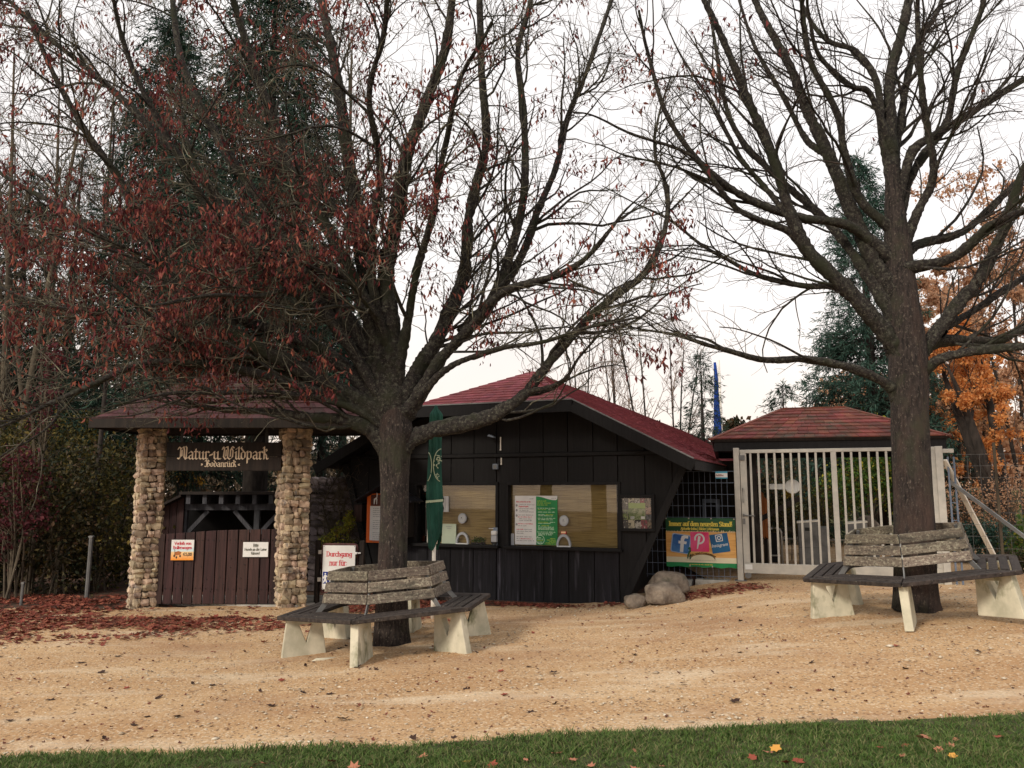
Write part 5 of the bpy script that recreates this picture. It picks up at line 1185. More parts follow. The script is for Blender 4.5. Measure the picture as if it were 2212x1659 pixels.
def fr(x0_, x1_, z0_, z1_): b.prism([(cx_ + w9 * (x * c9 - z * s9), cz_ + w9 * (x * s9 + z * c9)) for x, z in ((x0_, z0_), (x1_, z0_), (x1_, z1_), (x0_, z1_))], -.001, 0)
fr(-1, 1, .82, 1.05); fr(-1, 1, -1.05, -.82); fr(-1.05, -.8, -.85, .85); fr(.8, 1.05, -.85, .85)
for i in range(16):
    t0, t1 = 2 * math.pi * i / 16, 2 * math.pi * (i + 1) / 16; P = lambda t, r_: (cx_ + r_ * w9 * math.cos(t), cz_ + r_ * w9 * math.sin(t)); b.prism([P(t0, .34), P(t0, .6), P(t1, .6), P(t1, .34)], -.001, 0)
fr(.45, .7, .5, .72); drape(b.build('camera_mark', M['white'], bn), .0055)
me = font_mesh('Instagram', .07, .0006); me.materials.clear(); me.materials.append(M['white'])
xs2 = [v.co.x for v in me.vertices]; kk = W_ * .225 / (max(xs2) - min(xs2))
for v in me.vertices:
    X = v.co.x * kk + v.co.y * .25; Z = v.co.y * 1.0; v.co = (fx(.775) + X * c9 - Z * s9, -v.co.z, fz(.455) + X * s9 + Z * c9)
drape(link('lettering', me, bn), .0062)
b = MB(); n = 14
for i in range(n):
    t0, t1 = math.pi * i / n, math.pi * (i + 1) / n; P = lambda t: (fx(.525) + W_ * .17 * math.cos(t), fz(.165) + H_ * .09 * math.sin(t)); b.prism([(P(t1)[0], fz(.16)), (P(t0)[0], fz(.16)), P(t0), P(t1)], -.001, 0)
drape(b.build('cream_arch', M['cream'], bn), .003)
b = MB()
for i in range(n):
    t0, t1 = math.pi * i / n, math.pi * (i + 1) / n; P = lambda t, r_: (fx(.525) + W_ * .17 * r_ * math.cos(t), fz(.165) + H_ * .09 * r_ * math.sin(t)); b.prism([P(t0, 1), P(t0, 1.06), P(t1, 1.06), P(t1, 1)], -.001, 0)
drape(b.build('arch_line', M['darkwood'], bn), .004)
def arcmap(x, z):
    t = (x - fx(.36)) / (fx(.70) - fx(.36)); a = R(158 - 136 * t); r_ = 1.16 + (z - fz(0)) / (H_ * .12)
    return fx(.525) + W_ * .17 * (1.05 + (r_ - 1.05) * .4) * math.cos(a), fz(.165) + H_ * .09 * r_ * math.sin(a)
drape(pen_text('Wild- und Freizeitpark', RO, fx(.36), fx(.70), fz(0), H_ * .032, 0, M['darkwood'], bn, nib=(.12, .06, 5), arcf=arcmap), .007)
drape(word_dashes(fx(.28), fx(.72), fz(.135), .008, 0, M['greyprint'], bn, 1, 6), .003); drape(word_dashes(fx(.33), fx(.66), fz(.045), .014, 0, M['yellow'], bn, 1, 8), .003)
# small deer-like emblem left of the arch
b = MB(); ex, ez_ = fx(.335), fz(.14); u_ = H_ * .26
for poly in ([(-.18, .1), (-.1, .1), (-.02, .45), (.08, .62), (-.04, .7), (-.16, .4)], [(.0, .05), (.08, .05), (.1, .5), (.02, .5)], [(.0, .6), (.14, .6), (.12, .85), (.0, .88)], [(-.12, .84), (.16, .84), (.10, 1.0), (-.02, 1.02)]):
    b.prism([(ex + p[0] * u_, ez_ + p[1] * u_) for p in poly], -.001, 0)
drape(b.build('emblem', M['bannergreen'], bn), .0065)
eb = MB()
for f_, g_ in ((0.01, .985), (.34, .99), (.66, .99), (.985, .985), (.66, .015), (.34, .02)): eb.disc(fx(f_), fz(g_), .012, .012, -.002, 0, 8)
drape(eb.build('eyelets', M['steel'], bn), .004)

# ================================================================== GATE PAVILION (roof behind the steel gate)
s_, z_ = SG.px(1535, 948, .35); PV = Frame(SG.w(s_, .35, 0), 15)
pv = empty('gate_pavilion', PV.O, PV.rot, 'open pavilion with a mossy red hipped shingle roof behind the steel gate', 'pavilion')
ze = PV.px(1536, 949)[1]; xe = PV.px(2052, 941)[0]; dp = 3.3
dmid = dp / 2; ra_, rz1 = PV.px(1690, 884, dmid); rb_ = xe - ra_; rz1 = (rz1 + PV.px(1900, 877, dmid)[1]) / 2
pr = empty('roof'); pr.parent = pv
q = [(0, 0, ze), (xe, 0, ze), (rb_, dmid, rz1), (ra_, dmid, rz1)]; q2 = [(xe, dp, ze), (0, dp, ze), (ra_, dmid, rz1), (rb_, dmid, rz1)]
dk = MB(); dk.slab(q, .05); dk.slab(q2, .05); dk.slab([q[1], q2[0], q[2]], .05); dk.slab([q2[1], q[0], q[3]], .05); dk.build('roof_deck', M['darkwood'], pr)
row_shingles(q[0], q[1], q[2], q[3], 9, 22, 'shingle', M['oldshingle'], pr, th=.016, gap=.007)
row_shingles(q[1], q2[0], q[2], q[2], 9, 17, 'side_shingle', M['oldshingle'], pr, th=.016); row_shingles(q2[1], q[0], q[3], q[3], 9, 17, 'side_shingle', M['oldshingle'], pr, th=.016)
row_shingles(q2[0], q2[1], q2[2], q2[3], 9, 22, 'rear_shingles', M['oldshingle'], pr, th=.014, individual=False)
b = MB(); b.bar(q[3], (rb_, dmid, rz1 + .0), .12, .03); b.bar(q[0], q[3], .10, .025); b.bar(q[1], q[2], .10, .025); b.build('ridge_cap', M['oldshingle'], pr)
b = MB(); b.box(.05, xe - .05, .04, .10, ze - .20, ze - .03); b.box(.05, xe - .05, dp - .10, dp - .04, ze - .2, ze - .03); b.box(.05, .11, .1, dp - .1, ze - .2, ze - .03); b.box(xe - .11, xe - .05, .1, dp - .1, ze - .2, ze - .03); b.box(.12, xe - .12, .11, dp - .11, ze - .08, ze - .06); b.build('fascia_board', M['blackwood'], pr)
xp0 = PV.px(1626, 1100, .5)[0]; xp1 = PV.px(2012, 1100, .5)[0]
for x in (xp0, xp1):
    for d in (.5, dp - .4):
        b = MB(); b.tube([(x, d, 0), (x + .01, d, .8), (x - .01, d, 1.6), (x, d, ze - .05)], [.115, .105, .10, .10], 10); b.build('post', M['darkbark'], pv, smooth=True)
b = MB(); b.bar((xp0 + .08, .5, 1.25), (xp0 + .75, .5, 1.62), .08); b.build('brace', M['darkwood'], pv)
# white key-shaped arm lamp under it
ws = Frame((0, 15.5), 20); a0, z0 = ws.px(1662, 1051); a1, z1 = ws.px(1712, 1051)
wl = empty('white_arm_sign', ws.O, ws.rot, 'white arm shaped sign ending in a round disc seen through the gate bars', 'sign')
MB().box(a0, a1 - .08, -.02, .02, z0 - .05, z0 + .045).build('arm', M['white'], wl, bevel=.006); MB().disc(a1, z1, .125, .125, -.03, .03, 24).build('round_disc', M['white'], wl, bevel=.01)
MB().box(a0 - .25, a0 - .001, -.015, .015, z0 - .03, z0 + .03).build('bracket', M['darkwood'], wl); MB().box(a0 - .3, a0 - .25, -.04, .04, 0, z0 + .2).build('post', M['darkwood'], wl)
# orange plank panel
opn = empty('orange_panel', ws.w(a0 - .15, .3, 0), ws.rot, 'narrow orange wooden panel behind the first bars of the steel gate', 'panel')
for i in range(2): MB().prism([(-.02 + i * .055, .95), (.03 + i * .055, .9), (.03 + i * .055, 1.7 - i * .1), (-.02 + i * .055, 1.75 - i * .1)], 0, .03).build('plank', M['orangewood'], opn)
MB().box(-.02, .08, .031, .06, .9, 1.0).build('rail', M['darkwood'], opn); MB().box(0, .06, .06, .1, .3, 1.6).build('post', M['darkwood'], opn)

# turnstile pillars
TS = Frame(SG.w(0, 1.9, 0), 20)
def turnstile(u0, u1, v1, lb):
    x0, _ = TS.px(u0, 1160); x1, z1 = TS.px(u1, v1); z1 = TS.px(u0 + 8, v1)[1]; g = gz(*TS.w(x0, 0, 0).xy) - .03
    o = empty('turnstile_pillar', TS.w(x0, 0, g), TS.rot, lb, 'turnstile', 'turnstile pillars behind the steel gate'); w = x1 - x0; h = z1 - g
    MB().prism([(0, 0), (w * .62, 0), (w * .62, h), (0, h - .03)], 0, .75).build('body', M['steelgrey'], o, bevel=.012)
    MB().box(w * .621, w * .95, .05, .75, 0, h - .10).build('side_housing', M['steelgrey'], o, bevel=.01)
    MB().prism([(-.01, h - .028), (w * .63, h + .003), (w * .63, h + .03), (-.01, h - .001)], -.01, .55).build('lid', M['whitepaint'], o, bevel=.004)
    MB().box(w * .22, w * .44, -.006, 0, h - .16, h - .10).build('ticket_slot', M['black'], o)
    b = MB(); b.tube([(-.03, .3, h - .32), (-.48, .3, h - .32)], .016, 8); b.tube([(0, .3, h - .32), (-.03, .3, h - .32)], .04, 8); b.build('arm', M['steel'], o, smooth=True)
    MB().box(0, w * .62, -.003, .0, h * .46, h * .465).build('panel_joint', M['black'], o)
turnstile(1724, 1793, 1127, 'grey steel turnstile pillar nearer the lever handle of the steel gate'); turnstile(1832, 1900, 1129, 'grey steel turnstile pillar beside the big tree trunk, in front of the pale rock')
rh, _ = TS.px(1659, 1160); rh2, z1 = TS.px(1687, 1141); g = gz(*TS.w(rh, 0, 0).xy)
hr = empty('hoop_rail', TS.w(rh, 0, g), TS.rot, 'low bent steel hoop rail beside the first turnstile', 'railing'); h = z1 - g; w = rh2 - rh
b = MB(); b.tube([(0, 0, -.05), (0, 0, h - .08), (.02, 0, h - .02), (.08, 0, h), (w - .08, 0, h), (w - .02, 0, h - .02), (w, 0, h - .08), (w, 0, -.05)], .02, 8); b.build('hoop', M['steel'], hr, smooth=True)
b = MB(); b.tube([(.01, 0, h * .3), (w - .01, 0, h * .3)], .014, 8); b.build('cross_bar', M['steel'], hr)
MB().box(.03, w - .03, .02, .03, .08, h - .08).build('dark_panel', M['darkinside'], hr)

# ================================================================== boulders
def boulder(loc, s, seed, lb, grp='boulders at the hut corner', rz=0.0):
    import bmesh
    bm = bmesh.new(); bmesh.ops.create_icosphere(bm, subdivisions=4, radius=1)
    for v in bm.verts:
        c = Vector(v.co); n = mnoise.fractal(c * .9 + Vector((seed, 0, 0)), 1.0, 2.0, 4); f_ = 1 + .26 * n + .05 * mnoise.noise(c * 4 + Vector((seed, 3, 0))); c = c * f_
        if c.z > .62: c.z = .62 + (c.z - .62) * .5
        if c.z < -.4: c.z = -.4
        v.co = Vector((c.x * s[0], c.y * s[1], c.z * s[2]))
    me = bpy.data.meshes.new('boulder'); bm.to_mesh(me); bm.free(); me.polygons.foreach_set("use_smooth", [True] * len(me.polygons)); me.materials.append(M['rock'])
    o = link('boulder', me); o.location = loc; o.rotation_euler = (0, 0, rz); return tag(o, lb, 'boulder', grp)
def bpos(u, v, y): p = at_y(u, v, y); return (p.x, y, gz(p.x, y))
p = bpos(1436, 1290, 11.55); boulder((p[0], p[1], p[2] + .11), (.27, .24, .23), 3, 'largest rounded grey boulder at the right hut corner')
p = bpos(1443, 1260, 12.15); boulder((p[0], p[1], p[2] + .19), (.26, .22, .25), 8, 'boulder behind the largest one against the wire mesh')
p = bpos(1372, 1300, 11.6); boulder((p[0], p[1], p[2] + .07), (.15, .16, .15), 14, 'smallest boulder touching the black hut wall foot')
p = bpos(1875, 1150, 15.8); boulder((p[0], p[1], p[2] + .35), (.27, .3, .6), 21, 'pale upright rock behind the second turnstile pillar', None)

# ================================================================== parasol
PB = at_y(937, 1225, 11.0); pz = gz(PB.x, 11.0)
um = empty('closed_parasol', (PB.x, 11.0, 0), 0, 'closed bottle green parasol with cream ring print strapped to a white pole', 'parasol')
zt = at_y(938, 876, 11).z; zc0 = at_y(938, 1170, 11).z; zst = at_y(938, 1082, 11).z
b = MB(); b.tube([(0, 0, pz), (0, 0, zc0 + .3)], .026, 12); b.tube([(0, 0, pz), (0, 0, pz + .5)], .034, 12); b.build('pole', M['whitepaint'], um, smooth=True)
b = MB(); b.tube([(0, 0, zc0 - .03), (0, 0, zc0 + .03), (0, 0, zc0 + .12)], [.045, .05, .03], 12); b.build('runner', M['whitepaint'], um, smooth=True)
b = MB()
for k_ in range(3): b.tube([(-.03 + .035 * k_, -.02, zc0 + .03), (-.05 + .05 * k_, -.03, zc0 + .3)], .009, 6)
b.build('rib_ends', M['whitepaint'], um)
b = MB(); b.tube([(-.085, -.03, zc0 - .01), (-.085, -.02, zc0 + .24)], .012, 6); b.build('crank_rod', M['whitepaint'], um)
b = MB(); b.tube([(.0, -.04, zc0 - .02), (-.03, -.06, zc0 - .09), (.0, -.05, zc0 - .13)], .008, 6); b.build('hook', M['whitepaint'], um)
V = []; F = []; nr_, nc = 46, 48
def can_r(t, a):   # t 0 bottom .. 1 top
    base = .105 + .02 * math.sin(t * 5 + 1); 
    if t > .93: base *= max(.15, (1 - t) / .07)
    if t < .28: base = .095 + .02 * (t / .28)
    zst_t = (zst - zc0) / (zt - zc0); pinch = math.exp(-((t - zst_t) / .02) ** 2) * .012
    tw = a + t * 1.3; fold = .5 + .5 * math.sin(tw * 7 + 1.2 * math.sin(t * 6)); return base * (.80 + .26 * fold + .05 * math.sin(tw * 3 + 4 * t)) - pinch
for i in range(nr_ + 1):
    t = i / nr_
    for k in range(nc):
        a = 2 * math.pi * k / nc; r_ = can_r(t, a); dz = 0
        if i == 0: dz = .10 * math.sin(a * 2 + 2.2) - .02
        if i == 1: dz = .07 * math.sin(a * 2 + 2.2)
        V.append((r_ * math.cos(a), r_ * math.sin(a), zc0 + (zt - zc0) * t + dz))
for i in range(nr_):
    for k in range(nc): F.append((i * nc + k, i * nc + (k + 1) % nc, (i + 1) * nc + (k + 1) % nc, (i + 1) * nc + k))
me = np_mesh('canopy', V, F, M['umbrella'], True); cn = link('canopy', me, um); m = cn.modifiers.new('solid', 'SOLIDIFY'); m.thickness = .004
b = MB(); n = 30
for k in range(n):
    a0, a1 = 2 * math.pi * k / n, 2 * math.pi * (k + 1) / n; r_ = .120; z0_, z1_ = zst - .018 + .01 * math.cos(a0), zst - .018 + .01 * math.cos(a1)
    b.slab([(r_ * math.cos(a0), r_ * math.sin(a0), z0_), (r_ * math.cos(a1), r_ * math.sin(a1), z1_), (r_ * math.cos(a1), r_ * math.sin(a1), z1_ + .032), (r_ * math.cos(a0), r_ * math.sin(a0), z0_ + .032)], .004)
b.build('strap', M['umbprint'], um)
def on_canopy(x, z):
    """front face of the canopy at sideways offset x, height z"""
    x = max(-.098, min(.098, x)); a = -math.pi / 2 + math.asin(x / .115); t = (z - zc0) / (zt - zc0); r_ = max(can_r(t, a), .085); y = -math.sqrt(max(1e-5, r_ * r_ - x * x * .9)) - .006
    return (x, y, z)
b = MB()
def ring_line(pts, w=.005):
    for p, q in zip(pts[:-1], pts[1:]): b.bar(on_canopy(*p), on_canopy(*q), w * 2, .003, up=(0, 1, 0))
zc = at_y(938, 1005, 11).z
ring_line([(.105 - .12 * math.cos(R(a)), zc + .23 * math.sin(R(a))) for a in range(-80, 81, 10)]); ring_line([(-.105 + .065 * math.cos(R(a)), zc - .02 + .20 * math.sin(R(a))) for a in range(-80, 81, 10)])
b.build('ring_print', M['umbprint'], um)
def canopy_text(s, x, z, size, ang, bold):
    me = font_mesh(s, size, bold); me.materials.clear(); me.materials.append(M['umbprint']); ca, sa_ = math.cos(R(ang)), math.sin(R(ang))
    for v in me.vertices:
        X, Z = v.co.x * ca - v.co.y * sa_ + x, v.co.x * sa_ + v.co.y * ca + z; P = on_canopy(X, Z); v.co = (P[0], P[1] - .002 - v.co.z * .3, P[2])
    link('lettering', me, um)
canopy_text('Alpi', .036, zc + .05, .115, 78, .002); canopy_text('KL', .045, zc - .15, .065, -55, .001)

# ================================================================== hexagonal benches
def bench(name, lb, C, rot, tx, ty, tk):
    root = empty(name, C, rot, lb, 'bench', 'hexagonal benches round the maple trunks')
    root.rotation_euler = (Matrix.Rotation(-math.atan(tx), 3, 'Y') @ Matrix.Rotation(math.atan(ty), 3, 'X') @ Matrix.Rotation(rot, 3, 'Z')).to_euler()
    c30 = math.cos(R(30)); t30 = math.tan(R(30)); rj = random.Random(tk)
    def slat(ap0, ap1, z0, z1, zoff1=0, nm='seat_slat', m_=None, k=0, gap=.006):
        """board along one hexagon side; ap: apothem; a tilted board has its two long edges at different apothem and height"""
        b = MB(); a = R(60 * k + 30); j = rj.uniform(-.003, .003)
        def P(ap, side, z): h = ap * t30 - gap; x, y = ap, side * h; return (x * math.cos(a) - y * math.sin(a), x * math.sin(a) + y * math.cos(a), z + j)
        return b, P
    for k in range(6):
        for i in range(4):
            apo = 1.04 - i * .101; api = apo - .082; b, P = slat(0, 0, 0, 0, k=k); th = .042; n0 = 0
            b.v = [P(api, -1, -th), P(apo, -1, -th), P(apo, 1, -th), P(api, 1, -th), P(api, -1, 0), P(apo, -1, 0), P(apo, 1, 0), P(api, 1, 0)]
            b.f = [(0, 3, 2, 1), (4, 5, 6, 7), (0, 1, 5, 4), (1, 2, 6, 5), (2, 3, 7, 6), (3, 0, 4, 7)]
            b.build('seat_slat', M['seatwood'], root, bevel=.006)
        for i in range(3):
            zb, zt_ = .085 + i * .118, .085 + i * .118 + .096; f_ = lambda z: .635 - .20 * (z - .085); b, P = slat(0, 0, 0, 0, k=k, gap=.005); th = .03
            o0, o1 = f_(zb), f_(zt_); b.v = [P(o0 - th, -1, zb), P(o0, -1, zb), P(o0, 1, zb), P(o0 - th, 1, zb), P(o1 - th, -1, zt_), P(o1, -1, zt_), P(o1, 1, zt_), P(o1 - th, 1, zt_)]
            b.f = [(0, 3, 2, 1), (4, 5, 6, 7), (0, 1, 5, 4), (1, 2, 6, 5), (2, 3, 7, 6), (3, 0, 4, 7)]
            b.build('back_slat', M['lichenwood'], root, bevel=.006)
        # concrete leg on each corner, with its V-shaped opening
        a = R(60 * k); H0 = -.47
        prof = [(.70, H0), (1.17, H0), (1.10, -.044), (.74, -.044)]; hole = [(.905, -.30), (.975, -.11), (.835, -.11)]
        pts = prof + hole; fr_ = [(0, 1, 4), (1, 2, 5, 4), (2, 3, 6, 5), (3, 0, 4, 6)]; V = []; F = []
        for y in (-.042, .042):
            for p in pts: V.append((p[0] * math.cos(a) - y * math.sin(a), p[0] * math.sin(a) + y * math.cos(a), p[1]))
        for f__ in fr_: F.append(f__); F.append(tuple(i + 7 for i in reversed(f__)))
        for i, j2 in ((0, 1), (1, 2), (2, 3), (3, 0)): F.append((j2, i, i + 7, j2 + 7))
        for i, j2 in ((4, 5), (5, 6), (6, 4)): F.append((i, j2, j2 + 7, i + 7))
        b = MB(); b.v = V; b.f = F; b.build('leg', M['legconc'], root, bevel=.007)
        b = MB(); ca, sa_ = math.cos(a), math.sin(a); b.bar((.80 * ca, .80 * sa_, -.045), (.675 * ca, .675 * sa_, .10), .05, .012, up=(-sa_, ca, 0)); b.bar((.675 * ca, .675 * sa_, .08), (.585 * ca, .585 * sa_, .40), .04, .014, up=(-sa_, ca, 0)); b.build('bracket', M['steelgrey'], root)
    return root
bench('tree_bench', 'weathered hexagonal slatted bench round the trunk of the red-leaved maple near the parasol', (-1.368, 9.01, .502), .37, .065, -.018, 1)
bench('tree_bench', 'weathered hexagonal slatted bench round the trunk of the bare maple before the steel gate', (4.417, 8.952, .917), -.008, .106, 0, 2)
# surface root
p0, p1, p2 = on_ground(662, 1430), on_ground(705, 1426), on_ground(752, 1415)
b = MB(); b.tube([p0 - Vector((0, 0, .03)), p0 * .5 + p1 * .5 + Vector((0, 0, .012)), p1 + Vector((0, 0, .006)), p2 - Vector((0, 0, .02))], [.006, .017, .018, .008], 8)
tag(b.build('surface_root', M['legconc'], None, smooth=True), 'pale bare surface root crossing the gravel by the bench legs', 'root')

# ================================================================== flags
fp = at_y(1558, 935, 34); fl_ = empty('flagpole', (fp.x, 34, 0), 0, 'white flagpole with a furled blue flag behind the hut roof', 'flagpole')
zt = at_y(1556, 778, 34).z; b = MB(); b.tube([(0, 0, 0), (0, 0, zt)], [.09, .05], 10); b.build('pole', M['whitepaint'], fl_, smooth=True)
V = []; F = []; n = 30; zb = zt - 3.6
for i in range(n + 1):
    t = i / n
    for k in range(12):
        a = 2 * math.pi * k / 12; r_ = (.06 + .13 * t) * (.8 + .3 * math.sin(3 * a + t * 5)); V.append((-.17 + r_ * math.cos(a) + .02 * math.sin(t * 9), -.02 + r_ * math.sin(a), zt - .1 - 3.5 * t))
for i in range(n):
    for k in range(12): F.append((i * 12 + (k + 1) % 12, i * 12 + k, (i + 1) * 12 + k, (i + 1) * 12 + (k + 1) % 12))
link('flag', np_mesh('flag', V, F, M['flagblue'], True), fl_)

# ================================================================== right-hand fence
fn = empty('wire_fence', SG.O, SG.rot, 'thin rusty wire fence running right from the steel gate', 'fence')
f0 = px1 + .03; f1 = f0 + 3.2; gp_ = .38
for x in (f0 + .03, f0 + .11):
    MB().box(x, x + .025, .0, .025, gp_, 2.25).build('edge_post', M['bluewire'], fn)
for i in range(8): MB().box(f0 + .056, f0 + .109, .008, .016, gp_ + .15 + i * .26, gp_ + .162 + i * .26).build('rung', M['bluewire'], fn)
xx = SG.px(2150, 1040, .0)[0]
for x in (xx, xx + 1.5): MB().box(x, x + .035, -.015, .02, gp_ - .1, 2.45).build('post', M['greytwig'], fn)
for i in range(11): z = 2.28 - i * .17; MB().box(f0 + .15, f1, .02, .024, z, z + .004).build('wire', M['steelgrey'], fn)
vm2 = MB().box(-.0015, .0015, .024, .027, gp_, 2.28).mesh('wire', M['steelgrey']); x = f0 + .3
while x < f1: o = link('wire', vm2, fn); o.location = (x, 0, 0); x += .16
b = MB(); wA_ = SG.px(2052, 1040, .03); wB_ = SG.px(2230, 1172, -.5); b.bar((wA_[0], .03, wA_[1]), (wB_[0], -.5, wB_[1]), .045, .045); b.build('diagonal_brace', M['steelgrey'], fn)

# left-hand posts
for (u_, vt, vb, w, lb) in ((187, 1158, 1292, .035, 'plain galvanised fence post standing before the dark hedge'), (45, 1258, 1306, .022, 'short thin pale stake low in the dark hedge by the leaf litter')):
    p = on_ground(u_, vb); zt = at_y(u_, vt, p.y).z; o = empty('fence_post', (p.x, p.y, p.z - .03), 0, lb, 'post')
    b = MB(); b.tube([(0, 0, 0), (.01, 0, zt - p.z)], w, 8); b.build('shaft', M['steelgrey'], o); MB().disc(.01, zt - p.z + .02, w * 1.15, .02, -w, w, 10).build('cap', M['steelgrey'], o)

# ================================================================== THE TWO BIG MAPLES
def hero_trunk(root, pts, name='trunk', sides=40, rough=.012, seed=0):
    """pts: (x,y,z,r) along the trunk, local"""
    P = catmull([p[:3] for p in pts], 60); Rr = np.interp(np.linspace(0, 1, 60), np.linspace(0, 1, len(pts)), [p[3] for p in pts])
    V = np.zeros((60, sides, 3)); a = np.arange(sides) * 2 * np.pi / sides
    for i in range(60):
        for k in range(sides):
            z = P[i, 2]; n = mnoise.noise(Vector((math.cos(a[k]) * 3 + seed, math.sin(a[k]) * 3, z * 1.1))) * .6 + mnoise.noise(Vector((math.cos(a[k]) * 9 + seed, math.sin(a[k]) * 9, z * 2.5))) * .4
            lobes = max(0, 1 - z / .45) * .08 * (math.sin(a[k] * 5 + seed) + .3) if z < .45 else 0
            r_ = Rr[i] * (1 + lobes) + n * rough * 1.6; V[i, k] = (P[i, 0] + r_ * math.cos(a[k]), P[i, 1] + r_ * math.sin(a[k]), z)
    i = np.arange(59)[:, None] * sides; k = np.arange(sides)[None]; k2 = (k + 1) % sides; F = np.stack([i + k, i + k2, i + sides + k2, i + sides + k], -1).reshape(-1, 4)
    return link(name, np_mesh(name, V.reshape(-1, 3), F, M['bark'], True), root)
def trace(pts, y0, y1, bend=0.0):
    """world polyline through picture points, going from depth y0 to y1"""
    n = len(pts); out = []
    for i, (u, v) in enumerate(pts):
        t = i / (n - 1); out.append(at_y(u, v, y0 + (y1 - y0) * t ** 1.25 + bend * math.sin(math.pi * t)))
    return out
def limb_mesh(P, ra, rb, k=11):
    L = np.linalg.norm(np.diff(P, axis=0), axis=1).sum(); m = int(min(150, max(40, L / .035))); n = len(P)
    x = np.linspace(0, n - 1, m); i = np.minimum(x.astype(int), n - 2); f = (x - i)[:, None]; Q = P[i] * (1 - f) + P[i + 1] * f
    for _ in range(2): Q[1:-1] = (Q[:-2] + Q[1:-1] * 2 + Q[2:]) / 4
    t = np.linspace(0, 1, m); rad = (ra * (1 - t) + rb * t) * (1 + .55 * np.exp(-t * 12))
    knob = np.interp(np.arange(m), np.arange(0, m + 4, 4), rng.normal(size=len(np.arange(0, m + 4, 4)))) ; rad = rad * (1 + .07 * knob)
    T = unit(np.gradient(Q, axis=0)); ref = rng.normal(size=3); av = unit(Q[-1] - Q[0]); ref = unit(ref - (ref @ av) * av)
    A = unit(np.cross(T, ref[None])); C = np.cross(T, A); an = np.arange(k) * 2 * np.pi / k
    rr = rad[:, None] * (1 + .10 * np.sin(an * 3 + 1)[None] + rng.normal(size=(m, k)) * .075)
    V = Q[:, None] + (A[:, None] * np.cos(an)[None, :, None] + C[:, None] * np.sin(an)[None, :, None]) * rr[..., None]
    i = np.arange(m - 1)[:, None] * k; j = np.arange(k)[None]; j2 = (j + 1) % k
    return V.reshape(-1, 3), np.stack([i + j, i + j2, i + k + j2, i + k + j], -1).reshape(-1, 4)
def add_limbs(root, limbs, base, n=26, wob=.02, leafy=None, mt='limbbark'):
    Pw, r0, r1 = [], [], []
    for L_ in limbs:
        pts, ye, ra, rb = L_[:4]; dy = L_[4] if len(L_) > 4 else 0.0
        tr = trace(pts, base.y + dy, base.y + dy + ye); P = catmull(tr, n)
        w = np.zeros((n, 3)); ph = rng.uniform(0, 6, (3, 3))
        for j in range(3): w[:, j] = np.sin(np.linspace(0, 9, n) + ph[j, 0]) * wob + np.sin(np.linspace(0, 23, n) + ph[j, 1]) * wob * .5
        P = P + w * np.linspace(0, 1, n)[:, None] ** .5
        P = P - np.array(root.location)[None]; Pw.append(P); r0.append(ra); r1.append(rb)
        V, F = limb_mesh(P, ra, rb); link('limb', np_mesh('limb', V, F, M[mt], True), root)
    return np.stack(Pw), np.array(r0), np.array(r1)

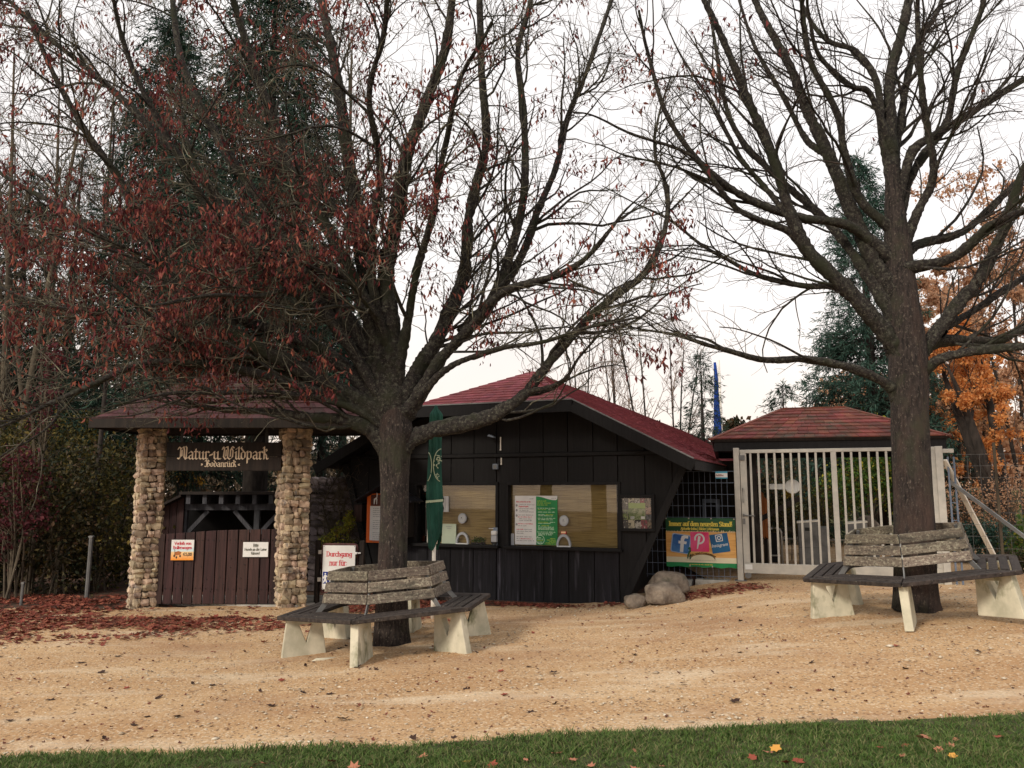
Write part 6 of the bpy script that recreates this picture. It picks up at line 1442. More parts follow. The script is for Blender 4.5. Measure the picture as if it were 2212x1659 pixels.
# ---- left tree
LB = Vector((at_y(846, 1390, 9.02).x, 9.02, gz(-1.37, 9.02)))
lt = empty('maple_tree', LB, 0, 'dense mossy maple hung with dead red leaves, trunk inside the bench by the parasol', 'tree')
def T(u, v, r_, y=9.02): p = at_y(u, v, y); return (p.x - LB.x, p.y - LB.y, p.z - LB.z, r_)
hero_trunk(lt, [T(846, 1398, .205), T(846, 1350, .18), T(848, 1240, .16), T(851, 1120, .157), T(852, 1030, .162), T(853, 975, .18), T(855, 935, .20), T(852, 895, .17), T(846, 840, .12), T(842, 780, .09)], seed=2)
LIMBS = [
 ([(862, 905), (905, 850), (951, 774), (999, 726), (1046, 673), (1094, 631), (1189, 601), (1261, 560), (1308, 506), (1344, 453), (1398, 411)], -.9, .085, .006),
 ([(872, 965), (921, 933), (1046, 905), (1094, 881), (1142, 846), (1189, 780), (1267, 691), (1326, 643), (1398, 590), (1434, 512), (1445, 441), (1439, 387), (1416, 322), (1428, 226), (1445, 167)], -.4, .085, .006),
 ([(858, 900), (900, 800), (939, 744), (987, 643), (1005, 584), (1011, 476), (1029, 387), (1046, 298), (1041, 179), (1037, 0), (1036, -90)], .4, .095, .035),
 ([(1000, 720), (1058, 655), (1094, 566), (1124, 465), (1136, 357), (1136, 250), (1118, 119), (1142, 24), (1150, -60)], .2, .062, .028, .08),
 ([(1000, 722), (1046, 673), (1130, 548), (1166, 447), (1207, 357), (1231, 238), (1267, 149), (1308, 30), (1330, -50)], 1.4, .055, .025, .08),
 ([(848, 900), (850, 744), (832, 596), (856, 465), (880, 333), (921, 226), (963, 119), (975, 0), (985, -80)], -.5, .115, .035),
 ([(846, 880), (815, 740), (790, 640), (770, 450), (752, 330), (735, 200), (718, 100), (690, 0), (680, -70)], .7, .115, .04),
 ([(838, 965), (800, 925), (750, 908), (690, 903), (620, 898), (540, 888), (460, 880), (380, 868), (300, 850)], -.5, .085, .008),
 ([(838, 905), (740, 845), (640, 790), (560, 750), (427, 670), (350, 580), (298, 496), (268, 397), (200, 300), (120, 160), (60, 20)], -1.2, .095, .02),
 ([(838, 780), (823, 700), (760, 610), (694, 570), (595, 635), (446, 640), (330, 655)], -1.6, .055, .012),
 ([(842, 860), (760, 700), (650, 560), (560, 430), (470, 300), (400, 150), (375, 0), (360, -80)], .9, .09, .025),
 ([(842, 850), (780, 640), (700, 480), (620, 330), (560, 180), (500, 0), (480, -60)], -.6, .085, .025),
 ([(835, 905), (700, 850), (520, 800), (340, 785), (200, 830), (90, 880), (-20, 925)], -1.5, .07, .012),
 ([(838, 890), (700, 760), (520, 690), (330, 600), (180, 480), (40, 400), (-60, 330)], .5, .075, .018),
 ([(838, 900), (690, 830), (500, 770), (300, 700), (120, 660), (-60, 600)], .2, .065, .016),
 ([(838, 870), (690, 650), (520, 480), (380, 330), (200, 160), (60, 40), (0, -20)], .3, .07, .018),
 ([(838, 890), (720, 700), (600, 600), (450, 450), (330, 240), (260, 60), (240, -40)], -1.7, .06, .016),
 ([(848, 860), (880, 700), (905, 560), (940, 430), (965, 300), (1000, 170), (1060, 40)], -1.6, .055, .016),
 ([(866, 905), (960, 800), (1060, 760), (1180, 735), (1290, 700), (1380, 690)], -1.6, .042, .010),
 ([(845, 800), (800, 560), (820, 380), (800, 220), (830, 80), (840, -40)], -1.9, .055, .02),
 ([(845, 935), (760, 882), (640, 852), (520, 845), (400, 850), (290, 868), (215, 888)], -1.3, .05, .005),
 ([(845, 925), (740, 872), (600, 858), (470, 868), (370, 892)], .4, .045, .005),
 ([(1142, 846), (1200, 830), (1240, 790), (1300, 720), (1370, 650)], -1.2, .028, .005, -.085),
]
P0, a0, b0 = add_limbs(lt, LIMBS, Vector((LB.x, 9.02, 0)))
ctr = (0, 0, 0)
P1, a1, b1 = spawn(P0, a0, b0, 6.2, .16, .5, 2.0, 9, (28, 62), up=.12, curve=.25, wig=.15, ratio=.5, away=ctr, rk=.012)
k_ = ~((P1[:, -1, 2] < np.where(P1[:, 0, 0] < .2, 2.42, 2.7)) & (rng.random(len(P1)) > .3)); P1, a1, b1 = P1[k_], a1[k_], b1[k_]
P2, a2, b2 = spawn(P1, a1, b1, 7.5, .12, .3, 1.1, 7, (28, 70), up=.03, curve=.2, wig=.22, ratio=.55, rk=.009)
def prune(P, a, b, airy):
    x0, z1 = P[:, 0, 0], P[:, -1, 2]; u = rng.random(len(P))
    k = np.where(x0 > .9, u < airy, True) & ~((z1 < 2.75) & (x0 > .2) & (rng.random(len(P)) > .15)) & ~((z1 < 2.36) & (x0 <= .2) & (rng.random(len(P)) > .2))
    return P[k], a[k], b[k]
P2, a2, b2 = prune(P2, a2, b2, .72)
P3, a3, b3 = spawn(P2, a2, b2, 6.0, .12, .12, .5, 6, (28, 70), up=.0, curve=.35, wig=.28, ratio=.55, rmin=.0026, rk=.009)
P3, a3, b3 = prune(P3, a3, b3, .7)
print('left tree twigs', len(P1), len(P2), len(P3))
V, F = tubes_mesh([(P1, a1, b1, 5)]); tag(link('branches', np_mesh('branches', V, F, M['limbbark'], True), lt), kind='stuff')
V, F = tubes_mesh([(P2, a2, b2, 4), (P3, a3, b3, 3)]); tag(link('twigs', np_mesh('twigs', V, F, M['twiglichen']), lt), kind='stuff')
def hang_leaves(P, nclus, per, fdens, size, parent, mt, spread=.07):
    e_ = P[:, -1]; wt = fdens(e_); wt = wt / wt.sum(); idx = rng.choice(len(e_), nclus, p=wt); cnt = rng.integers(per[0], per[1], nclus)
    C = np.repeat(e_[idx], cnt, 0) + rng.normal(size=(cnt.sum(), 3)) * spread * np.array([1, 1, .8]); D = rng.normal(size=C.shape) * .38; D[:, 2] -= 1
    V, F = leaves_mesh(C, D, rng.uniform(size * .5, size * 1.3, len(C)), .30, .6); o = link('leaves', np_mesh('leaves', V, F, M[mt]), parent); return tag(o, kind='stuff')
def dens(e_):
    x, y, z = e_[:, 0], e_[:, 1], e_[:, 2]; base = np.where(x < -.3, 1.0, np.where(x < 1.2, .8, .5)) * np.where(z > 5.0, .6, 1) * np.where((z < 2.42) & (x > -3.6) & (x < .9), .012, 1) * np.where(z < 2.3, .03, 1)
    cl = np.array([mnoise.noise(Vector((a * 1.3, b * 1.3, c * 1.3))) for a, b, c in e_]); return base * np.clip(.16 + cl * 1.9, .05, 1.4)
hang_leaves(P3, 4700, (2, 9), dens, .074, lt, 'leafred', .055)

# ---- right tree
RB = Vector((at_y(1980, 1310, 9.0).x, 9.0, gz(4.42, 9.0) - .03))
rt = empty('maple_tree', RB, 0, 'nearly leafless maple with fanning limbs, its trunk inside the bench before the steel gate', 'tree')
def T(u, v, r_, y=9.0): p = at_y(u, v, y); return (p.x - RB.x, p.y - RB.y, p.z - RB.z, r_)
hero_trunk(rt, [T(1980, 1318, .245), T(1978, 1280, .225), T(1976, 1180, .215), T(1972, 1060, .20), T(1967, 950, .198), T(1964, 870, .20), T(1962, 790, .215), T(1955, 700, .19), T(1945, 600, .165), T(1938, 520, .14), T(1932, 440, .105), T(1926, 360, .07)], seed=9)
RL = [
 ([(1936, 500), (1930, 400), (1925, 270), (1925, 179), (1945, 80), (1961, 0), (1966, -60)], .2, .085, .045),
 ([(1945, 760), (1907, 714), (1836, 631), (1752, 554), (1711, 476), (1681, 369), (1627, 238), (1580, 119), (1532, 30), (1500, -40)], -.6, .10, .025),
 ([(1935, 630), (1889, 565), (1836, 446), (1788, 333), (1741, 238), (1711, 149), (1663, 60), (1633, 0), (1610, -50)], .5, .09, .03),
 ([(1932, 500), (1860, 435), (1824, 333), (1812, 250), (1752, 137), (1729, 0), (1720, -50)], -.7, .055, .022),
 ([(1935, 712), (1883, 680), (1812, 622), (1740, 619), (1639, 595), (1580, 565), (1514, 530), (1449, 476), (1371, 440), (1300, 400)], .9, .05, .005),
 ([(1928, 560), (1836, 488), (1729, 470), (1621, 429), (1550, 387), (1496, 333), (1431, 238), (1400, 120), (1380, 20)], -.9, .06, .014),
 ([(1940, 860), (1913, 827), (1836, 792), (1741, 774), (1657, 780), (1586, 762), (1514, 744), (1449, 720), (1371, 705), (1310, 690)], -.5, .06, .005),
 ([(1752, 554), (1705, 500), (1633, 470), (1580, 440), (1532, 381), (1484, 333), (1371, 292), (1290, 250), (1230, 240)], -.7, .045, .005, -.15),
 ([(1940, 600), (1955, 577), (2038, 565), (2098, 530), (2145, 482), (2212, 452), (2300, 420)], -.9, .08, .03),
 ([(1975, 790), (2002, 744), (2068, 661), (2115, 601), (2163, 518), (2200, 400), (2250, 300)], -.3, .085, .04),
 ([(1975, 775), (2010, 745), (2056, 732), (2145, 738), (2212, 714), (2300, 680)], .3, .08, .035),
 ([(1975, 830), (2002, 798), (2044, 768), (2133, 756), (2212, 753), (2300, 760)], -.8, .07, .035),
 ([(1936, 500), (1960, 400), (2014, 310), (2086, 250), (2212, 173), (2300, 130)], .4, .06, .025),
 ([(1936, 440), (1973, 327), (2044, 268), (2074, 131), (2115, 42), (2130, -40)], -.5, .055, .025),
 ([(1930, 420), (1937, 298), (1973, 119), (2020, 36), (2040, -40)], .8, .055, .022),
 ([(1930, 400), (1907, 298), (1895, 179), (1848, 107), (1788, 89), (1740, 30), (1720, -30)], .3, .05, .018),
 ([(1930, 330), (1883, 208), (1836, 184), (1776, 131), (1752, 48), (1745, -20)], -.9, .04, .015),
 ([(1945, 560), (1979, 464), (2014, 387), (2002, 268), (1990, 160), (1985, 0), (1985, -60)], -1.0, .055, .02),
 ([(2030, 715), (2056, 700), (2145, 643), (2212, 601), (2290, 560)], .6, .05, .028, -.05),
 ([(1942, 640), (1965, 540), (2056, 510), (2115, 476), (2212, 380), (2290, 300)], 1.0, .065, .03),
 ([(1788, 333), (1740, 300), (1690, 200), (1640, 120), (1600, 20), (1590, -40)], 1.2, .04, .014, .17),
 ([(1711, 476), (1650, 400), (1590, 330), (1540, 230), (1480, 130), (1430, 30)], .2, .035, .006, -.22),
 ([(1935, 690), (1850, 560), (1780, 470), (1690, 390), (1600, 300), (1560, 200), (1540, 80), (1530, -20)], 1.5, .06, .015),
]
P0, a0, b0 = add_limbs(rt, RL, Vector((RB.x, 9.0, 0)), wob=.016)
P1, a1, b1 = spawn(P0, a0, b0, 4.4, .2, .5, 2.1, 10, (22, 52), up=.15, curve=.35, wig=.12, ratio=.5, away=ctr, rk=.011)
P2, a2, b2 = spawn(P1, a1, b1, 5.0, .15, .25, 1.0, 7, (25, 60), up=.03, curve=.3, wig=.18, ratio=.5, rk=.009, rmin=.003)
Ps, as_, bs_ = spawn(P0, a0, b0, 5.0, .2, .12, .6, 6, (35, 80), up=.1, curve=.4, wig=.2, ratio=.4, rmin=.003, rk=.009)
P2s = spawn(Ps, as_, bs_, 5.0, .2, .08, .3, 5, (30, 70), wig=.22, rmin=.0024)
P3, a3, b3 = spawn(P2, a2, b2, 6.0, .15, .08, .34, 5, (30, 70), up=.0, curve=.5, wig=.22, ratio=.6, rmin=.0024, rk=.008)
print('right tree twigs', len(P1), len(P2), len(P3))
V, F = tubes_mesh([(P1, a1, b1, 5)]); tag(link('branches', np_mesh('branches', V, F, M['limbbark'], True), rt), kind='stuff')
V, F = tubes_mesh([(P2, a2, b2, 4), (P3, a3, b3, 3), (Ps, as_, bs_, 4), (*P2s, 3)]); tag(link('twigs', np_mesh('twigs', V, F, M['twig']), rt), kind='stuff')
hang_leaves(P3, 34, (1, 3), lambda e_: np.where(e_[:, 0] < -.8, 1., .3), .11, rt, 'leafred', .02)

# ================================================================== BACKGROUND TREES
def bare_tree(x, y, h, lb, mt='greytwig', trunk_r=.14, lean=0.0, grp=None, stems=1, dens_=1.0, spread=1.0, levels=3, leaf=None, first=.25, mtt='darkbark', leafn=0, leafsz=.06, tm=.0022):
    g = gz(x, y) - .05; root = empty('bare_tree' if not leaf else 'leafy_tree', (x, y, g), 0, lb, 'tree', grp); k = (h / 8) ** .5
    tr = []
    for i in range(stems):
        a = rng.uniform(0, 6.28); sp_ = .35 * (i > 0) * spread; tr.append(catmull([(rng.normal() * .05, rng.normal() * .05, 0), (math.cos(a) * sp_ * h * .12 + lean * .2, math.sin(a) * sp_ * h * .12, h * .3), (math.cos(a) * sp_ * h * .28 + lean * .6, math.sin(a) * sp_ * h * .28, h * .65), (math.cos(a) * sp_ * h * .4 + lean, math.sin(a) * sp_ * h * .4, h * rng.uniform(.85, 1))], 14))
    T_ = np.stack(tr); r0 = np.full(stems, trunk_r * (1 if stems == 1 else .6)); r1 = np.full(stems, .018)
    V, F = tubes_mesh([(T_, r0, r1, 8)]); link('trunk', np_mesh('trunk', V, F, M[mtt], True), root)
    A, ra, rb = spawn(T_, r0, r1, 2.6 * dens_, first, h * .14 * spread, h * .34 * spread, 9, (25, 60), up=.2, curve=.5, wig=.1, rk=.010)
    B, rc, rd_ = spawn(A, ra, rb, 3.0 * dens_, .12, h * .05, h * .14, 7, (25, 60), up=.1, curve=.35, wig=.14, rmin=tm * 1.7, rk=.008)
    grp_ = [(A, ra, rb, 4), (B, rc, rd_, 3)]; last = B
    if levels > 2:
        C_, re, rf_ = spawn(B, rc, rd_, 4.2 * dens_, .1, h * .02, h * .06, 4, (25, 65), up=.05, curve=.3, wig=.2, rmin=tm, rk=.008); grp_.append((C_, re, rf_, 3)); last = C_
    V, F = tubes_mesh(grp_); tag(link('crown', np_mesh('crown', V, F, M[mt]), root), kind='stuff')
    if leaf:
        idx = rng.integers(0, len(last), leafn); f_ = rng.integers(1, last.shape[1], leafn); C = last[idx, f_] + rng.normal(size=(leafn, 3)) * .05; D = rng.normal(size=(leafn, 3)); D[:, 2] -= .5
        V, F = leaves_mesh(C, D, rng.uniform(leafsz * .6, leafsz * 1.3, leafn), .6); tag(link('leaves', np_mesh('leaves', V, F, M[leaf]), root), kind='stuff')
    return root
def spruce(x, y, h, rad, lb, mt='needle', low=.04, dens_=1.0, grp=None, nd=9, nsz=.14, droop=.25):
    g = gz(x, y) - .05; root = empty('spruce_tree', (x, y, g), 0, lb, 'tree', grp)
    b = MB(); b.tube([(0, 0, 0), (0, 0, h * .5), (0, 0, h)], [.02 * h, .012 * h, .01], 8); b.build('trunk', M['darkbark'], root, smooth=True)
    n = int(h * 24 * dens_); z = h * (low + (1 - low) * (rng.random(n) ** 1.1)); a = rng.uniform(0, 6.28, n); L = rad * (1 - z / h) ** .8 * rng.uniform(.65, 1.15, n) + .12
    m = 8; t = np.linspace(0, 1, m)[None]; P = np.zeros((n, m, 3)); P[..., 0] = np.cos(a)[:, None] * L[:, None] * t; P[..., 1] = np.sin(a)[:, None] * L[:, None] * t
    P[..., 2] = z[:, None] + L[:, None] * (.12 * t - (droop + .25) * t ** 2 + .22 * t ** 4) ; P[:, 1:] += rng.normal(size=(n, m - 1, 3)) * .02 * h / 8
    r0 = np.clip(L * .012, .006, .05); B, rb, rc = spawn(P, r0, r0 * .3, 6.5, .12, .18 * rad, .42 * rad, 5, (35, 65), up=-.25, curve=-.3, wig=.12, rk=.01)
    V, F = tubes_mesh([(P, r0, r0 * .3, 4), (B, rb, rc, 3)]); tag(link('boughs', np_mesh('boughs', V, F, M['darkbark']), root), kind='stuff')
    allP = np.concatenate([B.reshape(-1, 5, 3), P[:, 3:]]); k = int(len(allP) * nd * 1.35); idx = rng.integers(0, len(allP), k); f_ = rng.random(k) * 3.99; i = f_.astype(int); fr_ = (f_ - i)[:, None]
    C = allP[idx, i] * (1 - fr_) + allP[idx, i + 1] * fr_; T_ = unit(allP[idx, i + 1] - allP[idx, i]); q = rng.normal(size=(k, 3)); D = T_ * .9 + unit(q) * .8; D[:, 2] -= .25
    V, F = leaves_mesh(C, D, rng.uniform(nsz * .4, nsz * 1.05, k), .13, .2); tag(link('needles', np_mesh('needles', V, F, M[mt]), root), kind='stuff'); return root
def shrub(x, y, cen, rad, n, mt, lb, size=.07, name='shrub', cat='shrub', grp=None, stems=8, droop=0.0, hollow=.3):
    g = gz(x, y) - .03; root = empty(name, (x, y, g), 0, lb, cat, grp); V, F = cloud(cen, rad, n, size, droop, hollow); tag(link('foliage', np_mesh('foliage', V, F, M[mt]), root), kind='stuff')
    H_ = max(c[2] for c in cen); st = np.stack([catmull([(rng.normal() * .1, rng.normal() * .1, 0), (cen[i % len(cen)][0] * .5, cen[i % len(cen)][1] * .5, H_ * .45), np.array(cen[i % len(cen)]) + rng.normal(size=3) * .12], 7) for i in range(stems)])
    k, ra, rb = spawn(st, np.full(stems, .022), np.full(stems, .008), 7, .2, .25, .8, 5, (25, 60), up=.2, wig=.2)
    V, F = tubes_mesh([(st, np.full(stems, .022), np.full(stems, .008), 5), (k, ra, rb, 3)]); tag(link('stems', np_mesh('stems', V, F, M['greytwig']), root), kind='stuff'); return root
def X(u, y): return (u - CX) / FOC * y / (CP)   # sideways place of a picture column near the horizon

# dark spruces behind the left maple
spruce(X(560, 17.5), 17.5, 15.5, 3.6, 'tallest dark spruce right behind the stone gateway', dens_=1.3, low=.24, nsz=.26, nd=9)
spruce(X(330, 20.5), 20.5, 15.0, 3.4, 'dark spruce behind the hedge left of the left stone pillar', dens_=1.2, low=.16, nsz=.27, nd=9)
spruce(X(30, 23), 23, 11.5, 2.8, 'spruce at the far left edge half hidden by bare trees', dens_=1.1, low=.05, nsz=.26, nd=8)
spruce(X(140, 24), 24, 12.5, 2.8, 'shorter dark spruce rising above the dark hedge at the far left', dens_=.9, low=.05, nsz=.2, nd=7)
spruce(X(700, 23), 23, 9.0, 2.2, 'slim spruce seen between the right stone pillar and the black hut', dens_=.9, low=.1, nsz=.18, nd=7)
spruce(X(1883, 19.5), 19.5, 10.0, 2.2, 'blue green spruce rising behind the bare maple and the pavilion roof', 'needleblue', low=.12, dens_=1.9, nsz=.2, nd=11, droop=.15)
spruce(X(1960, 21.5), 21.5, 6.3, 1.7, 'lower blue green spruce to the right of the tall one', 'needleblue', low=.1, dens_=1.3, nsz=.16, nd=8, droop=.15)
spruce(X(1515, 30), 30, 6.6, 1.9, 'loose green conifer above the hut roof left of the blue flag', 'needle', low=.15, dens_=.8, nsz=.24, nd=6)
spruce(X(1690, 22), 22, 4.3, 1.6, 'dark conifer seen through the first bars of the steel gate', 'needle', low=.02, dens_=1.3, nsz=.2, nd=7)
spruce(X(1760, 20), 20, 3.8, 1.2, 'small dark conifer behind the first turnstile pillar', 'needle', low=.02, dens_=1.4, nsz=.2, nd=7)
# bare trees at the left
for i, (u_, y_, h_, st_, lb) in enumerate(((20, 17, 13, 3, 'many stemmed bare tree at the far left edge'), (110, 19, 14, 2, 'bare twin stemmed tree rising over the crimson shrub'), (210, 22, 15, 2, 'bare tree showing against the pale sky behind the dark hedge'),
      (-60, 21, 14, 2, 'bare tree just cut by the left border of the photo'), (70, 24, 13, 3, 'bushy bare tree close behind the crimson shrub'), (270, 25, 15, 2, 'bare tree between the two dark spruces'), (430, 26, 17, 1, 'tall bare tree rising behind the dark spruces'), (745, 24, 18, 1, 'tall straight bare tree behind the trunk of the red-leaved maple'))):
    bare_tree(X(u_, y_), y_, h_, lb, 'greytwig', .15, rng.uniform(-.6, .6), 'bare trees behind the hedge', st_, dens_=.85, spread=.9, tm=.005, mtt='greytwig')
bare_tree(X(222, 14.2), 14.2, 6.5, 'slender dark leafless sapling with low side branches by the hedge', 'twig', .06, .1, None, 1, .35, .9, 2, first=.35, tm=.003)
# pinkish bare trees over the hut roof
for i, (u_, y_, h_, lb) in enumerate(((1250, 30, 8.2, 'fine twigged bare tree just above the hut ridge'), (1335, 34, 9.6, 'highest of the brownish bare trees above the hut roof'), (1400, 30, 8.6, 'brownish bare tree over the middle of the hut roof slope'), (1460, 33, 8.6, 'brownish bare tree beside the loose green conifer'), (1160, 33, 7.4, 'low fine twigged bare tree behind the hut ridge peak'))):
    bare_tree(X(u_, y_), y_, h_, lb, 'paletwig', .09, rng.uniform(-.4, .4), 'brownish bare trees behind the hut', 3, dens_=.75, spread=.85, tm=.007)
bare_tree(X(1740, 34), 34, 6.2, 'faint pale bare tree just over the pavilion ridge', 'paletwig', .08, 0, None, 2, .6, .9, tm=.007)
# autumn trees at the right
ot = bare_tree(X(2155, 16.5), 16.5, 4.6, 'low spreading tree covered in bright orange leaves beyond the wire fence', 'twig', .34, -.3, None, 3, 1.1, 1.35, 3, 'leaforange', .22, 'darkbark', 11000, .07, tm=.004)
ot2 = bare_tree(X(2050, 19), 19, 4.6, 'smaller bright orange tree just right of the pavilion roof', 'twig', .12, .3, None, 3, 1.0, 1.1, 3, 'leaforange', .3, 'darkbark', 6500, .085, tm=.004)
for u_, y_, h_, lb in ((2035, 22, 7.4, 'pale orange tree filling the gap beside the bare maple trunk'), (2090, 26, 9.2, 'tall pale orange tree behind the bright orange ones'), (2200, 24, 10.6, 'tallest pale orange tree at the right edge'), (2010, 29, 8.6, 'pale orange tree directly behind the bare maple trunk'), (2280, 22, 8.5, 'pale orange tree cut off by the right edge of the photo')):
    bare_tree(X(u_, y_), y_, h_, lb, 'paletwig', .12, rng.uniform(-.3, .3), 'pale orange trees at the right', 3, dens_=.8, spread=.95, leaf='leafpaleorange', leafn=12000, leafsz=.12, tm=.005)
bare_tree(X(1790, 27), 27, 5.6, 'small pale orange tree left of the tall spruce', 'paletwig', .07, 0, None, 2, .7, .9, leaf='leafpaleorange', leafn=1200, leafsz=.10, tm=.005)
# yellow larches seen through the gateway
for u_, y_, h_, lb in ((398, 25, 3.9, 'golden yellow tree seen between the gateway name board and the shelter'), (90, 30, 7.5, 'yellowish tree glimpsed through bare trees far left'), (60, 25, 5.0, 'golden bush like tree behind the crimson shrub')):
    bare_tree(X(u_, y_), y_, h_, lb, 'greytwig', .1, 0, 'golden trees in the wood', 3, .7, 1.0, leaf='leafyellow', leafn=5000, leafsz=.12, tm=.006)
# hedge of dark shrubs at the left
hd = [(-30, 14.0, 2.5), (60, 14.6, 2.9), (150, 13.9, 2.6), (240, 14.4, 2.8), (-110, 13.6, 2.6), (20, 16.5, 3.6), (200, 17, 3.7), (-90, 17, 3.5), (290, 16.2, 3.0)]
nm = ['near the short pale stake', 'behind the crimson shrub', 'beside the galvanised post', 'against the left stone pillar', 'at the left picture border', 'second row behind the crimson shrub', 'second row behind the galvanised post', 'second row at the picture border', 'second row by the left stone pillar']
for (u_, y_, h_), w in zip(hd, nm):
    c = [(rng.normal() * .3, rng.normal() * .25, z) for z in np.linspace(.3, h_ * .85, 7)]
    shrub(X(u_, y_), y_, c, [(.8, .55, .45)] * 7, 4000, 'hedgeleaf' if u_ in (-30, 150, -110, 290) else 'oliveleaf', 'dark leafy hedge shrub ' + w, .075, 'hedge_shrub', 'shrub', 'dark hedge shrubs at the left', hollow=.1)
c = [(0, 0, 2.3), (.25, 0, 1.9), (-.1, 0, 1.6), (.3, 0, 1.35), (-.25, 0, 1.1), (-.35, .0, .75)]
shrub(X(60, 13.2), 13.2, c, [(.33, .25, .3)] * 6, 1300, 'crimsonleaf', 'loose crimson leaved shrub in front of the dark hedge', .07, hollow=0)
c = [(0, 0, 3.0), (.1, 0, 3.5), (.15, 0, 4.1)]
shrub(X(95, 13.8), 13.8, c, [(.28, .25, .35)] * 3, 500, 'crimsonleaf', 'thin dull crimson climber above the crimson shrub', .07, hollow=0)
# growth through and right of the steel gate
y_ = 17.5; shrub(X(1850, y_), y_, [(0, 0, 1.6), (.5, 0, 1.9), (-.4, .2, 1.3), (.2, 0, 2.4), (.9, .2, 1.5)], [(.6, .5, .6)] * 5, 6500, 'greenleaf', 'green and yellow bush behind the middle bars of the steel gate', .07, hollow=.1)
y_ = 19; shrub(X(1930, y_), y_, [(0, 0, 1.4), (.5, 0, 1.8), (-.4, .2, 2.2), (1.2, 0, 1.3)], [(.7, .5, .7)] * 4, 5000, 'hedgeleaf', 'dark evergreen bush behind the bare maple trunk and bars', .08, hollow=.1)
y_ = 16.8; shrub(X(1735, y_), y_, [(0, 0, .9), (.4, 0, 1.1), (-.5, .2, .8)], [(.45, .4, .45)] * 3, 1500, 'oliveleaf', 'sparse olive rose bush between the turnstile pillars', .06, hollow=0, stems=20)
y_ = 17.6; shrub(X(1650, y_), y_, [(0, 0, 1.2), (.4, 0, 1.5), (-.3, .2, .8)], [(.5, .4, .6)] * 3, 2600, 'hedgeleaf', 'dark bush by the hoop rail behind the steel gate', .07)
y_ = 15.5; yb = empty('yellow_rose', (X(1693, y_), y_, gz(X(1693, y_), y_)), 0, 'yellow bloom above the turnstile arm behind the gate bars', 'flower')
V, F = cloud([(0, 0, at_y(1693, 1065, y_).z - yb.location.z)], [(.08, .06, .08)], 60, .07); link('petals', np_mesh('petals', V, F, flat('yellow_petal', (.75, .55, .08))), yb); b = MB(); b.tube([(0, 0, 0), (.04, 0, .8), (0, 0, at_y(1693, 1065, y_).z - yb.location.z)], .01, 5); b.build('stem', M['twig'], yb)
y_ = 15.0; shrub(X(2090, y_), y_, [(0, 0, .55), (.4, 0, .5), (-.3, 0, .4)], [(.35, .3, .3)] * 3, 2200, 'needleblue', 'low blue green shrub behind the right end of the bench back', .06, hollow=.1)
y_ = 13.6; shrub(X(2215, y_), y_, [(0, 0, .7), (.3, 0, .5), (-.2, 0, .45)], [(.35, .3, .35)] * 3, 2400, 'greenleaf', 'green rose bush with pink blooms at the right edge', .06, hollow=.1)
ro = empty('pink_roses', (X(2190, y_), y_ - .3, gz(X(2190, y_), y_)), 0, 'cluster of three bright pink roses at the right edge', 'flower')
for dx, dz in ((-.06, .02), (.03, -.03), (.0, .08)):
    zz = at_y(2190, 1112, y_ - .3).z - ro.location.z + dz; V, F = cloud([(dx, 0, zz)], [(.045, .045, .04)], 60, .05); link('bloom', np_mesh('bloom', V, F, M['pinkflower']), ro)
b = MB(); b.tube([(.1, 0, 0), (.04, 0, .5), (0, 0, zz)], .008, 5); b.build('stem', M['twig'], ro)
y_ = 16; shrub(X(2120, y_), y_, [(0, 0, 1.1), (.6, 0, 1.4), (-.6, .2, 1.2), (-.2, 0, .6)], [(.55, .4, .55)] * 4, 2600, 'leafpaleorange', 'tangled brownish bush between strut and thick dark trunk', .05, hollow=0, stems=26)
y_ = 13.2; shrub(X(2150, y_), y_, [(0, 0, .22), (.35, 0, .2), (-.3, 0, .2)], [(.3, .2, .15)] * 3, 1100, 'hedgeleaf', 'low grey green ground plants along the pale path', .05, hollow=0)
# far woods and meadow closing the view
for i, (x0, x1, y_, h_, mt_, lb) in enumerate(((-40, -21, 34, 5.5, 'hedgeleaf', 'dim wood filling the gaps behind the spruces'), (-22, 4, 40, 3.6, 'tanleaf', 'low olive wood behind the shelter and hut'), (5, 16, 38, 4.0, 'hedgeleaf', 'low dark wood behind the pavilion'), (14, 34, 36, 6.0, 'leafpaleorange', 'rusty wood behind the orange trees'))):
    n = 20000; x = rng.uniform(x0, x1, n); z = rng.random(n) ** .8 * h_ * (1 + .2 * np.sin(x * 1.3) + .1 * np.sin(x * 3.1)); C = np.stack([x, y_ + rng.normal(size=n) * .8, z], -1)
    V, F = leaves_mesh(C, rng.normal(size=(n, 3)), rng.uniform(.18, .42, n), .7); tag(link('far_wood', np_mesh('far_wood', V, F, M[mt_])), lb, 'wood', kind='stuff')
mdw = MB(); n = 20; V = [(9 + 20 * i / n, 22 + j * 10, .42 + j * (1.6 + .3 * math.sin(i))) for j in range(2) for i in range(n + 1)]
o = link('meadow', np_mesh('meadow', V, [(i, i + 1, i + n + 2, i + n + 1) for i in range(n)], M['meadow'], True)); tag(o, kind='structure')

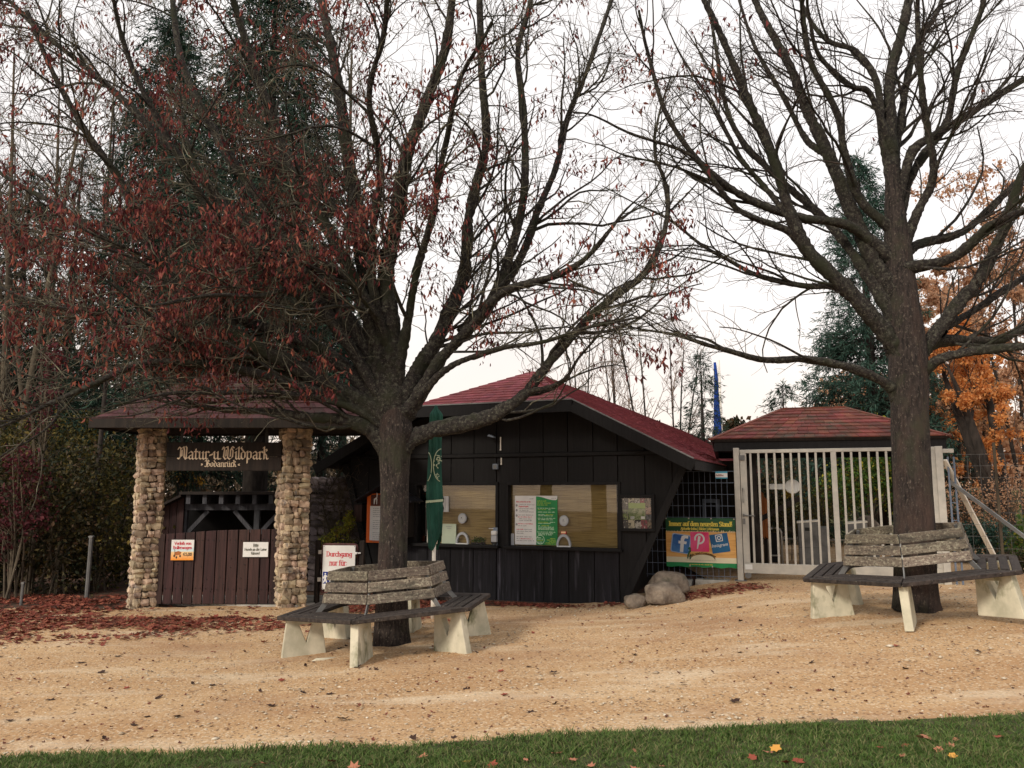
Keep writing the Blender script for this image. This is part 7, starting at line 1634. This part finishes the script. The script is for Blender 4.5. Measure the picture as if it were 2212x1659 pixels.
# ================================================================== FALLEN LEAVES
def litter(n, fn, size, mt, name, lb, **kw):
    x, y = fn(n); C = np.stack([x, y, gz_np(x, y) + .006], -1); V, F = star_leaf(C, rng.uniform(size * .5, size * 1.25, len(x)), **kw); o = link(name, np_mesh(name, V, F, M[mt])); tag(o, lb, 'leaves', kind='stuff'); return o
def f_left(n):
    x = rng.uniform(-9.5, -.8, n * 3); y = rng.uniform(9.2, 13.6, n * 3)
    edge = np.interp(x, [-10, -6, -4.5, -3, -2, -.8], [9.4, 9.7, 10.2, 10.5, 10.9, 11.2]) + .25 * np.sin(x * 3) + rng.normal(size=n * 3) * .3
    slab_ = (x > -5.8) & (x < -2.6) & (y > 11.35 + .05 * np.sin(x * 9)) & (rng.random(n * 3) > .05)
    patch = np.array([mnoise.noise(Vector((a * 1.1, b * 1.5, 0))) for a, b in zip(x, y)]) + rng.normal(size=n * 3) * .12
    k = (y > edge) & (patch > -.22) & ~slab_; return x[k][:n], y[k][:n]
litter(10500, f_left, .085, 'leaflitter', 'leaf_litter', 'thick carpet of fallen red leaves before the gateway and hedge', curl=.5)
def f_hut(n):
    s_ = rng.uniform(-1.2, 2.9, n * 3); d = -np.abs(rng.normal(size=n * 3)) * .16 - .12 - .25 * (s_ < 1.4); x = HU.O.x + HU.e1.x * s_ + HU.e2.x * d; y = HU.O.y + HU.e1.y * s_ + HU.e2.y * d; k = rng.random(n * 3) < np.where(s_ < 1.6, .5 + .4 * np.sin(s_ * 4), .1); return x[k][:n], y[k][:n]
litter(900, f_hut, .075, 'leaflitter', 'leaf_litter', 'strip of fallen red leaves along the black hut wall foot', curl=.5)
q1, q2 = on_ground(1470, 1292), on_ground(1640, 1268)
def f_bol(n): t = rng.random(n); return q1.x + (q2.x - q1.x) * t + rng.normal(size=n) * .12, q1.y + (q2.y - q1.y) * t + rng.normal(size=n) * .22
litter(520, f_bol, .07, 'leaflitter', 'leaf_litter', 'small drift of red leaves right of the boulders', curl=.5)
def f_sc(n): x = rng.uniform(-7, 7, n); y = 5.2 + 7 * rng.random(n) ** 1.15; k = np.abs(x) < y * .75; return x[k], y[k]
litter(2300, f_sc, .032, 'leafbrown', 'leaf_crumbs', 'small dark leaf crumbs strewn all over the gravel', curl=.8, flatness=.4)
# single leaves that can be counted
sl = []
for i in range(5):
    V, F = star_leaf(np.zeros((1, 3)), np.array([.1]), curl=.3, flatness=.2)
    for mt_ in ('leaflitter', 'leafbrown'): sl.append(np_mesh('fallen_leaf', V, F, M[mt_]))
for mlt in ('leaflitter', 'leafbrown'):
    pass
single = [flat('leaf_russet', (.26, .06, .035), .7), flat('leaf_dark', (.045, .022, .015), .8), flat('leaf_salmon', (.42, .17, .10), .7), flat('leaf_gold', (.60, .30, .06), .7)]
lm = []
for i in range(12):
    V, F = star_leaf(np.zeros((1, 3)), np.array([.1]), curl=.35, flatness=.25); me = np_mesh('fallen_leaf', V, F, single[(0, 1, 1, 1, 0, 1, 2, 0, 2, 1, 2, 3)[i]]); lm.append(me)
r_ = random.Random(21)
for i in range(130):
    y = 5.35 + 5.2 * r_.random() ** 1.1; x = (r_.uniform(-.64, .64) if r_.random() < .5 else r_.uniform(-.64, .05)) * y; me = lm[r_.choice((0, 1, 2, 3, 4, 5, 9, 1, 5))]; o = link('fallen_leaf', me); o.location = (x, y, gz(x, y) + .004); o.rotation_euler = (0, 0, r_.uniform(0, 6.28)); k = r_.uniform(.4, 1.0); o.scale = (k, k * r_.uniform(.5, 1), k * r_.uniform(.8, 1.6))
    tag(o, 'single curled dead leaf lying on the open gravel', 'leaf', 'single dead leaves on the gravel')
for i in range(60):
    x = r_.uniform(-3.5, 3.5); y = r_.uniform(4.72, 5.12); me = lm[r_.choice((6, 8, 10, 0, 6, 10, 8, 11, 7))]; o = link('fallen_leaf', me); o.location = (x, y, gz(x, y) + r_.uniform(.03, .045)); o.rotation_euler = (r_.uniform(-.4, .4), r_.uniform(-.4, .4), r_.uniform(0, 6.28)); k = r_.uniform(.45, .95); o.scale = (k, k, k)
    tag(o, 'single russet maple leaf resting in the green grass', 'leaf', 'single leaves on the grass')
scene.cycles.use_denoising = True
